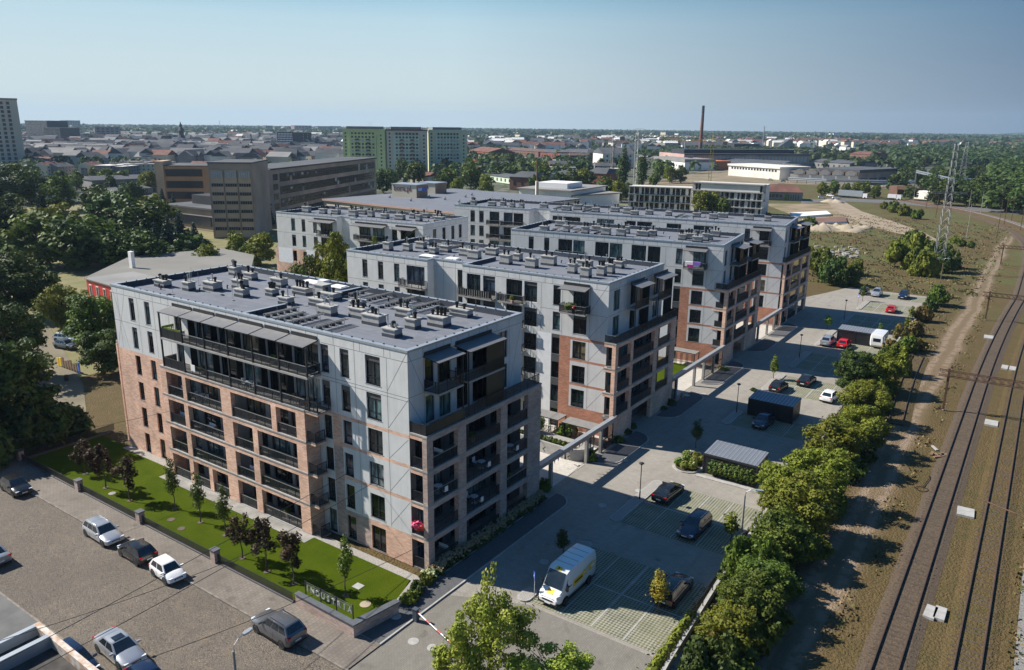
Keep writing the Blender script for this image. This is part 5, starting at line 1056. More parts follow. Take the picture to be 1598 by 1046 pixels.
# dry grass tufts over the waste ground, thicker near the camera
random.seed(4)
def tufts(name, n, x0, x1, y0, y1, mat, s, seed, avoid=True):
    r = np.random.default_rng(seed); x = r.uniform(x0, x1, n); y = y0+(y1-y0)*r.random(n)**1.5
    if avoid:
        k = ~((x > 33.4) & (x < 43.2) & (y > -60)) & (np.abs(x-29.8) > 1.6); 
        x, y = x[k], y[k]; n = len(x)
    # clumpy
    keep = (np.sin(x*.9+np.sin(y*.31)*2)+np.sin(y*.55+x*.4)+r.normal(0, .6, n)) > .2; x, y = x[keep], y[keep]; n = len(x)
    a = r.uniform(0, 6.28, n); h = s*r.uniform(.5, 1.3, n); w_ = h*.9; cx_, sx_ = np.cos(a)*w_, np.sin(a)*w_; z = np.full(n, -.07); l = r.uniform(-.6, .6, n)*h
    V = np.stack([np.stack([x-cx_, y-sx_, z], 1), np.stack([x+cx_, y+sx_, z], 1), np.stack([x+cx_*.7+l, y+sx_*.7+l, h], 1), np.stack([x-cx_*.7+l, y-sx_*.7+l, h*.8], 1)], 1).reshape(-1, 3)
    me = bpy.data.meshes.new(name); me.from_pydata(V.tolist(), [], np.arange(4*n).reshape(-1, 4).tolist()); me.materials.append(mat); tag(link(name, me), kind='stuff')
m_straw = M('dry_straw_grass', (.2, .15, .07), .95, var=.35, vs=.3); m_weed = M('green_weeds', (.1, .11, .032), .9, var=.4, vs=.3)
tufts('dry_grass', 32000, 21.6, 60, -25, 230, m_straw, .14, 1); tufts('weeds', 22000, 21.6, 60, -25, 230, m_weed, .13, 2)
tufts('dry_grass', 14000, -40, 30, 156, 330, m_straw, .2, 3, False); tufts('weeds', 12000, -40, 30, 156, 330, m_weed, .22, 4, False)
tufts('grass', 5000, 43.2, 60, -10, 60, m_weed, .14, 6, False)
# ---------------------------------------------------------------- vehicles (x forward, wheels on z = 0)
def loft(b, st, mat):
    """st: (x, z bottom, z top, half width at the waist, half width at the top)"""
    rings = []
    for x, zb, zt, w_, wt in st:
        h = zt-zb
        P = [(w_*.86, zb), (w_*.98, zb+h*.16), (w_, zb+h*.5), (w_*.985, zb+h*.78), (wt, zt-.03), (wt*.6, zt+.015), (0, zt+.025)]
        P = P+[(-y, z) for y, z in P[-2::-1]]
        rings.append([b.P((x, y, z)) for y, z in P])
    k = b.mi(mat)
    for r0, r1 in zip(rings, rings[1:]):
        for i in range(len(r0)-1): b.f.append([r0[i], r0[i+1], r1[i+1], r1[i]]); b.m.append(k)
        b.f.append([r0[-1], r0[0], r1[0], r1[-1]]); b.m.append(k)
    b.f.append(rings[0]); b.m.append(k); b.f.append(rings[-1][::-1]); b.m.append(k)
def lerp3(a, b_, t): return tuple(a[i]+(b_[i]-a[i])*t for i in range(3))
def pane_on(A, B, Cc, D, u0, u1, v0, v1, out):
    """quad inset on the quad A(bl) B(br) C(tr) D(tl), pushed out"""
    def q(u, v): lo = lerp3(A, B, u); hi = lerp3(D, Cc, u); return Vector(lerp3(lo, hi, v))
    P = [q(u0, v0), q(u1, v0), q(u1, v1), q(u0, v1)]; n = (P[1]-P[0]).cross(P[3]-P[0]).normalized(); return [p+n*out for p in P]
def wheel_meshes():
    t = MB(); 
    prof = [(.24, -.1), (.31, -.1), (.325, -.07), (.325, .07), (.31, .1), (.24, .1)]
    t.lathe(prof, m_rubber, 18); me = t.mesh('wheel', 40); me.transform(Matrix.Rotation(math.pi/2, 4, 'X'))
    r = MB(); r.lathe([(.22, -.095), (.235, -.1), (.235, -.06), (.05, -.055)][::-1] if False else [(.06, -.085), (.21, -.08), (.235, -.104), (.24, -.09), (.24, .09), (.235, .104), (.21, .08), (.06, .085)], m_rim, 16)
    for i in range(5):
        a = i*1.2566; 
        for s_ in (-.098, .092): r.prism([(math.cos(a+.25)*.09, math.sin(a+.25)*.09), (math.cos(a+.38)*.2, math.sin(a+.38)*.2), (math.cos(a+.88)*.2, math.sin(a+.88)*.2), (math.cos(a+1.0)*.09, math.sin(a+1.0)*.09)], s_, s_+.006, m_black)
    m2 = r.mesh('rim'); m2.transform(Matrix.Rotation(math.pi/2, 4, 'X')); return me, m2
WHEEL = wheel_meshes()
SHAPES = {  # length, width, height, bonnet height, belt, x of: windscreen base, roof front, roof rear, rear glass base ; tail height
 'small': (3.55, 1.64, 1.48, .88, .93, 2.75, 2.1, .5, .1, .95), 'hatch': (4.2, 1.78, 1.48, .9, .95, 3.1, 2.35, .75, .2, .98), 'estate': (4.75, 1.82, 1.48, .88, .93, 3.4, 2.65, .45, .12, .95),
 'saloon': (4.7, 1.82, 1.43, .86, .94, 3.4, 2.6, 1.35, .6, 1.02), 'suv': (4.65, 1.9, 1.72, 1.08, 1.15, 3.35, 2.65, .6, .15, 1.12), 'mpv': (4.3, 1.78, 1.62, 1.0, 1.0, 3.45, 2.5, .5, .12, 1.0)}
CARC = {}
def car_meshes(shape, pm, roof=None):
    k = (shape, pm.name)
    if k in CARC: return CARC[k]
    L, W, Ht, hb, belt, xw, xf, xr, xb, tail = SHAPES[shape]; w_ = W/2; o = {}
    b = MB()
    loft(b, [(.0, .42, tail-.3, w_*.78, w_*.68), (.06, .3, tail-.08, w_*.9, w_*.8), (.25, .24, tail, w_*.985, w_*.86), (xb+.15, .22, belt+.03, w_, w_*.9), (L*.5, .2, belt, w_, w_*.9), (xw-.1, .2, belt-.01, w_, w_*.9), (xw+.1, .22, hb+.02, w_, w_*.86), (L-.35, .22, hb-.1, w_*.96, w_*.78), (L-.1, .26, hb-.22, w_*.86, w_*.66), (L, .36, hb-.4, w_*.68, w_*.55)], pm)
    zb = belt-.02; wb, wt = w_*.9, w_*.7; zr = Ht
    # cabin
    V = [(xb, -wb, zb), (xw, -wb, zb-.02), (xw, wb, zb-.02), (xb, wb, zb), (xr, -wt, zr-.04), (xf, -wt, zr-.03), (xf, wt, zr-.03), (xr, wt, zr-.04)]
    b.face([V[0], V[1], V[5], V[4]], pm); b.face([V[2], V[3], V[7], V[6]], pm); b.face([V[1], V[2], V[6], V[5]], pm); b.face([V[3], V[0], V[4], V[7]], pm)
    xm = (xr+xf)/2; T = [(xr+.1, -wt*.82, zr), (xf-.12, -wt*.82, zr), (xf-.12, wt*.82, zr), (xr+.1, wt*.82, zr), (xm, 0, zr+.025)]
    b.face([V[4], V[5], T[1], T[0]], pm); b.face([V[5], V[6], T[2], T[1]], pm); b.face([V[6], V[7], T[3], T[2]], pm); b.face([V[7], V[4], T[0], T[3]], pm)
    for i in range(4): b.face([T[i], T[(i+1) % 4], T[4]], pm)
    ax = (.78, L-.85)
    o['body'] = b.mesh('body', 32)
    tr = MB()
    for x in ax:
        for s_ in (-1, 1): tr.tube((x, s_*(w_-.12), .33), (x, s_*(w_+.004), .33), .385, m_black, 18)
    tr.box((.02, -w_*.8, .3), (.1, w_*.8, .42), m_black); tr.box((L-.1, -w_*.7, .28), (L-.015, w_*.7, .42), m_black); tr.box((L-.075, -.35, .48), (L-.005, .35, .6), m_black)
    for s_ in (-1, 1): tr.box((.9, s_*(w_+.002), .2), (L-1, s_*(w_-.05), .3), m_black)
    for s_ in (-1, 1): tr.face([(q, s_*(w_+.004), z) for q, z in ((xm+.1, .3), (xm+.125, .3), (xm+.125, belt-.12), (xm+.1, belt-.12))][::s_], m_black)
    if shape in ('estate', 'suv'):
        for s_ in (-1, 1): tr.tube((xr+.25, s_*wt*.86, zr+.05), (xf-.2, s_*wt*.86, zr+.05), .022, m_steel if shape == 'estate' else m_black, 6)
    o['trim'] = tr.mesh('trim')
    g = lambda *a: a
    m = MB(); m.face(pane_on(V[1], V[2], V[6], V[5], .06, .94, .05, .95, .008), m_carglass); o['windscreen'] = m.mesh('windscreen')
    m = MB(); m.face(pane_on(V[3], V[0], V[4], V[7], .1, .9, .12, .9, .008), m_carglass); o['rear_window'] = m.mesh('rear_window')
    n = 3 if shape in ('estate', 'suv', 'mpv') else 2; cuts = {3: [(.05, .3), (.33, .6), (.63, .93)], 2: [(.1, .46), (.5, .92)]}[n]
    for s_, Q in ((-1, (V[0], V[1], V[5], V[4])), (1, (V[2], V[3], V[7], V[6]))):
        m = MB()
        for a, c in cuts:
            if s_ > 0: a, c = 1-c, 1-a
            m.face(pane_on(*Q, a, c, .1, .9, .008), m_carglass)
        o['side_windows' if s_ < 0 else 'side_windows_b'] = m.mesh('side_windows')
    m = MB(); m.box((-.05, -.13, -.07), (.09, .13, .07), pm); o['wing_mirror'] = m.mesh('wing_mirror')
    m = MB(); m.prism([(-.16, -.2), (.1, -.16), (.14, .14), (-.02, .2)], -.07, .06, m_lampglass); o['headlight'] = m.mesh('headlight')
    m = MB(); m.box((-.05, -.16, -.1), (.12, .14, .1), m_redlight); o['tail_light'] = m.mesh('tail_light')
    m = MB(); m.box((-.01, -.26, -.055), (.01, .26, .055), m_plate); o['number_plate'] = m.mesh('number_plate')
    CARC[k] = (o, ax); return CARC[k]
def car(shape, pm, x, y, rz, label, group, z=.03, name='parked_car', sunroof=False, parts=True):
    o, ax = car_meshes(shape, pm); L, W, Ht, hb, belt, xw, xf, xr, xb, tail = SHAPES[shape]; a = R_(rz)
    t = empty(name, (x-math.cos(a)*L/2, y-math.sin(a)*L/2, z), a); tag(t, label, 'car', group)
    link('body', o['body'], t)
    for k in ('windscreen', 'rear_window', 'side_windows', 'side_windows_b'): link(k.replace('_b', ''), o[k], t)
    for q in ax:
        for s_ in (-1, 1): w_ = link('wheel', WHEEL[0], t, (q, s_*(W/2-.09), .325)); link('rim', WHEEL[1], w_)
    if not parts: return t
    link('trim', o['trim'], t)
    for s_ in (-1, 1):
        link('wing_mirror', o['wing_mirror'], t, (xw-.25, s_*(W/2+.06), belt+.06))
        link('headlight', o['headlight'], t, (L-.23, s_*(W/2*.68), hb-.24), 0, (1, s_, 1)); link('tail_light', o['tail_light'], t, (.1, s_*W/2*.74, tail-.16))
    link('number_plate', o['number_plate'], t, (L+.002, 0, .5)); link('number_plate', o['number_plate'], t, (.0, 0, .6))
    if sunroof: m = MB(); m.box((-.25, -.38, 0), (.35, .38, .012), m_carglass); m.build('sunroof', t, ((xr+xf)/2+.2, 0, Ht+.02))
    return t
c_black = paint('black_car_paint', (.012, .012, .014)); c_navy = paint('dark_blue_car_paint', (.008, .017, .05)); c_silver = paint('silver_car_paint', (.5, .52, .55), .6, .3); c_white = paint('white_car_paint', (.8, .8, .8)); c_grey = paint('grey_car_paint', (.17, .18, .2), .6, .3); c_red = paint('red_car_paint', (.55, .01, .015)); c_dgreen = paint('dark_green_car_paint', (.01, .03, .025)); c_lgrey = paint('light_grey_car_paint', (.33, .35, .37), .5, .3)
G1, G2 = 'cars parked along the cobbled street', 'cars in the car park'
car('hatch', c_black, -42.6, -13.3, -2, 'black hatchback parked alone far up the cobbled street', G1)
car('estate', c_silver, -26.2, -13.0, -2, 'silver estate car with roof rails on the cobbled street', G1)
car('hatch', c_black, -20.6, -13.0, 178, 'black hatchback between the silver estate and the white small car', G1)
car('small', c_white, -15.6, -13.2, -4, 'small white two-door car, first in its row of three', G1)
car('suv', c_grey, -1.9, -12.8, 178, 'grey off-road car beside the lettered garden wall', G1)
car('saloon', c_silver, -9.2, -20.9, -3, 'silver saloon with a dark sunroof across the street', G1, sunroof=True)
car('hatch', c_navy, -4.3, -21.6, -4, 'shiny dark blue car just ahead of the silver saloon', G1)
car('mpv', c_navy, -10.2, -23.6, 0, 'dark blue car half hidden behind the flat garage roof', G1, .1)
car('saloon', c_lgrey, -30.6, -20.6, 178, 'grey saloon cut off by the left edge of the picture', G1)
car('hatch', c_navy, -22.5, -27.6, 20, 'dark blue car in shadow beyond the garage roof', G1, .1)
car('saloon', c_black, 12.7, 25.3, 88, 'black coupe-like saloon beside the lamp post island', G2)
car('estate', c_navy, 17.6, 20.2, -92, 'dark blue estate with its bonnet towards the van', G2)
car('estate', c_black, 20.2, 9.3, 90, 'black estate by the orange-leaved sapling', G2)
car('hatch', c_navy, 14.5, 51.2, -93, 'dark blue car in front of the middle shed', G2)
car('hatch', c_black, 12.0, 66.6, 87, 'black car just behind the middle shed', G2)
car('saloon', c_black, 14.6, 72.0, 88, 'black saloon two bays right of the one behind the shed', G2)
car('hatch', c_white, 19.2, 66.6, 85, 'white hatchback at the edge of the hedge trees', G2)
car('suv', c_silver, 11.9, 97.0, 88, 'silver car beside the red one in front of the far shed', G2)
car('hatch', c_red, 14.5, 97.2, 90, 'darker red car beside the silver one at the far shed', G2)
car('hatch', c_red, 16.5, 132, 90, 'bright red car alone in a far row', G2)
car('suv', c_silver, 10.8, 147.8, -90, 'silver off-road car in the last row', G2); car('suv', c_navy, 16.3, 148.8, -90, 'dark car at the right end of the last row', G2)
car('hatch', c_dgreen, 8.0, 148.2, -90, 'dark car half hidden behind the sapling in the last row', G2)
car('estate', c_dgreen, -137.2, 29.6, 10, 'dark car parked far left beyond the trees', None); car('estate', c_silver, -96.2, 18.2, 20, 'silver car by the playground fence', None); car('hatch', c_grey, -92.2, 16, 15, 'dark grey car beside the silver one at the playground', None)

def delivery_van(x, y, rz):
    a = R_(rz); t = empty('delivery_van', (x-math.cos(a)*3, y-math.sin(a)*3, .035), a); tag(t, 'white high-roof delivery van with yellow side markings and black bumper', 'van')
    W = 1.02; b = MB()
    st = [(.0, .45, 2.62, W*.97, W*.84), (.12, .35, 2.72, W, W*.87), (1.5, .32, 2.76, W, W*.88), (4.1, .32, 2.74, W, W*.87), (4.45, .32, 2.6, W*.99, W*.84), (4.75, .32, 2.1, W*.985, W*.84), (5.15, .32, 1.42, W*.98, W*.86), (5.55, .34, 1.2, W*.94, W*.82), (5.85, .4, .98, W*.86, W*.76), (5.98, .5, .78, W*.76, W*.66)]
    loft(b, st, c_white); b.build('body', t, smooth=28)
    m = MB(); m.face([(4.47, -.78, 2.52), (4.47, .78, 2.52), (5.2, .84, 1.41), (5.2, -.84, 1.41)][::-1], m_carglass); m.fn = None
    me = m.mesh('windscreen'); me.transform(Matrix.Translation((.035, 0, .055))); link('windscreen', me, t)
    for s_ in (-1, 1):
        m = MB(); m.face([(4.95, s_*1.012, 1.35), (3.95, s_*1.024, 1.35), (3.95, s_*.99, 2.1), (4.55, s_*.985, 2.1)][::s_], m_carglass); m.build('side_window', t)
        m = MB(); m.prism([(4.85, s_*1.1), (5.0, s_*1.1), (5.0, s_*1.28), (4.85, s_*1.28)][::s_], 1.35, 1.75, m_black); m.build('wing_mirror', t)
        m = MB(); m.prism([(5.45, s_*.95), (5.9, s_*.8), (5.75, s_*.5), (5.5, s_*.75)][::s_], .95, 1.16, m_lampglass); m.build('headlight', t)
        m = MB(); m.box((-.012, s_*.85, .9), (.03, s_*1.0, 1.5), m_redlight); m.build('tail_light', t)
        m = MB(); m.box((.1, s_*1.022, .34), (5.3, s_*1.034, .52), m_black)
        for q in (1.15, 4.85): m.tube((q, s_*.9, .4), (q, s_*1.036, .4), .43, m_black, 20)
        m.build('trim', t)
        for q in (1.15, 4.85): w_ = link('wheel', WHEEL[0], t, (q, s_*.98, .36), 0, 1.1); link('rim', WHEEL[1], w_)
        # printed side markings: yellow bands, white pieces, dark lettering
        d = MB(); y_ = s_*1.032; F = lambda pts, mt, e=0: d.face([(q, y_+s_*e*.002, z) for q, z in pts][::-s_], mt)
        F([(.3, 1.95), (1.3, 1.95), (1.3, 1.35), (.3, 1.35)], m_yellow); F([(.42, 1.8), (.95, 1.8), (.95, 1.45), (.42, 1.45)], m_plate, 1)
        F([(1.3, 1.9), (1.55, 1.9), (1.95, 1.3), (1.6, 1.3)], m_yellow); F([(1.9, 1.85), (2.2, 1.85), (1.8, 1.2), (1.55, 1.2)], m_yellow, 1); F([(2.1, 1.75), (3.7, 1.65), (3.8, 1.12), (2.1, 1.12)], m_yellow); F([(1.6, 1.6), (2.1, 1.65), (2.1, 1.55), (1.7, 1.5)], m_plate, 2)
        F([(2.3, 1.5), (3.5, 1.45), (3.5, 1.3), (2.3, 1.33)], m_black, 1)
        d.build('side_marking', t)
    m = MB(); m.box((5.5, -.9, .32), (5.96, .9, .6), m_black); m.build('bumper', t)
    m = MB(); m.box((5.93, -.5, .66), (6.0, .5, .78), m_black); m.box((5.85, -.6, .84), (5.93, .6, .9), m_black); m.build('grille', t)
    m = MB(); m.box((5.965, -.26, .42), (5.985, .26, .53), m_plate); m.build('number_plate', t)
    m = MB(); m.face([(4.15, -.28, 2.78), (4.48, -.28, 2.62), (4.48, .28, 2.62), (4.15, .28, 2.78)], m_yellow); m.face([(4.2, -.05, 2.785), (4.4, -.05, 2.69), (4.4, .05, 2.69), (4.2, .05, 2.785)], m_black); m.build('roof_marking', t)
    m = MB(); m.face([(5.3, -.3, 1.36), (5.72, -.3, 1.14), (5.72, .3, 1.14), (5.3, .3, 1.36)], m_yellow); m.build('bonnet_marking', t)
    b = MB()
    for q in (1.0, 1.8, 2.6, 3.4): b.box((q, -.82, 2.775), (q+.04, .82, 2.795), m_conc)
    b.build('roof_rib', t)
delivery_van(12.75, 4.7, -91)
def caravan(x, y):
    t = empty('caravan', (x, y, .03), R_(90)); tag(t, 'white caravan parked against the far shed', 'caravan'); b = MB()
    loft(b, [(-2.4, .7, 2.2, .95, .85), (-2.2, .4, 2.6, 1.1, 1.0), (2.0, .4, 2.6, 1.1, 1.), (2.4, .5, 1.9, 1.05, .9)], c_white); b.build('body', t, smooth=30)
    for s_ in (-1, 1):
        m = MB(); m.box((-1, s_*1.09, 1.3), (.6, s_*1.12, 1.85), m_carglass); m.build('window', t); w_ = link('wheel', WHEEL[0], t, (0, s_*.98, .325)); link('rim', WHEEL[1], w_)
    m = MB(); m.box((-2.42, -.6, 1.3), (-2.3, .6, 1.9), m_carglass); m.build('window', t)
caravan(19.4, 101.3)
def lorry(px, py, rz, L, label, col, hh=3.6):
    p = at(px, py); t = empty('lorry', (p.x, p.y, 0), R_(rz)); tag(t, label, 'lorry'); b = MB(); b.box((-L/2, -1.25, 1.), (L/2-2.6, 1.25, hh), col); b.build('cargo_box', t)
    b = MB(); b.prism([(L/2-2.4, -1.2), (L/2-.1, -1.2), (L/2, -1), (L/2, 1), (L/2-.1, 1.2), (L/2-2.4, 1.2)], .5, 2.9, c_white); b.build('cab', t); b = MB(); b.box((L/2-.02, -1, 1.6), (L/2+.02, 1, 2.5), m_carglass); b.build('windscreen', t)
    for q in (-L/2+1.2, -L/2+2.4, L/2-1.2):
        for s_ in (-1, 1): link('wheel', WHEEL[0], t, (q, s_*1.1, .5), 0, 1.5)
lorry(1331, 309, -8, 16, 'long lorry with pale box trailer on the road across the waste ground', m_cap, 4.0); lorry(1396, 312, -5, 7, 'white box van further right on the same road', c_white, 3.)
for i, (px, py, rz, pm) in enumerate([(1203, 282, 0, c_lgrey), (1222, 284, 30, c_silver), (1296, 307, -10, c_white), (1283, 310, 0, c_lgrey), (1305, 311, 0, c_silver)]):
    p = at(px, py); car('hatch', pm, p.x, p.y, rz, ['pale car on the far road before the white hall', 'silver car near the white hall gable', 'white car where the sandy track meets the road', 'grey car at the waste ground entrance', 'silver car beside the entrance of the sandy track'][i], 'cars beyond the waste ground', parts=False)
rr = random.Random(9)
for i in range(46):
    p = at(rr.uniform(1345, 1418), rr.uniform(238, 262)); k = rr.choice([c_white, c_silver, c_grey, c_red, c_navy]); car(rr.choice(['hatch', 'suv']), k, p.x, p.y, rr.choice([10, 100, 12]), k.name.split('_car')[0].replace('_', ' ')+' car on the big open lot beyond the halls', 'cars on the distant lot, '+k.name.split('_car')[0].replace('_', ' '), parts=False)

# ---------------------------------------------------------------- walls, fences, sign
def brick_wall_with_sign():
    w1 = empty('garden_wall', (0, -9.55, 0)); tag(w1, 'low L-shaped brick garden wall with dark slab coping at the street corner', 'wall')
    b = MB(); b.prism([(-3.6, -.2), (2.75, -.35), (3.05, -.35), (3.75, 3.75), (3.4, 3.8), (2.62, .02), (-3.6, .12)], 0, 1.12, m_brick_pale); b.build('brickwork', w1)
    b = MB(); P = [(-3.65, -.28), (2.7, -.43), (3.13, -.43), (3.85, 3.85), (3.34, 3.9), (2.56, .1), (-3.65, .2)]
    b.prism(P, 1.12, 1.22, m_coping); b.build('coping', w1)
    s = empty('lettered_sign', (0, -9.55, 0)); tag(s, 'metal lettering on a mesh panel standing along the corner wall', 'sign')
    x0, x1, y0, y1 = -3.0, 2.35, .12, .06; ang = math.atan2(y1-y0, x1-x0)
    for q in (0, .33, .66, 1.): b = MB(); b.box((-.035, -.035, 0), (.035, .035, 2.28), m_dark); b.build('post', s, (x0+(x1-x0)*q, y0+(y1-y0)*q+.25, 0))
    b = MB(); L = x1-x0
    for z in (1.45, 1.5, 2.0, 2.05, 2.2): b.box((0, -.008, z), (L, .008, z+.015), m_weathersign)
    for i in range(int(L/.16)): b.box((i*.16, -.006, 1.42), (i*.16+.012, .006, 2.22), m_weathersign)
    b.build('mesh_panel', s, (x0, y0+.25, 0), ang)
    for i, ch in enumerate('INDUSTRIA'):
        c = bpy.data.curves.new('letter', 'FONT'); c.body = ch; c.size = .66; c.extrude = .025; c.align_x = 'CENTER'; c.offset = .012; c.materials.append(m_sign)
        tmp = bpy.data.objects.new('letter', c); C.objects.link(tmp); dg_ = bpy.context.evaluated_depsgraph_get(); me = bpy.data.meshes.new_from_object(tmp.evaluated_get(dg_)); bpy.data.objects.remove(tmp)
        me.transform(Matrix.Rotation(math.pi/2, 4, 'X')); o = link('letter', me, s, (x0+.32+i*.59, y0+.18, 1.5), ang)
m_coping = M('dark_slate_coping', (.085, .095, .11), .7, var=.15); m_sign = M('brushed_sign_metal', (.45, .46, .43), .5, .3); m_weathersign = M('grey_mesh_metal', (.2, .21, .19), .6, .3)
brick_wall_with_sign()
def fence_run():
    b = MB(); xs = [-50.2, -37.4, -26.0, -14.3, -3.75]
    pil = MB(); pil.box((-.32, -.28, 0), (.32, .28, 1.25), m_brick_pale); pil.box((-.38, -.34, 1.25), (.38, .34, 1.34), m_coping); pm = pil.mesh('gate_pillar')
    nm = ['at the far left corner', 'second from the left', 'third from the left', 'behind the small white car']
    for i, x in enumerate(xs[:-1]): tag(link('fence_pillar', pm, None, (x, -9.55, 0)), 'squat brick fence pillar with slate cap '+nm[i], 'pillar', 'brick pillars of the lawn fence')
    for i, (a, c) in enumerate(zip(xs, xs[1:])):
        t = empty('lawn_fence', ((a+c)/2, -9.55, 0)); tag(t, 'low dark mesh fence on a dark plinth, '+['leftmost run', 'run behind the silver estate', 'run behind the white small car', 'run nearest the brick corner wall'][i], 'fence', 'low fences along the lawn'); l = (c-a)/2-.33
        b = MB(); b.box((-l, -.12, 0), (l, .12, .22), m_darkpanel); b.build('plinth', t)
        b = MB(); b.box((-l, -.02, .9), (l, .02, .95), m_dark); b.box((-l, -.015, .26), (l, .015, .3), m_dark)
        for k in range(int(2*l/.1)): b.box((-l+k*.1, -.01, .3), (-l+k*.1+.045, .01, .9), m_dark)
        b.build('mesh_panel', t)
    b = MB(); b.box((-50.4, -9.5, 0), (-50.05, 1, .22), m_darkpanel)
    for k in range(95): b.box((-50.25, -9.2+k*.11, .22), (-50.2, -9.15+k*.11, .95), m_dark)
    b.box((-50.27, -9.3, .95), (-50.18, 1.3, 1.), m_dark); tag(b.build('lawn_fence'), 'dark fence run turning away from the street at the lawn end', 'fence')
fence_run()
# car park wall with fence
t = empty('car_park_wall', (22, 70, 0)); tag(t, 'long low concrete wall with dark railings along the railway side of the car park', 'wall')
b = MB(); line = [(24.6, -12), (23.3, .5), (22.6, 12.5), (21.9, 30), (21.7, 100), (21.4, 152)]
for (xa, ya), (xc, yc) in zip(line, line[1:]): b.face([(xa-22, ya-70, .55), (xa-22+.28, ya-70, .55), (xc-22+.28, yc-70, .55), (xc-22, yc-70, .55)], m_kerb); b.face([(xa-22, ya-70, -.1), (xa-22, ya-70, .55), (xc-22, yc-70, .55), (xc-22, yc-70, -.1)], m_kerb); b.face([(xa-22+.28, ya-70, .55), (xa-22+.28, ya-70, -.3), (xc-22+.28, yc-70, -.3), (xc-22+.28, yc-70, .55)], m_kerb)
b.build('wall', t)
def xat(y):
    for (xa, ya), (xc, yc) in zip(line, line[1:]):
        if ya <= y <= yc: return xa+(xc-xa)*(y-ya)/(yc-ya)
    return 21.5
b = MB(); pst = MB()
for y in np.arange(-11.5, 151, 2.5): x = xat(y)+.14; pst.box((x-22-.03, y-70-.03, .55), (x-22+.03, y-70+.03, 1.6), m_dark)
tag(pst.build('fence_posts', t), kind='stuff')
for y in np.arange(-11.5, 148.6, 2.5):
    x, x2 = xat(y)+.14-22, xat(y+2.5)+.14-22
    for z in (.75, 1.05, 1.3, 1.52): b.face([(x, y-70, z), (x2, y+2.5-70, z), (x2, y+2.5-70, z+.035), (x, y-70, z+.035)], m_dark)
tag(b.build('fence_rails', t), kind='stuff')
# ---------------------------------------------------------------- bicycle and bin sheds
def shed(x0, x1, y0, y1, label, green=False, light=False):
    t = empty('garden_shed', ((x0+x1)/2, (y0+y1)/2, .03)); t.name = 'bin_shed'; tag(t, label, 'shed', 'dark metal sheds in the car park'); w_, d = (x1-x0)/2, (y1-y0)/2; H0, H1 = 2.35, 2.55
    b = MB()
    b.face([(-w_, -d, H0), (w_, -d, H0), (w_, d, H1), (-w_, d, H1)], m_sheet); b.face([(-w_, -d, H0-.2), (-w_, d, H1-.2), (w_, d, H1-.2), (w_, -d, H0-.2)], m_dark)
    for a, c in (((-w_, -d), (w_, -d)), ((w_, -d), (w_, d)), ((w_, d), (-w_, d)), ((-w_, d), (-w_, -d))):
        za = H0 if a[1] < 0 else H1; zc = H0 if c[1] < 0 else H1; b.face([(*a, za-.22), (*c, zc-.22), (*c, zc+.04), (*a, za+.04)], m_dark)
    for i in range(int(2*w_/.45)): x = -w_+.2+i*.45; b.face([(x, -d, H0+.035), (x+.09, -d, H0+.035), (x+.09, d, H1+.035), (x, d, H1+.035)], m_cap); b.face([(x, -d, H0), (x, -d, H0+.035), (x, d, H1+.035), (x, d, H1)], m_cap)
    b.build('roof', t)
    b = MB(); n = int(2*w_/.14)
    for i in range(n): b.box((-w_+.06+i*.14, -d+.08, .05), (-w_+.15+i*.14, -d+.11, H0-.22), m_dark)
    for i in range(int(2*d/.14)): b.box((-w_+.06, -d+.1+i*.14, .05), (-w_+.09, -d+.19+i*.14, H0-.2), m_dark); b.box((w_-.09, -d+.1+i*.14, .05), (w_-.06, -d+.19+i*.14, H0-.2), m_dark)
    b.box((-w_+.1, -d+.13, .05), (w_-.1, -d+.15, H0-.25), m_screen); b.box((w_-.13, -d+.1, .05), (w_-.11, d-.1, H0-.25), m_screen); b.box((-w_+.11, -d+.1, .05), (-w_+.13, d-.1, H0-.25), m_screen)
    b.build('slatted_wall', t)
    for a in (-w_+.05, 0, w_-.05): b = MB(); b.box((a-.05, -d+.02, 0), (a+.05, -d+.12, H0-.2), m_dark); b.build('post', t)
    if green:
        for i in range(9):
            b = MB(); cx_ = (x0+x1)/2-w_+1.1+i*.56
            leafball(b, cx_, y0-.1, 1.1, .55, 150, .1, f_dark, 1.6); leafball(b, cx_+.1, y0-.2, .9, .5, 90, .09, f_mid, 1.5); tag(b.build('climbing_plant'), 'dark climbing plant covering the near wall of the first shed', 'plant', 'climbing plants on the shed')
    return t
m_sheet = M('ribbed_grey_sheet', (.2, .215, .245), .5, .2, var=.08)
shed(13.4, 19.4, 32.9, 36.9, 'shed with pale ribbed roof and climbing plants on its wall', True); shed(11.6, 17.5, 53.6, 57.4, 'dark slatted shed in the middle of the car park'); shed(12.6, 18.7, 99.9, 103.2, 'farthest shed, with silvery roof, beside the caravan')
# ---------------------------------------------------------------- lamps, signs, barrier
lb = MB(); lb.lathe([(.07, 0), (.07, .9), (.05, .92), (.045, 3.95), (.03, 4.1)], m_dark, 10); lbm = lb.mesh('pole', 40)
lh = MB(); lh.lathe([(.06, 3.85), (.26, 4.0), (.28, 4.06), (.1, 4.14), (.03, 4.2)], m_dark, 14); lhm = lh.mesh('lamp_head', 40)
for i, (px, py) in enumerate([(998, 781), (1149, 645), (1247, 560), (1317, 500), (724, 1046+34)]):
    p = at(px, py) if i < 4 else Vector((13.3, -9.6, 0)); t = empty('street_lamp', (p.x, p.y, .1)); tag(t, 'slim black lamp post '+['beside the black saloon', 'left of the middle shed', 'on the island beyond the middle shed', 'at the far end of the car park lane', 'among the leaves at the entrance barrier'][i], 'street lamp', 'slim black lamp posts'); link('pole', lbm, t); link('lamp_head', lhm, t)
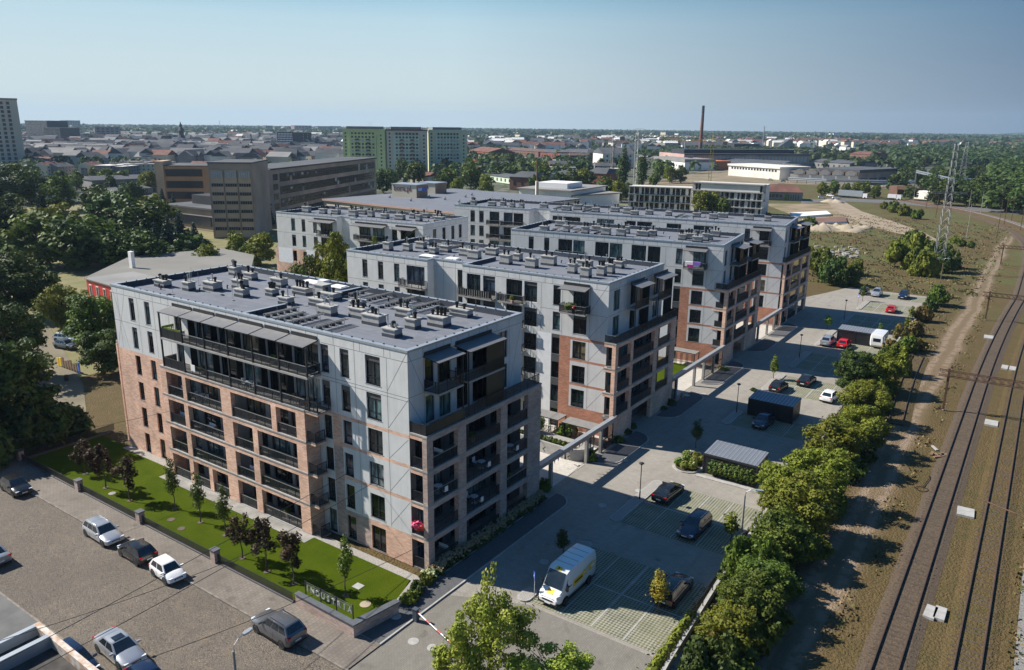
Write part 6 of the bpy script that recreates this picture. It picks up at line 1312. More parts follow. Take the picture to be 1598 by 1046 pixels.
def big_lamp(base, h, arm, label, pole=m_conc_d, double=False, r=.13):
    t = empty('street_lamp', (base.x, base.y, 0)); tag(t, label, 'street lamp'); b = MB(); b.tube((0, 0, 0), (0, 0, h), r, pole, 10, r*.6); b.build('pole', t)
    for s_ in ((1, -1) if double else (1,)):
        ex, ey = arm[0]*s_, arm[1]*s_; b = MB(); b.path([(0, 0, h-.1), (ex*.1, ey*.1, h+.35), (ex*.5, ey*.5, h+.6), (ex, ey, h+.62)], .035, m_steel); b.build('arm', t)
        b = MB(); L = math.hypot(ex, ey); a = math.atan2(ey, ex); b.prism([(-.1, -.1), (.2, -.16), (.55, -.12), (.62, 0), (.55, .12), (.2, .16), (-.1, .1)], -.07, .06, m_cap); o = b.build('lamp_head', t, (ex, ey, h+.62), a)
p = at(1155, 850); big_lamp(p, 5.0, (.9, .35), 'concrete lamp post leaning out of the hedge trees')
p = at(1343, 605); big_lamp(p, 4.6, (.5, .2), 'short concrete lamp pole beyond the white car')
p = at(1465, 455); big_lamp(p, 7.4, (.7, .2), 'tall wooden pole with two white lamps by the pylon', m_wood, True, .1)
p = at(364, 1014, 6.2); q_ = at(381, 985, 6.9)-p; big_lamp(Vector((p.x, p.y, 0)), 6.1, (q_.x, q_.y), 'grey concrete street lamp at the bottom edge over the cobbles')
b = MB(); b.tube((0, 0, 0), (0, 0, 9), .14, m_wood, 8, .1); b.build('utility_pole', None, (-38.0, -27.5, 0)); tag(C.objects['utility_pole'], 'wooden pole left of the garage whose shadow crosses the pavement', 'pole')
# barrier
t = empty('barrier_gate', (5.35, -5.6, 0)); tag(t, 'dark barrier post with a long red and white arm across the entrance', 'barrier')
m_darkblue = M('blue_grey_metal', (.07, .09, .12), .5, .2)
b = MB(); b.prism([(-.2, -.16), (.2, -.16), (.2, .16), (-.2, .16)], 0, 1.05, m_darkblue); b.prism([(-.23, -.19), (.23, -.19), (.23, .19), (-.23, .19)], 1.05, 1.12, m_darkblue); b.build('post', t)
b = MB(); d = Vector((7.3, -2.2, 0)).normalized()
for i in range(15): b.tube(Vector((0, 0, .92))+d*(i*.5), Vector((0, 0, .92))+d*(i*.5+.5), .05, m_white if i % 3 else m_red, 6)
b.build('barrier_arm', t)
b = MB(); b.tube((0, 0, 0), (0, 0, .95), .05, m_dark, 8); b.box((-.08, -.03, .9), (.08, .03, 1.), m_dark); tag(b.build('barrier_rest', None, (12.7, -7.85, 0)), 'short post that the barrier arm rests on', 'post')
def traffic_sign(px, py, h, label):
    p = at(px, py); t = empty('traffic_sign', (p.x, p.y, 0), R_(-50)); tag(t, label, 'traffic sign'); b = MB(); b.tube((0, .03, 0), (0, .03, h), .03, m_steel, 8); b.build('post', t)
    b = MB(); b.box((-.28, -.01, h-.55), (.28, .01, h), m_blue); b.build('sign_panel', t)
    b = MB(); b.face([(-.16, -.014, h-.45), (-.06, -.014, h-.45), (-.06, -.014, h-.3), (-.16, -.014, h-.3)], m_white); b.face([(-.06, -.014, h-.3), (.12, -.014, h-.3), (.04, -.014, h-.12), (-.02, -.014, h-.12)], m_white); b.face([(.08, -.014, h-.45), (.18, -.014, h-.45), (.18, -.014, h-.38), (.08, -.014, h-.38)], m_white); b.build('pictogram', t)
traffic_sign(833, 936, 2.5, 'blue square residential zone sign left of the white van'); traffic_sign(1338, 478, 2.5, 'small blue sign on the farthest island')
# entrance fence at the bottom
t = empty('railing_fence', (12.3, -10.6, 0), R_(8)); tag(t, 'short dark railing beside the entrance under the leafy tree', 'fence')
b = MB(); b.box((-1.8, -.02, 1.2), (1.8, .02, 1.25), m_dark); b.box((-1.8, -.02, .1), (1.8, .02, .15), m_dark)
for i in range(30): b.box((-1.8+i*.12, -.01, .1), (-1.77+i*.12, .01, 1.3), m_dark)
b.build('railing', t)
# ---------------------------------------------------------------- walkway frame between the blocks, bicycle shelters, ramp wall
def frame_walk(y0, y1, x, label, posts, z=3.0, screens=()):
    t = empty('walkway_frame', (x, (y0+y1)/2, 0)); tag(t, label, 'canopy frame'); c = (y0+y1)/2
    b = MB(); b.box((-.3, y0-c, z), (.12, y1-c, z+.5), m_brick_pale); b.box((-.36, y0-c, z+.5), (.18, y1-c, z+.6), m_cap); b.build('beam', t)
    for y in posts: b = MB(); b.box((-.26, y-c-.2, 0), (.06, y-c+.2, z), m_conc_d); b.build('post', t)
    for a, q in screens: b = MB(); b.box((-.1, a-c, .1), (-.06, q-c, z-.1), m_smoke); b.box((-.12, a-c, .1), (-.04, a-c+.08, z), m_dark); b.box((-.12, q-c-.08, .1), (-.04, q-c, z), m_dark); b.box((-.12, a-c+.08, 1.4), (-.04, q-c-.08, 1.46), m_dark); b.build('glass_screen', t)
frame_walk(17.32, 34.1, 1.75, 'brick beam on posts linking the near block to the second block', (19.9, 27.6, 31.0), screens=[(31.2, 34.0), (27.8, 28.6)])
frame_walk(52.2, 72.8, 1.3, 'brick beam on posts linking the second and third blocks', (54, 60.8, 64.5, 68.5), screens=[(64.7, 68.3), (68.7, 72.5), (52.4, 53.8)])
frame_walk(89.8, 105.3, 1.0, 'brick beam on posts linking the third block and the rear block', (91.5, 97, 101.2), screens=[(101.4, 105)])
for i, (x0, x1, y0, y1) in enumerate([(-8.6, -4.7, 31.7, 33.9), (-4.1, .5, 31.5, 33.6), (-7, -2, 69, 71)]):
    t = empty('bicycle_shelter', ((x0+x1)/2, (y0+y1)/2, 0)); tag(t, ['left bicycle shelter with flat pale roof against the second block', 'right bicycle shelter with flat pale roof against the red brick base', 'bicycle shelter in front of the third block'][i], 'bicycle shelter'); w_, d = (x1-x0)/2, (y1-y0)/2
    b = MB(); b.box((-w_, -d, 2.3), (w_, d, 2.42), m_dark, top=m_slab); b.build('roof', t)
    for a in (-w_+.1, w_-.1):
        for c in (-d+.1, d-.1): b = MB(); b.box((a-.05, c-.05, 0), (a+.05, c+.05, 2.3), m_dark); b.build('post', t)
    b = MB()
    for k in range(int(w_*2/.12)): b.box((-w_+.1+k*.12, -d+.06, .1), (-w_+.15+k*.12, -d+.09, 2.2), m_dark) if k % 8 > 3 else None
    b.build('slatted_wall', t)
def bicycle(x, y, rz, col, label):
    t = empty('bicycle', (x, y, .03), R_(rz)); tag(t, label, 'bicycle', 'bicycles under the shelters')
    for q in (-.52, .52):
        b = MB()
        for i in range(16): a0, a1 = i*math.pi/8, (i+1)*math.pi/8; b.tube((q+.33*math.cos(a0), 0, .34+.33*math.sin(a0)), (q+.33*math.cos(a1), 0, .34+.33*math.sin(a1)), .02, m_rubber, 5)
        for i in range(6): a0 = i*math.pi/3; b.tube((q, 0, .34), (q+.32*math.cos(a0), 0, .34+.32*math.sin(a0)), .004, m_steel, 3)
        b.build('wheel', t)
    b = MB(); N = {'r': (-.52, 0, .34), 'b': (-.08, 0, .3), 's': (-.2, 0, .85), 'h': (.36, 0, .85), 'f': (.52, 0, .34)}
    for a, c in ('rb', 'bs', 'rs', 'sh', 'bh', 'hf'): b.tube(N[a], N[c], .02, col, 6)
    b.build('frame', t); b = MB(); b.box((-.34, -.06, .88), (-.1, .06, .94), m_black); b.build('saddle', t); b = MB(); b.tube((.34, -.26, 1.0), (.34, .26, 1.0), .015, m_black, 5); b.tube((.36, 0, .85), (.34, 0, 1.), .015, m_black, 5); b.build('handlebar', t)
random.seed(2)
for i in range(9): bicycle([-7.8, -7.1, -6.4, -5.6, -3.4, -2.7, -2., -1.2, -.4][i], 32.6, 95, random.choice([m_black, m_blue, m_red, m_steel]), 'bicycle parked under the shelter roof')
bicycle(2.0, 54.2, 100, m_red, 'bicycle leaning by the second walkway post')
# ramp with curved concrete wall
b = MB(); P = [(-9, 27.3), (-.6, 26.9)]+[(-.6+2.2*math.sin(t_)*1., 29.1-2.2*math.cos(t_)) for t_ in np.linspace(0, math.pi*.55, 9)]
for (xa, ya), (xc, yc) in zip(P, P[1:]):
    n_ = Vector((-(yc-ya), xc-xa)).normalized()*.22; b.prism([(xa, ya), (xc, yc), (xc+n_.x, yc+n_.y), (xa+n_.x, ya+n_.y)], -.2, 1.45, m_conc)
tag(b.build('retaining_wall'), 'curved bare concrete retaining wall with planting above, between the blocks', 'wall')
sheet('soil_bed', [(-9, 27.5), (-.6, 27.1), (.6, 27.8), (1.3, 29.2), (1.0, 30.2), (-9, 30.2)], 1.2, m_gravel, thick=1.2)
sheet('terrace', rect(-9, 30.2, .9, 35), .2, m_terrace); sheet('terrace', [(-8, 19.8), (1.8, 19.8), (1.8, 27), (-8, 27)], .05, m_terrace); sheet('terrace', rect(-8, 55, 1, 71), .05, m_terrace); sheet('terrace', rect(-8, 92, 1, 104), .05, m_terrace); sheet('lawn', rect(-30, 58, -3, 70), .06, m_lawn); sheet('lawn', rect(-45, 18, -9.2, 32), .06, m_lawn)
for i in range(12):
    b = MB(); leafball(b, 0, 0, .3, .4, 90, .1, f_dark if i % 2 else f_mid, .8); tag(b.build('shrub', None, (-8+i*.66, 27.9, 1.2)), 'low dark shrub in the row on the concrete wall', 'shrub', 'shrubs on the concrete wall')
for i, (x, y) in enumerate([(-3.2, 26.5), (.3, 26.2)]): b = MB(); b.box((-.05, -.5, 1.0), (.05, .0, 1.08), m_dark); b.tube((0, 0, .5), (0, -.5, 1.05), .04, m_dark, 6); tag(b.build('wall_light', None, (x, y, 0)), 'small dark bracket light on the concrete wall', 'light', 'bracket lights on the concrete wall')
# flags between beam and pillars
b = MB()
for i in range(9): b.face([(1.7, 20.4+i*.75, 2.95), (1.7, 20.75+i*.75, 2.95), (1.7, 20.6+i*.75, 2.45)], [m_yellow, m_blue, m_conc][i % 3])
tag(b.build('bunting'), 'string of small yellow and blue pennants under the first brick beam', 'bunting')
# ---------------------------------------------------------------- garage roof at the bottom left
t = empty('garage', (-16, -27, 0)); tag(t, 'flat-roofed garage with rusty white parapet capping at the bottom left corner', 'garage')
a, b1_, c1_ = at(60, 972, 5), at(140, 1037, 5), at(-60, 1030, 5)
ex = (b1_-a).normalized(); ey = (c1_-a).normalized(); 
def gp(u, v): q = a+ex*u+ey*v; return (q.x+16, q.y+27)
b = MB(); b.prism([gp(0, 0), gp(0, 14), gp(12, 14), gp(12, 0)][::-1] if (ex.x*ey.y-ex.y*ey.x) < 0 else [gp(0, 0), gp(12, 0), gp(12, 14), gp(0, 14)], 0, 4.3, m_conc_d, top=M('tarred_roof', (.055, .05, .045), .95, var=.4, vs=1.2)); b.build('wall', t)
def strip(u0, v0, u1, v1, z0, z1, mat):
    b_ = MB(); P = [gp(u0, v0), gp(u1, v0), gp(u1, v1), gp(u0, v1)]
    ar = sum(P[i][0]*P[(i+1) % 4][1]-P[(i+1) % 4][0]*P[i][1] for i in range(4))
    b_.prism(P if ar > 0 else P[::-1], z0, z1, mat); return b_
m_rustcap = M('rust-spotted_white_capping', (.62, .6, .56), .6, .2, var=0, col2=(.4, .24, .14), vs=2.2, detail=2)
strip(-.1, -.1, 12, .28, 4.3, 5.0, m_rustcap).build('parapet', t); strip(-.1, .28, .25, 14, 4.3, 5.0, m_cap).build('parapet', t); strip(1.9, .28, 2.3, 14, 4.3, 5.15, m_cap).build('parapet', t)
# ---------------------------------------------------------------- overhead lines across the street
def wire(p, q, sag, label, r=.018, n=14):
    b = MB(); p, q = Vector(p), Vector(q); pts = [p.lerp(q, i/n)-Vector((0, 0, sag*4*(i/n)*(1-i/n))) for i in range(n+1)]
    b.path(pts, r, m_black, 4); return tag(b.build('overhead_wire'), label, 'wire', 'overhead wires')
def wpx(a, za, c, zc_, sag, label, r=.018): wire(at(*a, za), at(*c, zc_), sag, label, r)
wpx((-20, 1046), 7.5, (820, 575), 7.0, .5, 'upper of two black wires crossing the street and near block', .022); wpx((30, 1060), 7.5, (820, 610), 7.0, .5, 'lower of two black wires crossing the street and near block', .022)
wpx((0, 1000), 8.5, (420, 850), 8.2, .3, 'thin wire over the cobbles left of the lamp'); wpx((0, 690), 8.5, (330, 625), 7.5, .4, 'thin wire rising over the shaded bushes at the left')
wpx((180, 1046), 7.8, (660, 850), 7.2, .4, 'thin wire over the lawn corner')
# ---------------------------------------------------------------- railway furniture
def lattice(b, p, q, w_, h, mat, n, r=.035):
    """square lattice girder between p and q"""
    p, q = Vector(p), Vector(q); d = (q-p).normalized(); s_ = d.cross(Vector((0, 0, 1))).normalized()*w_/2; up = Vector((0, 0, h))
    cs = [s_, -s_, s_+up, -s_+up]
    for c in cs: b.tube(p+c, q+c, r*1.4, mat, 4)
    for i in range(n):
        a, c = p.lerp(q, i/n), p.lerp(q, (i+1)/n)
        for u, v in ((0, 2), (1, 3), (0, 1), (2, 3)):
            b.tube(a+cs[u], c+cs[v], r, mat, 3)
            if u != v-1: b.tube(a+cs[v], c+cs[u], r, mat, 3)
for i, (y, xl) in enumerate([(71.6, 32.9), (135.9, 33.4), (216, 31.5)]):
    t = empty('catenary_portal', (xl, y, 0)); tag(t, ['nearest rusty lattice portal over the tracks', 'second rusty lattice portal over the tracks', 'farthest rusty lattice portal over the tracks'][i], 'railway portal', 'lattice portals over the tracks')
    b = MB(); b.box((-.14, -.14, 0), (.14, .14, 6.0), m_rust); b.build('mast', t); b = MB(); lattice(b, (-1.2, 0, 4.9), (20, 0, 4.9), .7, .8, m_rust, 22); b.build('girder', t)
    b = MB(); b.tube((0, 0, 0), (.1, 0, .1), .2, m_conc_d, 8); b.build('footing', t)
t = empty('catenary_portal', (43.5, 33, 0)); tag(t, 'end of a rusty lattice beam at the right edge of the picture', 'railway portal', 'lattice portals over the tracks'); b = MB(); lattice(b, (0, 0, 5.2), (9, 0, 5.2), .7, .8, m_rust, 10); b.build('girder', t); b = MB(); b.box((3, -.1, 0), (3.2, .1, 5.5), m_rust); b.build('mast', t)
t = empty('slanting_mast_arm', (41.5, 31, 0)); b = MB(); b.tube((-2.2, 2.2, 4.6), (2.8, -.9, 4.9), .06, m_rust, 6); b.build('arm', t); b = MB(); b.tube((2.8, -.9, 0), (2.8, -.9, 5.2), .1, m_rust, 6); b.build('mast', t); tag(t, 'rusty mast with a slanting arm above the grassy track', 'mast')
for i, (px, py, w_, d_, l) in enumerate([(1452, 955, .8, 1.9, 'left of the pair of long slabs at the bottom'), (1467, 957, .8, 1.9, 'right of the pair of long slabs at the bottom'), (1507, 799, 1.5, 2.0, 'square one beside the ballasted track'), (1547, 660, 1.5, 2.2, 'square one below the portal'), (1543, 526, 1.5, 2.6, 'flat one beyond the portal, left of the track'), (1568, 573, .9, 2.4, 'left of the pair above the portal'), (1580, 575, .9, 2.4, 'right of the pair above the portal')]):
    p = at(px, py, .1); b = MB(); b.box((-w_/2, -d_/2, -.05), (w_/2, d_/2, .18), m_conc); tag(b.build('concrete_slab', None, (p.x, p.y, -.02), random.uniform(-.06, .06)), 'concrete slab between the tracks, '+l, 'slab', 'concrete slabs between the tracks')
b = MB(); b.path([(0, 0, .05), (.15, 1.2, .05), (.3, 2.6, .08), (.2, 3.6, .05)], .04, m_black); b.path([(.6*math.cos(i*.6), .6*math.sin(i*.6)-.6, .05) for i in range(11)], .04, m_black)
p = at(1440, 760, .05); tag(b.build('cable_coil', None, (p.x, p.y, 0)), 'loop of black cable lying in the dry grass', 'cable')
random.seed(6)
for i in range(7):
    p = at(1462+random.uniform(-14, 16), 705+random.uniform(-7, 9)); b = MB(); b.box((-random.uniform(.3, .9), -.15, 0), (random.uniform(.3, .6), .15, .12), random.choice([m_wood, m_conc])); tag(b.build('discarded_plank', None, (p.x, p.y, 0), random.uniform(0, 3)), 'plank or kerb piece of the small heap beside the worn path', 'plank', 'discarded planks by the path')
m_pyl = M('dull_galvanised_lattice', (.3, .31, .32), .6, .2)
def pylon(base, top, wb, wt, label, cross=True):
    h = height((*base, 0), top); p = at(*base); t = empty('lattice_pylon', (p.x, p.y, 0), R_(20)); tag(t, label, 'pylon', 'twin lattice pylons'); b = MB(); n = 16
    f = lambda k: (wb+(wt-wb)*k/n)/2
    for k in range(n):
        z0, z1 = h*k/n, h*(k+1)/n; a, c = f(k), f(k+1)
        cs = [(1, 1), (1, -1), (-1, -1), (-1, 1)]
        for j in range(4):
            u, v = cs[j], cs[(j+1) % 4]; b.tube((u[0]*a, u[1]*a, z0), (u[0]*c, u[1]*c, z1), .07, m_pyl, 4)
            b.tube((u[0]*a, u[1]*a, z0), (v[0]*c, v[1]*c, z1), .03, m_pyl, 3); b.tube((v[0]*a, v[1]*a, z0), (u[0]*c, u[1]*c, z1), .03, m_pyl, 3)
    b.build('tower', t)
    if cross:
        b = MB(); lattice(b, (-4.5, 0, h*.62), (4.5, 0, h*.62), .5, .4, m_pyl, 8, .018); b.build('cross_arm', t)
pylon((1462, 425), (1492, 224), 2.6, .8, 'nearer lattice pylon beside the olive bushes'); pylon((1496, 308), (1510, 222), 4.0, 1.2, 'farther lattice pylon before the dark trees')
pylon((1437, 222), (1440, 197), 10, 2, 'distant dark pylon on the horizon')
for i, (px, py, h) in enumerate([(1318, 620, 0)]): pass
random.seed(12)
for i, (px, py, top) in enumerate([(1508, 372, 318), (1555, 372, 312), (1567, 350, 305), (1530, 333, 298), (1483, 330, 300), (1445, 325, 298), (1425, 316, 290), (1592, 360, 300), (1578, 345, 308), (1512, 325, 296), (1460, 340, 300)]):
    h = height((px, py, 0), (px, top)); p = at(px, py); t = empty('catenary_mast', (p.x, p.y, 0)); tag(t, 'rusty overhead line mast beside the curving tracks', 'mast', 'overhead line masts at the curve'); b = MB(); b.tube((0, 0, 0), (0, 0, h), .13, m_rust if i % 3 else m_conc_d, 6, .08); b.build('mast', t); b = MB(); b.tube((0, 0, h*.85), (-2.4, .3, h*.9), .05, m_rust, 5); b.build('arm', t)
# playground and benches at the left
t = empty('playground_fence', (*at(305, 640)[:2], 0)); t.location = at(108, 577); tag(t, 'yellow and blue wooden play fence under the left trees', 'fence')
for i in range(9): b = MB(); b.box((i*.8-3.5, -.05, .1), (i*.8-3.0, .05, 1.3+.2*(i % 3)), [m_yellow, m_yellow, m_blue][i % 3] if i in (0, 1, 8) else m_wood); b.build('board', t)
p = at(76, 603); b = MB(); b.box((-1., -.2, .42), (1., .2, .48), m_wood)
for a in (-.8, .8): b.box((a-.05, -.15, 0), (a+.05, .15, .42), m_dark)
tag(b.build('park_bench', None, (p.x, p.y, 0), .4), 'low wooden bench on the dry playground', 'bench')
p = at(104, 594); b = MB(); b.lathe([(.3, 0), (.32, .8), (.28, .85)], m_dark, 12); tag(b.build('litter_bin', None, (p.x, p.y, 0)), 'dark round litter bin on the dry playground', 'bin')
sheet('path', [tuple(at(*q)[:2]) for q in ((20, 520), (75, 505), (130, 600), (140, 690), (60, 690))], -.03, m_yard)
# white and rubble heaps on the waste ground
random.seed(15)
for i in range(60):
    p = at(1315+random.gauss(0, 18), 397+random.gauss(0, 5)); s_ = random.uniform(.3, .9); b = MB(); b.prism([(math.cos(k*1.05)*s_*random.uniform(.7, 1.1), math.sin(k*1.05)*s_*random.uniform(.6, 1)) for k in range(6)], -.1, s_*random.uniform(.4, .9), random.choice([m_conc, m_conc_d, m_sand])); 
    tag(b.build('rubble_block', None, (p.x, p.y, 0)), 'pale block of broken concrete in the rubble heap', 'rubble', 'rubble heap on the waste ground')
# ---------------------------------------------------------------- the town and works behind
m_tan = M('tan_render', (.5, .38, .27), .9, var=.15, vs=.15); m_taupe = M('brown_grey_cladding', (.37, .3, .25), .9, var=.2, vs=.12, detail=6); m_cream = M('cream_render', (.6, .54, .42), .9, var=.08, vs=.1)
m_lime = M('lime_render', (.58, .64, .3), .9, var=.08, vs=.05); m_sage = M('sage_green_render', (.58, .68, .52), .9, var=.08, vs=.05); m_mint = M('pale_mint_render', (.68, .7, .46), .9, var=.08, vs=.05)
m_beige = M('beige_tower_render', (.62, .57, .45), .9, var=.06, vs=.05); m_blackclad = M('black_cladding', (.03, .032, .04), .6, var=.2, vs=.1); m_winf = M('dark_window', (.03, .035, .045), .2); m_winp = M('pale_window_blind', (.4, .42, .44), .5)
m_redbr = M('old_red_brick', (.22, .075, .052), .95, var=.2, vs=.2); m_brownbr = M('brown_brick', (.17, .09, .065), .95, var=.2, vs=.2); m_greyroof = M('grey_slate_roof', (.075, .08, .09), .9, var=.2, vs=.1); m_redroof = M('red_tile_roof', (.15, .065, .048), .9, var=.25, vs=.2); m_brroof = M('brown_tile_roof', (.12, .075, .06), .9, var=.25, vs=.2)
m_greyr = M('grey_render', (.22, .215, .21), .9, var=.15, vs=.1); m_palew = M('pale_weathered_wall', (.66, .64, .59), .9, var=.15, vs=.08, detail=6); m_rose = M('rose_render', (.45, .3, .26), .9, var=.1, vs=.1); m_orange = M('orange_brick', (.5, .16, .06), .9, var=.1)
m_orbr = M('orange_brown_render', (.42, .25, .15), .9, var=.14, vs=.1)
WM = {}
def win_mesh(w_, h, mat):
    k = (round(w_, 1), round(h, 1), mat.name)
    if k not in WM: b = MB(); b.box((-w_/2, -.06, -h/2), (w_/2, .0, h/2), mat); WM[k] = b.mesh('window')
    return WM[k]
class Far:
    """a building whose front foot line runs from one ground pixel to another"""
    def __init__(s, name, label, cat, L, R, top, depth, group=None, h=None, width=None):
        a = at(*L); c = at(*R); s.h = h or height((*L, 0) if top[0] < (L[0]+R[0])/2 else (*R, 0), top)
        d = c-a; s.W = width or d.length; rz = math.atan2(d.y, d.x); s.D = depth; s.o = empty(name, (a.x, a.y, 0), rz); tag(s.o, label, cat, group)
    def box(s, name, u0, u1, v0, v1, z0, z1, mat, top=None, parent=None):
        b = MB(); b.box((u0*s.W, v0*s.D, z0*s.h), (u1*s.W, v1*s.D, z1*s.h), mat, top=top); return b.build(name, parent or s.o)
    def wins(s, rows, cols, w_, h, mat, u=(.05, .95), z=(.05, .95), v=0, side=False, parent=None, mats=None):
        for r in range(rows):
            for c in range(cols):
                U = u[0]+(u[1]-u[0])*(c+.5)/cols; Z = (z[0]+(z[1]-z[0])*(r+.5)/rows)*s.h; m_ = mats[(r*7+c*3) % len(mats)] if mats else mat
                if side: link('window', win_mesh(w_, h, m_), parent or s.o, (s.W*(v or 1)+.02, U*s.D, Z), math.pi/2)
                else: link('window', win_mesh(w_, h, m_), parent or s.o, (U*s.W, v*s.D-.02, Z))
# flat pale hall with the cubes on its roof
A, B_, D_ = at(505, 309, 9), at(712, 330, 9), at(628, 296, 9); 
ex = (B_-A); ew = ex.length; ex.normalize(); ey = Vector((-ex.y, ex.x, 0)); dd = 75
t = empty('warehouse', (A.x, A.y, 0), math.atan2(ex.y, ex.x)); tag(t, 'large flat-roofed hall with cream wall behind the separate grey block', 'warehouse')
b = MB(); b.box((0, 0, 0), (ew*1.0, dd, 8.2), m_cream); b.build('wall', t); b = MB(); b.box((-.4, -.4, 8.2), (ew+.4, dd+.4, 8.6), m_roof); b.build('roof', t)
b = MB(); b.box((-.45, -.5, 8.0), (ew+.45, -.35, 8.7), m_rose); b.build('fascia', t)
def on_roof(px, py, z=8.6):
    p = at(px, py, z); q = p-Vector((A.x, A.y, 0)); return q.x*ex.x+q.y*ex.y, q.x*ey.x+q.y*ey.y
def cube(L, R, topy, dep, label, text=None, win=False):
    u0, v0 = on_roof(*L); u1, v1 = on_roof(*R); h = height((*L, 8.6), (L[0], topy))-8.6; a = R_(7.5)-t.rotation_euler[2]; W = 12 if text else 9
    o = empty('stair_house', (u0, v0, 8.6), a, t); b = MB(); b.box((0, 0, 0), (W, dep, h), m_cream); b.build('wall', o); b = MB(); b.box((W, 0.02, .02), (W+.08, dep-.02, h-.02), m_orbr); b.build('side_wall', o); b = MB(); b.box((-.3, -.3, h), (W+.3, dep+.3, h+.25), m_cap); b.build('roof', o)
    if text:
        for s_, (tx, z, size, mt) in enumerate(text):
            c = bpy.data.curves.new('lettering', 'FONT'); c.body = tx; c.size = size; c.extrude = .04; c.materials.append(mt); tmp = bpy.data.objects.new('lettering', c); C.objects.link(tmp); me = bpy.data.meshes.new_from_object(tmp.evaluated_get(bpy.context.evaluated_depsgraph_get())); bpy.data.objects.remove(tmp); me.transform(Matrix.Rotation(math.pi/2, 4, 'X')); link('lettering', me, o, (.8, -.06, h*z))
        b = MB(); b.box((W+.08, dep*.08, h*.5), (W+.16, dep*.9, h*.8), m_blue); b.box((W+.16, dep*.12, h*.55), (W+.2, dep*.45, h*.75), m_plate); b.build('sign_panel', o)
    if win: b = MB(); b.box((W*.35, -.05, h*.45), (W*.6, .02, h*.8), m_winf); b.build('window', o)
cube((612, 307), (646, 309.5), 287.5, 8, '', [('bora.pl', .52, 3.1, M('dark_red_letters', (.13, .03, .03), .6))])
cube((652, 301), (678, 302.5), 285.5, 9, '', None, True)
for px, py in ((607, 309), (640, 314), (668, 309), (693, 312), (725, 308), (735, 305), (715, 316)):
    u0, v0 = on_roof(px, py); b = MB(); b.box((-.5, -.5, 0), (.5, .5, .8), m_cap); b.tube((.6, 0, 0), (.9, 0, 1.1), .25, m_steel, 8); b.build('roof_fan', t, (u0, v0, 8.6))
# abandoned brown works: stair tower, long wing, left wing, low annex
f = Far('factory_building', 'brown factory tower with three columns of small windows', 'factory', (334, 372), (402, 372), (330, 253), 22)
f.box('wall', 0, 1, 0, 1, 0, .985, m_taupe); f.box('roof', -.004, 1.004, -.02, 1.02, .985, 1, m_greyroof)
for i in range(3): f.box('wall_panel', .05+i*.31, .33+i*.31, -.016, 0, .02, .9, m_tan)
for r in range(7):
    for i in range(3):
        z = .11+r*.115; b = MB(); b.box((f.W*(.06+i*.31), -.55, f.h*z), (f.W*(.32+i*.31), -.4, f.h*(z+(.075 if r == 6 else .04))), m_winf if r < 6 else m_winp); o = b.build('window_band', f.o)
        b = MB(); 
        for k in range(6): b.box((f.W*(.06+i*.31+k*.052), -.6, f.h*z), (f.W*(.06+i*.31+k*.052)+.12, -.55, f.h*(z+(.075 if r == 6 else .04))), m_conc_d)
        b.build('mullions', o)
f2 = Far('factory_building', 'long derelict factory wing with wide bands of broken windows', 'factory', (428, 348), (588, 308), (588, 251), 18, h=20.5)
f2.box('wall', 0, 1, 0, 1, 0, .97, m_taupe); f2.box('roof', 0, 1.004, -.03, 1.03, .97, 1, m_greyroof); f2.box('side_pier', -.1, 0, -.001, .7, 0, .99, m_taupe)
for r, z in enumerate((.05, .27, .50, .74)):
    b = MB(); b.box((f2.W*.06, -.2, f2.h*z), (f2.W*.985, -.08, f2.h*(z+.15)), m_winf); o = b.build('window_band', f2.o)
    b = MB()
    for k in range(40):
        x = f2.W*(.06+.925*k/40); b.box((x, -.26, f2.h*z), (x+.18, -.2, f2.h*(z+.15)), m_rust)
        if random.random() < .22: b.box((x+.2, -.24, f2.h*(z+random.choice([0, .07]))), (x+f2.W*.02, -.2, f2.h*(z+random.uniform(.08, .15))), random.choice([m_greyr, m_winp, m_taupe]))
    b.box((f2.W*.06, -.25, f2.h*(z+.072)), (f2.W*.985, -.21, f2.h*(z+.08)), m_rust); b.build('mullions', o)
for i in range(5): b = MB(); b.box((f2.W*.012, -.12, f2.h*(.06+i*.18)), (f2.W*.045, -.02, f2.h*(.17+i*.18)), m_winf); b.build('window', f2.o)
f3 = Far('factory_building', 'tan factory wing left of the brown tower with three window bands', 'factory', (250, 318), (333, 318), (250, 253), 26)
f3.box('wall', 0, 1, 0, 1, 0, .9, m_orbr); f3.box('roof', .1, 1, 0, 1.02, .9, .92, m_greyroof); f3.box('stair_tower', -.02, .13, -.03, .5, 0, 1.02, m_tan)
for z in (.12, .38, .66): f3.box('window_band', .16, .84, -.012, 0, z, z+.17, m_winf)
f4 = Far('factory_building', 'low factory annex with a dark rooflight in front of the brown tower', 'factory', (262, 352), (336, 362), (262, 324), 24, h=8)
f4.box('wall', 0, 1, 0, 1, 0, .93, m_taupe); f4.box('roof', -.02, 1.02, -.03, 1.03, .93, 1, m_greyroof); f4.box('window_band', .05, .95, -.015, 0, .2, .62, m_winf); f4.box('rooflight', .2, .75, .3, .8, 1, 1.4, m_blackclad)
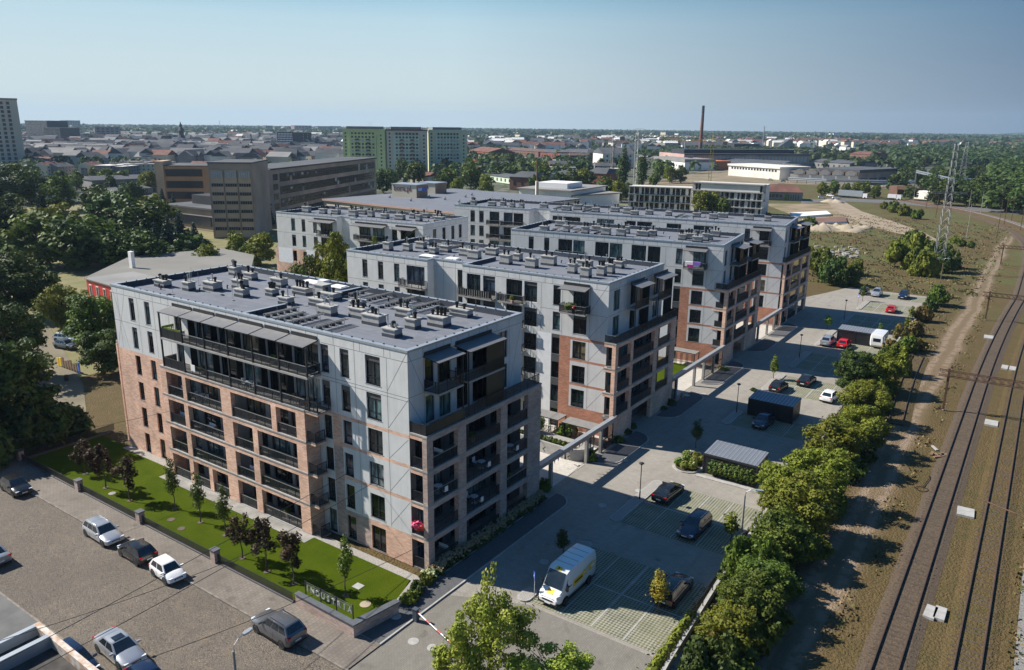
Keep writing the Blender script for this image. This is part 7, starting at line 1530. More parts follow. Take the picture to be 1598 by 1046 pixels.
# panel tower blocks
for (L, R, top, m1, m2, m3, lab) in [((537, 267), (602, 269), (537, 206), m_lime, m_lime, m_dark, 'lime-green eleven-storey panel block, left of three'), ((605, 269), (668, 269), (605, 206), m_beige, m_sage, m_redbr, 'beige and mint panel block with reddish balconies, middle of three'), ((670, 268), (729, 267), (670, 206), m_mint, m_sage, m_cream, 'pale mint panel block with cream balconies, right of three')]:
    f = Far('apartment_tower', lab, 'apartment tower', L, R, top, 11, 'eleven-storey panel blocks', h=33.5)
    f.box('wall', 0, 1, 0, 1, 0, .97, m1); f.box('roof', -.01, 1.01, -.03, 1.03, .97, 1, {m_lime: m_lime, m_beige: m_redroof, m_mint: m_sage}[m1])
    f.box('wall_panel', .16, .8, -.06, 0, .02, .86, m2); f.box('attic_wall', .1, .85, -.02, .9, 1., 1.06, m_greyr)
    f.wins(11, 7, 1.7, 1.5, m_winf, u=(.2, .78), z=(.03, .94), v=-.065, mats=[m_winf, m_winf, m_winp]); f.wins(11, 1, 1.3, 1.4, m_winf, u=(.04, .1), z=(.03, .94)); f.wins(10, 1, 1.3, 1.4, m_winf, u=(.88, .94), z=(.03, .9))
    for c in (.36, .62):
        for r in range(9): b = MB(); b.box((f.W*c-1.4, -2., 0), (f.W*c+1.4, -1., 1.1), m3); b.build('balcony', f.o, (0, 0, f.h*(.06+r*.085)))
f = Far('tower_block', 'pale concrete tower cut by the left edge of the picture', 'tower block', (-30, 264), (42, 262), (28, 157), 18, h=54)
f.box('wall', 0, 1, 0, 1, 0, .975, m_beige); f.box('roof', -.01, 1.01, -.02, 1.02, .975, 1, m_taupe); f.wins(15, 6, 2.2, 2.2, m_winf, u=(.02, .86), z=(.05, .96), mats=[m_winf, m_winf, m_brownbr])
b = MB(); b.path([(f.W*.5, 6, f.h), (f.W*.5, 6, f.h+6)], .3, m_dark); b.path([(f.W*.6, 6, f.h), (f.W*.6, 6, f.h+8)], .3, m_dark); b.box((f.W*.57, 5.5, f.h+4), (f.W*.63, 6.5, f.h+7), m_dark); b.build('antenna', f.o)
f = Far('office_building', 'black office block with white diamond-patterned left face', 'office building', (434, 237), (487, 237), (434, 206), 30); f.box('wall', 0, .47, .0, 1, 0, 1, m_blackclad); f.box('side_wall', .47, 1, -.1, 1, 0, .98, m_blackclad)
f.wins(8, 10, f.W*.47/10*.6, f.h/8*.55, m_white, u=(.02, .45), z=(.06, .96)); f.wins(7, 2, f.W*.02, f.h*.04, m_winp, u=(.7, .95), z=(.1, .95), v=-.11)
b = MB(); p = at(286, 240); H = height((286, 240, 0), (284, 190)); t = empty('church_tower', (p.x, p.y, 0)); tag(t, 'white church tower with dark tiered baroque spire in the old town', 'church tower')
b.box((-3.6, -3.6, 0), (3.6, 3.6, H*.5), m_palew); b.build('shaft', t, (0, 0, 0), .5); b = MB(); b.lathe([(4.6, H*.5), (3.6, H*.56), (3, H*.6), (3., H*.7), (3.6, H*.72), (2.3, H*.79), (1.6, H*.82), (1.6, H*.88), (1.9, H*.9), (.8, H*.94), (.2, H)], m_blackclad, 8); b.build('spire', t)
for z in (.2, .36): b = MB(); b.box((-.9, -3.7, H*z), (.9, -3.6, H*(z+.07)), m_winf); b.build('window', t, (0, 0, 0), .5); b = MB(); b.box((3.6, -.9, H*z), (3.7, .9, H*(z+.07)), m_winf); b.build('window', t, (0, 0, 0), .5)
def slab_block(L, R, top, dep, mat, label, rows, cols, name='apartment_block', cat='apartment block', group=None, roof=None):
    f = Far(name, label, cat, L, R, top, dep, group); f.box('wall', 0, 1, 0, 1, 0, .96, mat); f.box('roof', -.005, 1.005, -.01, 1.01, .96, 1, roof or m_greyroof)
    if rows: f.wins(rows, cols, f.W/cols*.55, f.h/rows*.5, m_winf, z=(.02, .94))
    return f
slab_block((44, 226), (78, 228), (44, 188), 30, m_blackclad, 'dark glass office tower far left with pale striped edge', 9, 4, 'office_building', 'office building'); slab_block((72, 228), (97, 229), (72, 199), 30, m_blackclad, 'lower stepped dark block beside the far left glass tower', 6, 3, 'office_building', 'office building')
slab_block((106, 205), (127, 205), (106, 188), 40, m_greyr, 'blue-grey slab on the skyline with masts on its roof', 5, 5)
slab_block((223, 228), (246, 229), (223, 211), 25, m_blackclad, 'dark cube among the old town roofs left of the church', 0, 0, 'office_building', 'office building')
for i, (x0, x1, y, tp, m_) in enumerate([(415, 426, 207, 196, m_greyr), (430, 440, 207, 197, m_greyr), (444, 460, 208, 197, m_beige), (460, 487, 209, 196, m_rose), (497, 520, 208, 197, m_greyr), (520, 533, 208, 197, m_cream), (811, 828, 222, 210, m_cream), (1038, 1052, 220, 206, m_cream), (1058, 1075, 220, 208, m_white), (1076, 1084, 220, 211, m_white), (121, 150, 223, 209, m_greyr), (150, 190, 222, 198, m_greyr), (1008, 1030, 221, 215, m_white), (1300, 1312, 219, 208, m_white), (1280, 1296, 221, 217, m_palew), (1320, 1328, 223, 216, m_beige), (1470, 1480, 222, 215, m_beige), (1030, 1040, 228, 222, m_white), (850, 862, 222, 219, m_palew), (885, 905, 222, 218, m_greyr)]):
    slab_block((x0, y), (x1, y), (x0, tp), 22, m_, 'far-off '+{'grey_render': 'grey', 'beige_tower_render': 'beige', 'rose_render': 'rose', 'cream_render': 'cream', 'white_paint': 'white', 'pale_weathered_wall': 'pale'}[m_.name]+' block '+['on the skyline left of the black office', 'on the skyline just above the black office', 'beside the rose block above the black office', 'widest on the skyline above the black office', 'on the skyline left of the lime-green block', 'touching the skyline by the lime-green block', 'standing alone right of the mint block', 'left of the white pair near the tall chimney', 'in the white group near the tall chimney', 'narrowest by the tall chimney', 'in the woods at far left', 'long and low in the woods at far left', 'low, near the cranes', 'slender tower on the right skyline', 'low, left of the slender right tower', 'small one above the right woods', 'small one among the right-hand houses', 'small cube below the chimney group', 'low, in the far woods at the centre', 'low, in the far woods near the brick school'][i], 6 if m_ is not m_palew else 0, 5)
# white flat-roofed modern building
f = Far('office_building', 'long white flat-roofed building with a ribbon of blue windows', 'office building', (834, 322), (892, 330), (834, 302), 30, h=7.2); f.box('wall', 0, 1, 0, 1, 0, .93, m_white); f.box('roof', -.02, 1.02, -.04, 1.04, .93, 1, m_greyr); f.wins(1, 12, f.W/16, 1.6, m_winf, z=(.45, .8)); f.wins(1, 8, f.W/14, 1.4, m_winf, z=(.05, .4))
f = Far('office_building', 'higher white end of the flat-roofed building with striped windows', 'office building', (888, 331), (944, 320), (888, 300), 26, h=9.5); f.box('wall', 0, 1, 0, 1, 0, .95, m_white); f.box('roof', -.02, 1.02, -.04, 1.04, .95, 1, m_greyr); f.box('window_band', .04, .97, -.02, 0, .55, .72, m_winf); f.box('window_band', .04, .97, -.02, 0, .2, .37, m_winf); f.box('roof_house', .2, .6, .2, .8, 1, 1.25, m_white)
f = Far('chimney_stack', 'short square cream chimney on the white building', 'chimney', (836, 330), (840, 330), (838, 287), 3, h=19); f.box('shaft', 0, 1, 0, 1, 0, .7, m_cream); f.box('flue', .3, .7, .3, .7, .7, 1.2, m_rust)
# building shell under construction
for (L, R, top, cols, lab, hh) in [((980, 326), (1078, 330), (980, 290), 12, 'left half of the unfinished concrete apartment shell, with empty window holes', 10.4), ((1078, 331), (1188, 338), (1078, 284), 13, 'right half of the unfinished concrete shell, its top storey still being walled', 13.4)]:
    f = Far('building_shell', lab, 'building shell', L, R, top, 13, 'unfinished concrete shells', h=hh); n = 3 if hh < 12 else 4
    f.box('rear_wall', 0, 1, .35, 1, 0, .99, m_palew)
    for k in range(n+1): f.box('floor_slab', -.005, 1.005, -.05, .35, k/n-.02, k/n+.015, m_conc)
    for k in range(n):
        for c in range(cols+1): 
            wd = .012+.03*((c*5+k) % 3 == 0); f.box('wall_pier', c/cols*(1-.02)-.0, c/cols*(1-.02)+wd, 0, .35, k/n+.015, (k+1)/n-.02, m_palew if k < 3 else m_conc)
    f.wins(n, cols, 2., 1.6, m_winf, z=(.03, .97), v=.34)
    if hh > 12: f.box('wall', .12, .95, -.01, .02, .76, .97, m_palew)
f = Far('ruined_building', 'low old brick building with a broken rusty-red roof and green graffiti', 'old building', (1190, 312), (1252, 314), (1190, 290), 16, h=8); f.box('wall', 0, 1, 0, 1, 0, .55, m_greyr)
b = MB(); b.prism([(-.3, -.3), (f.W+.3, -.3), (f.W+.3, 8), (-.3, 8)], f.h*.55, f.h*.56, m_redroof); P = [(-.3, -.3), (f.W+.3, -.3), (f.W-3, 7.8), (3, 7.8)]
b.face([(-.3, -.3, f.h*.56), (f.W+.3, -.3, f.h*.56), (f.W-4, 8, f.h), (4, 8, f.h)], m_redroof); b.face([(f.W+.3, 16, f.h*.56), (-.3, 16, f.h*.56), (4, 8, f.h), (f.W-4, 8, f.h)], m_redroof); b.face([(f.W+.3, -.3, f.h*.56), (f.W+.3, 16, f.h*.56), (f.W-4, 8, f.h)], m_redroof); b.face([(-.3, 16, f.h*.56), (-.3, -.3, f.h*.56), (4, 8, f.h)], m_redroof); b.build('roof', f.o)
b = MB(); b.box((f.W*.55, -.1, .3), (f.W*.62, -.02, f.h*.45), f_fresh); 
for i in range(5): b.box((f.W*(.64+i*.06), -.1, .5), (f.W*(.655+i*.06), -.02, f.h*.38), m_black); b.box((f.W*(.64+i*.06), -.09, .5+(i % 3)*.9), (f.W*(.685+i*.06), -.02, .9+(i % 3)*.9), f_fresh)
b.build('graffiti', f.o); f.wins(1, 5, 1.4, 1.6, m_winf, u=(.02, .5), z=(.1, .5))
# works beyond the railway yard
f = Far('factory_hall', 'very long dark factory hall with a raised roof strip', 'factory hall', (1066, 262), (1262, 262), (1066, 235), 60, h=15); f.box('wall', 0, 1, 0, 1, 0, .8, m_taupe); f.box('gable', -.002, .07, -.02, 1, 0, .86, m_rose); f.box('roof', 0, 1, -.02, 1.02, .8, .88, m_blackclad); f.box('monitor_roof', .06, .95, .3, .8, .88, 1.12, m_blackclad); f.wins(1, 30, f.W/45, 5, m_winp, u=(.09, .98), z=(.3, .75))
f = Far('factory_hall', 'bright orange brick hall in front of the long dark one', 'factory hall', (1081, 263), (1106, 265), (1081, 250), 25); f.box('wall', 0, 1, 0, 1, 0, .7, m_orange); f.box('roof', -.02, 1.02, -.02, 1.02, .7, 1, m_orange)
f = Far('factory_hall', 'grey hall with ridge roof right of the orange one', 'factory hall', (1106, 262), (1215, 268), (1106, 246), 40, h=9); f.box('wall', 0, 1, 0, 1, 0, .6, m_greyr)
b = MB(); b.prism([(0, -1), (f.W, -1), (f.W, 20), (0, 20)], f.h*.6, f.h*.62, m_greyroof); b.face([(0, -1, f.h*.62), (f.W, -1, f.h*.62), (f.W, 20, f.h), (0, 20, f.h)], m_greyroof); b.build('roof', f.o)
f = Far('factory_hall', 'long whitewashed hall with flaking walls and a dark gable end', 'factory hall', (1136, 274), (1216, 281), (1136, 251), 30, h=9.5); f.box('wall', 0, 1, 0, 1, 0, .85, m_palew); f.box('roof', -.01, 1.01, -.03, 1.03, .85, 1, m_palew); f.wins(1, 16, f.W/30, 1.6, m_winf, z=(.55, .8)); f.wins(1, 5, f.W/18, 3, m_palew, z=(.02, .4))
f = Far('factory_hall', 'white and tan row of arched gables beside the railway yard', 'factory hall', (1232, 284), (1338, 288), (1232, 264), 30, h=9); f.box('wall', 0, 1, 0, 1, 0, .62, m_palew); f.box('roof', -.01, 1.01, .05, 1.03, .62, .8, m_greyroof)
for i in range(5):
    b = MB(); W_ = f.W/6; x0 = f.W*(.05+i*.19); b.fn = lambda x, y, z: (x, y, z); b.prism([(0, 0), (W_, 0), (W_, .1), (0, .1)], 0, .1, m_palew)
    P = [(0, 0), (W_, 0), (W_, f.h*.25), (W_*.75, f.h*.38), (W_*.5, f.h*.43), (W_*.25, f.h*.38), (0, f.h*.25)]; b.face([(x, -.4, z) for x, z in P], m_tan); b.face([(x, 8, z) for x, z in P][::-1], m_tan)
    for (xa, za), (xc, zc) in zip(P[2:], P[3:]): b.face([(xa, -.4, za), (xa, 8, za), (xc, 8, zc), (xc, -.4, zc)], m_greyroof)
    b.build('gable', f.o, (x0, 0, f.h*.6)); g_ = win_mesh(W_*.7, f.h*.2, m_winp); link('window', g_, f.o, (x0+W_/2, -.45, f.h*.75))
f = Far('factory_hall', 'grey-brown hall with four dark gateways at the pipe bridge', 'factory hall', (1338, 288), (1398, 284), (1338, 262), 30, h=10); f.box('wall', 0, 1, 0, 1, 0, .8, m_taupe); f.box('roof', -.01, 1.01, -.03, 1.03, .8, 1, m_greyroof)
for i in range(4): f.box('gateway', .06+i*.24, .2+i*.24, -.03, 0, 0, .38, m_winf)
for (L, R, top, dep, mat, lab, rf) in [((1020, 260), (1068, 266), (1020, 244), 30, m_white, 'white hall with a red stripe left of the works', m_greyr), ((1262, 262), (1325, 266), (1262, 248), 40, m_greyr, 'grey shed group right of the long dark hall', m_greyroof), ((1210, 246), (1250, 248), (1210, 233), 50, m_greyr, 'pale shed behind the long dark hall', m_greyroof), ((1100, 236), (1145, 240), (1100, 222), 40, m_blackclad, 'dark blue-grey hall behind the chimney', m_blackclad), ((1400, 250), (1460, 254), (1460, 243), 40, m_greyr, 'low pale hall beside the pylons among trees', m_palew), ((1325, 250), (1360, 252), (1325, 236), 30, m_brownbr, 'brown sheds before the big open lot', m_redroof), ((940, 262), (990, 262), (940, 231), 30, m_palew, 'row of old cream blocks behind the poplars', m_greyroof), ((868, 250), (916, 252), (868, 232), 30, m_redbr, 'large red brick school with grey hipped roof', m_greyroof), ((843, 248), (870, 250), (843, 233), 30, m_redbr, 'smaller red brick wing beside the school', m_greyroof), ((765, 240), (840, 246), (765, 229), 40, m_brownbr, 'long dark-roofed brick building right of the mint tower', m_brroof), ((732, 250), (762, 254), (732, 229), 30, m_redbr, 'dark red brick house touching the mint tower', m_redroof), ((912, 290), (945, 292), (912, 262), 20, m_redbr, 'brown-red tenement left of the poplars', m_greyroof), ((795, 296), (835, 298), (795, 268), 18, m_brownbr, 'dark brown brick tenement before the leafy belt', m_greyroof), ((858, 285), (905, 288), (858, 266), 20, m_greyr, 'long grey-roofed tenement row', m_greyroof), ((765, 283), (800, 288), (765, 270), 18, m_sage, 'grey tenement with a green end wall', m_greyroof), ((838, 262), (872, 263), (838, 250), 20, m_greyr, 'flat pale grey building before the school', m_palew), ((680, 280), (700, 284), (680, 268), 12, m_cream, 'cream house with maroon roof before the towers', m_redroof), ((640, 290), (668, 292), (640, 268), 12, m_cream, 'cream gabled house with dormered maroon roof', m_redroof), ((150, 310), (252, 300), (150, 297), 14, m_greyr, 'low grey workshop range before the tan factory wing', m_greyroof), ((60, 318), (100, 318), (60, 285), 14, m_sage, 'pale green tenement seen between the left trees', m_greyroof), ((145, 296), (232, 292), (145, 276), 14, m_greyr, 'long grey-roofed row house behind the workshops', m_greyroof), ((320, 252), (400, 254), (320, 242), 16, m_white, 'white-roofed hall behind the tan factory', m_palew), ((230, 250), (290, 254), (200, 240), 16, m_redbr, 'dark red tenement row with white dormers', m_redroof)]:
    f = Far('old_building', lab, 'building', L, R, top, dep); f.box('wall', 0, 1, 0, 1, 0, .72, mat)
    b = MB(); W_, D2 = f.W, f.D; e = min(D2*.5, W_*.2) if 'hip' in lab or 'tenement' in lab else 0
    if rf in (m_palew, m_blackclad, m_greyr): b.box((-.4, -.4, f.h*.72), (W_+.4, D2+.4, f.h), rf)
    else:
        z0, z1 = f.h*.72, f.h; P = [(-.5, -.5, z0), (W_+.5, -.5, z0), (W_+.5, D2+.5, z0), (-.5, D2+.5, z0), (e, D2/2, z1), (W_-e, D2/2, z1)]
        for q in ((0, 1, 5, 4), (2, 3, 4, 5), (1, 2, 5), (3, 0, 4), (3, 2, 1, 0)): b.face([P[i] for i in q], rf)
    b.build('roof', f.o); n = max(3, int(f.W/6)); f.wins(max(1, int(f.h*.72/4)), min(20, n), 1.6, 2., m_winf, z=(.03, .7))
# chimneys and masts of the works
def stack(base, top, r0, r1, label, mats):
    p = at(*base); h = height((*base, 0), top); t = empty('factory_chimney', (p.x, p.y, 0)); tag(t, label, 'chimney')
    for i, m_ in enumerate(mats): b = MB(); n = len(mats); b.tube((0, 0, h*i/n), (0, 0, h*(i+1)/n), r0+(r1-r0)*i/n, m_, 14, r0+(r1-r0)*(i+1)/n); b.build('shaft_section', t)
stack((1092, 245), (1096, 165), 2.7, 1.7, 'tall red-brown factory chimney with a pale foot', [m_cream, m_brownbr, m_redbr, m_brownbr, m_redbr, m_brownbr, m_blackclad])
for i, (bx, by, tx, ty, r) in enumerate([(1189, 240, 1190, 197, 1.1), (1202, 243, 1203, 216, 1.3), (1268, 240, 1268, 204, .7), (1269, 245, 1269, 220, 1.), (1287, 225, 1288, 202, .8), (1296, 225, 1296, 204, .8), (1222, 236, 1222, 210, .5), (344, 207, 344, 188, 1.2), (393, 230, 393, 209, 1.2), (579, 206, 579, 190, .8), (687, 206, 687, 196, .8), (1505, 210, 1505, 202, 2), (895, 213, 895, 203, 2), (1068, 245, 1068, 215, 1.4)]):
    stack((bx, by), (tx, ty), r, r*.6, 'thin grey mast '+['tallest, at the middle of the works', 'short pale one beside the tallest', 'slender, above the right of the works', 'silvery, in front of a slender one', 'left of two at the right skyline', 'right of two at the right skyline', 'at the conveyor', 'on the skyline above the tan factory', 'dark flue among the town roofs', 'on the roofline above the lime block', 'above the mint block', 'on the far right horizon', 'on the horizon at the centre', 'dark one left of the tall chimney'][i], [m_steel if i != 8 else m_blackclad])
def crane(base, top, jib, col, label, arm=(1, 0)):
    p = at(*base); h = height((*base, 0), top); t = empty('tower_crane', (p.x, p.y, 0), math.atan2(RT.y, RT.x)+arm[1]); tag(t, label, 'crane', 'tower cranes'); b = MB()
    for a in (-.8, .8):
        for c in (-.8, .8): b.tube((a, c, 0), (a, c, h*.93), .16, col, 4)
    n = int(h/2.5)
    for i in range(n): s_ = 1 if i % 2 else -1; b.tube((-.8*s_, -.8, h*.93*i/n), (.8*s_, -.8, h*.93*(i+1)/n), .1, col, 3); b.tube((.8, -.8*s_, h*.93*i/n), (.8, .8*s_, h*.93*(i+1)/n), .1, col, 3)
    b.build('mast', t); b = MB(); lattice(b, (-jib*.28, 0, h*.86), (jib, 0, h*.86), 1.2, 1.2, col, 16, .1); b.build('jib', t)
    b = MB(); b.tube((0, 0, h*.88), (0, 0, h), .2, col, 5); b.tube((0, 0, h), (jib*.6, 0, h*.9), .06, m_dark, 4); b.tube((0, 0, h), (-jib*.25, 0, h*.89), .06, m_dark, 4); b.build('tie_mast', t); b = MB(); b.box((-jib*.28, -1, h*.8), (-jib*.2, 1, h*.86), m_conc_d); b.build('counterweight', t); b = MB(); b.box((.8, -1, h*.83), (2.6, 1, h*.88), m_cream); b.build('cab', t)
crane((990, 295), (990, 200), 38, m_palew, 'pale tower crane standing between the two poplars'); crane((954, 285), (955, 213), 30, m_conc_d, 'grey-brown tower crane left of the poplars', (1, .5)); crane((1106, 300), (1108, 208), 30, m_yellow, 'yellow tower crane in front of the long dark hall', (1, 2.9))
# conveyor, pipe bridge, roads, heaps
f = Far('conveyor', 'grey slanting conveyor house behind the long hall', 'conveyor', (1206, 236), (1236, 236), (1236, 218), 14); b = MB(); b.fn = None; b.face([(0, 0, 0), (f.W, 0, 0), (f.W, 0, f.h), (f.W*.8, 0, f.h)], m_greyr); b.face([(0, 8, 0), (f.W, 8, 0), (f.W, 8, f.h), (f.W*.8, 8, f.h)][::-1], m_greyr); b.face([(0, 0, 0), (f.W*.8, 0, f.h), (f.W*.8, 8, f.h), (0, 8, 0)], m_greyroof); b.face([(f.W, 0, 0), (f.W, 8, 0), (f.W, 8, f.h), (f.W, 0, f.h)], m_greyr); b.face([(f.W*.8, 0, f.h), (f.W, 0, f.h), (f.W, 8, f.h), (f.W*.8, 8, f.h)], m_greyroof); b.build('house', f.o)
t = empty('pipe_bridge', at(1360, 292)); tag(t, 'pair of silver district heating pipes stepping up over the tracks', 'pipe'); o_ = t.location
b = MB(); pts = [at(1230, 280, 2.5), at(1290, 283, 2.5), at(1428, 286, 3), at(1428, 286, 3)+Vector((0, 0, 7)), at(1485, 282, 10), at(1520, 283, 10)]
for dz in (0, 1.1): b.path([p_-o_+Vector((0, 0, dz)) for p_ in pts], .5, m_steel, 8)
b.build('pipe', t); b = MB()
for i in range(14): q = pts[0].lerp(pts[2], i/13)-o_; b.box((q.x-.15, q.y-.15, 0), (q.x+.15, q.y+.15, 2.5), m_dark)
tag(b.build('pipe_supports', t), kind='stuff')
f = Far('railway_bridge', 'old rusty railway bridge abutment with white painted wall under the pipes', 'bridge', (1386, 306), (1448, 312), (1386, 290), 8, h=6); f.box('abutment', 0, .22, 0, 1, 0, 1, m_brownbr); f.box('bridge_deck', .2, .62, 0, 1, .72, .9, m_rust); f.box('white_wall', .62, 1, 0, 1, 0, .72, m_palew); f.box('railing', .2, .62, 0, .05, .9, 1.05, m_rust)
def px_sheet(name, pts, z, mat, **k): return sheet(name, [tuple(at(*q, z)[:2]) for q in pts], z, mat, **k)
px_sheet('road', [(1250, 313), (1300, 309), (1400, 313), (1500, 322), (1598, 330), (1598, 336), (1500, 328), (1400, 318), (1300, 314), (1250, 318)], .0, m_tar)
px_sheet('dirt_road', [(1290, 315), (1314, 313), (1345, 330), (1392, 345), (1440, 362), (1470, 378), (1440, 372), (1400, 364), (1350, 352), (1312, 334)], -.02, M('pale_sandy_track', (.28, .22, .155), .95, var=.2, vs=.2, detail=6))
px_sheet('yard', [(1190, 318), (1300, 318), (1345, 345), (1330, 362), (1240, 362), (1235, 335)], -.03, M('churned_building_ground', (.3, .22, .15), .95, var=0, col2=(.15, .13, .06), vs=.12, detail=7))
px_sheet('road', [(1345, 262), (1395, 240), (1425, 240), (1405, 262), (1395, 272), (1345, 272)], -.02, m_tar)
px_sheet('yard', [(930, 300), (1130, 262), (1420, 285), (1330, 300), (1180, 300), (1100, 290)], -.2, M('railway_yard', (.2, .16, .1), .95, var=.3, vs=.06, detail=7))
for i, (pts, l) in enumerate([([(1232, 332), (1290, 329), (1297, 334), (1240, 338)], 'left white foundation slab on the building site'), ([(1252, 342), (1318, 338), (1322, 345), (1256, 349)], 'right white foundation slab on the building site')]):
    P = [tuple(at(*q, .8)[:2]) for q in pts]; ar = sum(P[j][0]*P[(j+1) % 4][1]-P[(j+1) % 4][0]*P[j][1] for j in range(4)); b = MB(); b.prism(P if ar > 0 else P[::-1], -.1, .8, m_white, top=m_brownbr if i else m_white); tag(b.build('foundation_slab'), l, 'foundation')
random.seed(21)
for i, (px, py, s_) in enumerate([(1262, 356, 5), (1283, 358, 6), (1305, 357, 5), (1325, 360, 6), (1342, 356, 4), (1300, 316, 5), (1240, 352, 4)]):
    p = at(px, py); b = MB(); n = 10; rings = []
    b.lathe([(s_, -.1), (s_*.85, .35*s_*.3), (s_*.55, .28*s_), (s_*.2, .38*s_), (.05, .4*s_)], m_sand, 12); me = b.mesh('sand_heap', 60)
    for v in me.vertices: v.co.x *= 1.1+.4*math.sin(v.co.y*1.3+i)+.2*math.sin(v.co.y*4.1+i*2); v.co.y *= .75+.25*math.sin(v.co.x*1.4+i); v.co.z *= .8+.35*math.sin(v.co.x*1.9+v.co.y*1.3+i)
    tag(link('sand_heap', me, None, (p.x, p.y, 0)), 'pale sand heap '+['first left in the row', 'second in the row', 'middle one of the row', 'fourth of the row', 'right end of the row', 'alone by the sandy track', 'near the rear grey block'][i], 'sand heap', 'sand heaps on the building site')
# red house and flat pale roof left of the near block
f = Far('old_building', 'small bright red building with tall white-framed windows left of the near block', 'building', (143, 478), (180, 487), (137, 432), 10, h=4.6)
f.o.location = at(134, 434, 4.6); f.o.location.z = 0; q = at(180, 447, 4.6)-at(134, 434, 4.6); f.W = math.hypot(q.x, q.y)*1.5; f.o.rotation_euler[2] = math.atan2(q.y, q.x)
f.box('wall', 0, 1, 0, 1, 0, .95, m_red); f.box('roof', -.01, 1.01, -.03, 1.03, .95, 1, m_greyr)
for i in range(6): x = f.W*(.06+i*.16); b = MB(); b.box((x, -.08, 1), (x+1.1, 0, 3.4), m_white); b.box((x+.15, -.1, 1.15), (x+.95, -.08, 3.25), m_winf); b.build('window', f.o)
b = MB(); P = [tuple(at(*q, 4.4)[:2]) for q in ((137, 432), (205, 400), (345, 388), (395, 398), (385, 440), (180, 446))]; ar = sum(P[j][0]*P[(j+1) % 6][1]-P[(j+1) % 6][0]*P[j][1] for j in range(6)); cxy = Vector((sum(p_[0] for p_ in P)/6, sum(p_[1] for p_ in P)/6, 0)); P = [(p_[0]-cxy.x, p_[1]-cxy.y) for p_ in P]; P = P if ar > 0 else P[::-1]
t = empty('depot', cxy); tag(t, 'wide low building with a pale flat roof behind the red house', 'building'); b.prism(P, 0, 4.1, m_greyr); b.build('wall', t); b = MB(); b.prism(inset(P, -.3), 4.1, 4.4, M('pale_bitumen_roof', (.185, .178, .16), .9, var=.12, vs=.1)); b.build('roof', t)
p = at(207, 418, 4.4); b = MB(); b.box((-.6, -.4, 0), (.6, .4, 3.8), m_white); b.build('roof_pillar', t, (p.x-cxy.x, p.y-cxy.y, 4.4))
# ---------------------------------------------------------------- houses of the town
HP = []
def house_mesh(W_, D2, H, wall_, roof_, flat=False):
    b = MB(); b.box((-W_/2, -D2/2, 0), (W_/2, D2/2, H), wall_)
    if flat: b.box((-W_/2-.3, -D2/2-.3, H), (W_/2+.3, D2/2+.3, H+.5), roof_); b.box((-1.5, -1.5, H+.5), (1.5, 1.5, H+2.2), wall_)
    else:
        P = [(-W_/2-.4, -D2/2-.4, H), (W_/2+.4, -D2/2-.4, H), (W_/2+.4, D2/2+.4, H), (-W_/2-.4, D2/2+.4, H), (-W_/2, 0, H+D2*.34), (W_/2, 0, H+D2*.34)]
        for q in ((0, 1, 5, 4), (2, 3, 4, 5), (1, 2, 5), (3, 0, 4)): b.face([P[i] for i in q], wall_ if len(q) == 3 else roof_)
        for x in (-W_*.3, W_*.22): b.box((x-.6, -.5, H+D2*.2), (x+.6, .5, H+D2*.34+1.2), m_redbr)
    n = max(2, int(W_/4)); k = max(1, int(H/3.3))
    for r in range(k):
        for c in range(n): x = -W_/2+W_*(c+.5)/n; z = H*(r+.35)/k; b.box((x-.6, -D2/2-.05, z), (x+.6, -D2/2-.01, z+1.6), m_winf); b.box((W_/2+.01, -D2/4+(c % 2)*D2/2-.6, z), (W_/2+.05, -D2/4+(c % 2)*D2/2+.6, z+1.6), m_winf)
    return b.mesh('town_house')
for i, (W_, D2, H, a, c, fl, txt) in enumerate([(22, 13, 11, m_greyr, m_greyroof, False, 'grey tenement with grey pitched roof'), (18, 12, 12, m_cream, m_redroof, False, 'cream tenement with red tiled roof'), (26, 13, 10, m_palew, m_greyroof, False, 'pale tenement with grey pitched roof'), (16, 12, 10, m_rose, m_brroof, False, 'rose tenement with brown roof'), (24, 14, 12, m_redbr, m_greyroof, False, 'red brick tenement with grey roof'), (20, 14, 13, m_cream, m_greyr, True, 'cream flat-roofed tenement'), (34, 14, 12, m_greyr, m_palew, True, 'long grey flat-roofed block'), (14, 11, 8, m_white, m_redroof, False, 'small white house with red roof'), (26, 12, 14, m_brownbr, m_brroof, False, 'tall brown tenement with brown roof'), (30, 16, 6, m_palew, m_greyr, True, 'low pale flat-roofed hall')]):
    HP.append((house_mesh(W_, D2, H, a, c, fl), txt))
rr = random.Random(77); NH = 0
for k_ in (1, 3): pass
def town(n, x0, x1, y0, y1, where_, kinds=None, ang=.5):
    global NH
    for i in range(n):
        px, py = rr.uniform(x0, x1), y0+(y1-y0)*rr.random()**1.2; p = at(px, py); me, txt = HP[rr.choice(kinds or range(10))]
        if 268 < px < 304 and py > 234: continue
        ho = tag(link('town_house', me, None, (p.x, p.y, 0), rr.choice([ang, ang+1.57, ang+.2, ang+1.4])+rr.uniform(-.1, .1), rr.uniform(.6, .85)), txt+' '+where_, 'house', 'town houses '+where_+', '+txt); NH += 1; ho.scale[2] *= .72
town(165, 45, 430, 226, 274, 'in the old town', [0, 0, 2, 2, 2, 5, 6, 6, 1, 4, 0, 5]); town(40, 430, 540, 226, 262, 'behind the factory', [0, 2, 5, 6, 9, 4]); town(45, 732, 985, 228, 275, 'right of the panel blocks', [0, 2, 2, 4, 5, 6, 8, 9]); town(22, 985, 1075, 226, 262, 'left of the works', [5, 6, 9, 2]); town(24, 1440, 1598, 222, 236, 'in the suburb on the right', [7, 7, 1, 2, 7]); town(14, 1200, 1400, 224, 240, 'beyond the works', [9, 6, 2])
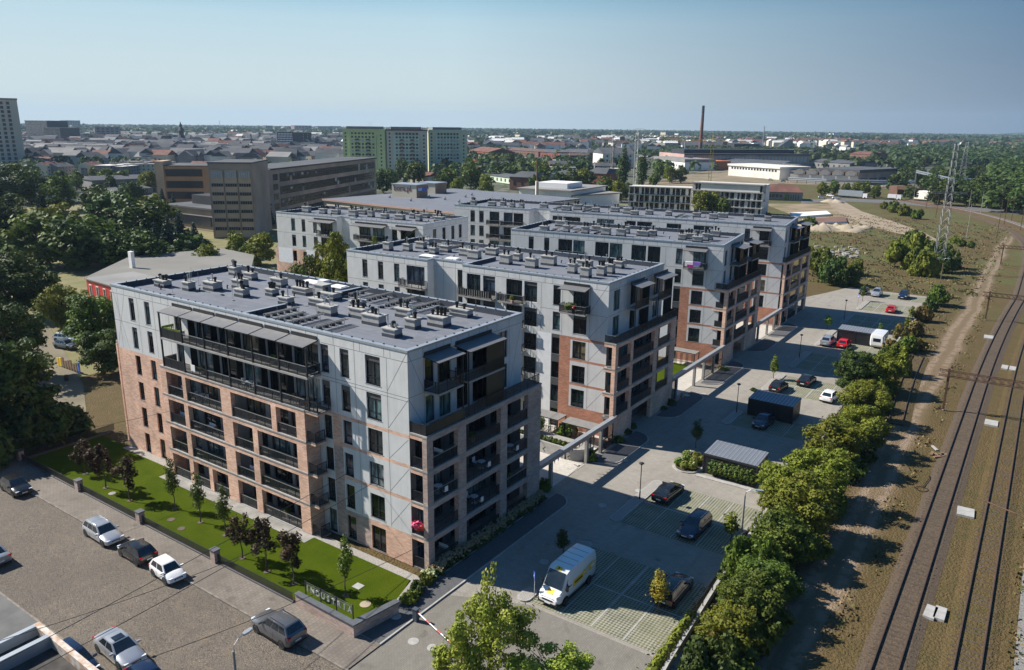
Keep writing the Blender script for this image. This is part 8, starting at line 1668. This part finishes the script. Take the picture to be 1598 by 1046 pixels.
# everything farther than that is one mass of roofs
def mass(name, n, seed, px0, px1, y0, y1, kinds):
    r = random.Random(seed); b = MB()
    for i in range(n):
        p = at(r.uniform(px0, px1), y0+(y1-y0)*r.random()); W_, D2, H = r.uniform(12, 30), r.uniform(10, 14), r.uniform(6, 13); a = r.choice([.5, 2.07])+r.uniform(-.2, .2); wm, rm = r.choice(kinds); ca, sa = math.cos(a), math.sin(a)
        b.fn = lambda x, y, z: (p.x+x*ca-y*sa, p.y+x*sa+y*ca, z); b.box((-W_/2, -D2/2, -.3), (W_/2, D2/2, H), wm)
        Q = [(-W_/2-.3, -D2/2-.3, H), (W_/2+.3, -D2/2-.3, H), (W_/2+.3, D2/2+.3, H), (-W_/2-.3, D2/2+.3, H), (-W_/2, 0, H+4), (W_/2, 0, H+4)]
        for q in ((0, 1, 5, 4), (2, 3, 4, 5), (1, 2, 5), (3, 0, 4)): b.face([Q[j] for j in q], rm)
    b.fn = None; tag(b.build(name), kind='stuff')
mass('distant_roofs', 900, 5, -20, 560, 214, 262, [(m_greyr, m_greyroof), (m_cream, m_redroof), (m_palew, m_greyroof), (m_greyr, m_greyr), (m_white, m_greyroof), (m_cream, m_greyr), (m_palew, m_greyroof)])
mass('distant_roofs', 260, 6, 560, 1100, 215, 240, [(m_greyr, m_greyroof), (m_white, m_redroof), (m_palew, m_greyroof)]); mass('distant_roofs', 260, 7, 1100, 1610, 214, 232, [(m_white, m_redroof), (m_cream, m_redroof), (m_palew, m_greyroof)])
mass('distant_blocks', 240, 9, 540, 1340, 213, 236, [(m_white, m_greyr), (m_palew, m_palew), (m_greyr, m_white), (m_cream, m_palew)]); mass('distant_blocks', 120, 10, 40, 540, 206, 224, [(m_palew, m_greyr), (m_greyr, m_palew), (m_cream, m_greyr)])
# woods to the horizon
def woods(name, n, seed, sampler, q=9, s0=7., mat=f_far, lf=.8):
    r = np.random.default_rng(seed); P = sampler(r, n); n = len(P); m_ = n*q
    c = np.repeat(P, q, 0); S = np.repeat(r.uniform(.7, 1.3, n), q); d = r.normal(size=(m_, 3)); d /= np.linalg.norm(d, axis=1)[:, None]; d[:, 2] = np.abs(d[:, 2])
    k = s0*.62*S; pos = np.stack([c[:, 0]+d[:, 0]*k, c[:, 1]+d[:, 1]*k, 3+d[:, 2]*k*1.35], 1)
    nr = d+r.normal(size=(m_, 3))*.4; nr /= np.linalg.norm(nr, axis=1)[:, None]; a = np.cross(nr, r.normal(size=(m_, 3))); a /= np.linalg.norm(a, axis=1)[:, None]; b2 = np.cross(nr, a); sz = (k*lf)[:, None]
    V = np.stack([pos-a*sz, pos-b2*sz*.8, pos+a*sz, pos+b2*sz*.8], 1).reshape(-1, 3)
    me = bpy.data.meshes.new(name); me.vertices.add(len(V)); me.vertices.foreach_set('co', V.astype('f').ravel()); me.loops.add(len(V)); me.loops.foreach_set('vertex_index', np.arange(len(V), dtype='i')); me.polygons.add(m_); me.polygons.foreach_set('loop_start', np.arange(0, len(V), 4, dtype='i')); me.materials.append(mat); me.update(calc_edges=True); tag(link(name, me), kind='stuff')
def polar(d0, d1, a0=-4, a1=72, power=.5, clump=None):
    def f(r, n):
        a = np.radians(r.uniform(a0, a1, n)); d = d0+(d1-d0)*r.random(n)**power; x = CAM[0]-np.sin(a)*d; y = CAM[1]+np.cos(a)*d
        if clump: k = (np.sin(x/clump+1)+np.sin(y/clump*1.3)+np.sin((x+y)/clump*.7)+r.normal(0, .5, n)) > .1; x, y = x[k], y[k]
        return np.stack([x, y], 1)
    return f
woods('woods', 15000, 1, polar(2300, 6300, power=.7), 7, 15); woods('woods', 9000, 2, polar(1200, 3000, clump=130), 9, 10); woods('woods', 3200, 3, polar(560, 1300, 20, 72, clump=55), 30, 7., lf=.42); woods('woods', 3200, 4, polar(900, 1500, -4, 9, clump=90), 30, 9., lf=.42); woods('woods', 1100, 5, polar(430, 900, -6, 3.2), 110, 9, f_dark, .26); woods('woods', 1500, 6, polar(800, 1300, 9, 22, clump=70), 24, 7.5, lf=.5)
b = MB(); r2 = random.Random(4); rows = []
for (d, hm) in ((7000, 0), (7400, 1)):
    rows.append([(CAM[0]-math.sin(R_(a))*d, CAM[1]+math.cos(R_(a))*d, -1 if hm == 0 else 6+4*math.sin(a*.9+2)+(52*max(0, 1-abs(a+1)/5.5)**.7)) for a in np.arange(-8, 76, 1.)])
for i in range(len(rows[0])-1): b.face([rows[0][i], rows[0][i+1], rows[1][i+1], rows[1][i]], f_far)
tag(b.build('hills'), kind='structure')
# the air
b = MB(); b.box((-9500, -600, -1.6), (1500, 8200, 190), m_dark); hz = b.build('haze'); hz.data.materials.clear(); hm = bpy.data.materials.new('hazy_air'); t_, N_, L_ = nodes(hm); N_.remove(N_['Principled BSDF']); pv = N_.new('ShaderNodeVolumePrincipled'); pv.inputs['Color'].default_value = (.5, .7, .95, 1); pv.inputs['Density'].default_value = 8e-5; pv.inputs['Anisotropy'].default_value = .1; L_.new(pv.outputs[0], N_['Material Output'].inputs['Volume']); hz.data.materials.append(hm); tag(hz, kind='stuff')

# look-alikes of small groups are told apart by their order in the view
ORD = 'first second third fourth fifth sixth seventh eighth ninth tenth eleventh twelfth thirteenth fourteenth fifteenth sixteenth seventeenth eighteenth nineteenth twentieth'.split()+['twenty-'+q for q in 'first second third fourth fifth sixth seventh eighth ninth'.split()]
sets = {}
for o in C.objects:
    if o.parent is None and o.get('label') and o.get('group'): sets.setdefault((o['label'], o['group']), []).append(o)
for (l, g), os_ in sets.items():
    if 1 < len(os_) <= 29 and len(l.split()) <= 12:
        def sx(o): v = o.location-Vector(CAM); return v.dot(RT)/v.dot(FW)
        os_.sort(key=sx)
        for i, o in enumerate(os_): o['label'] = l+', '+ORD[i]+' from the left'
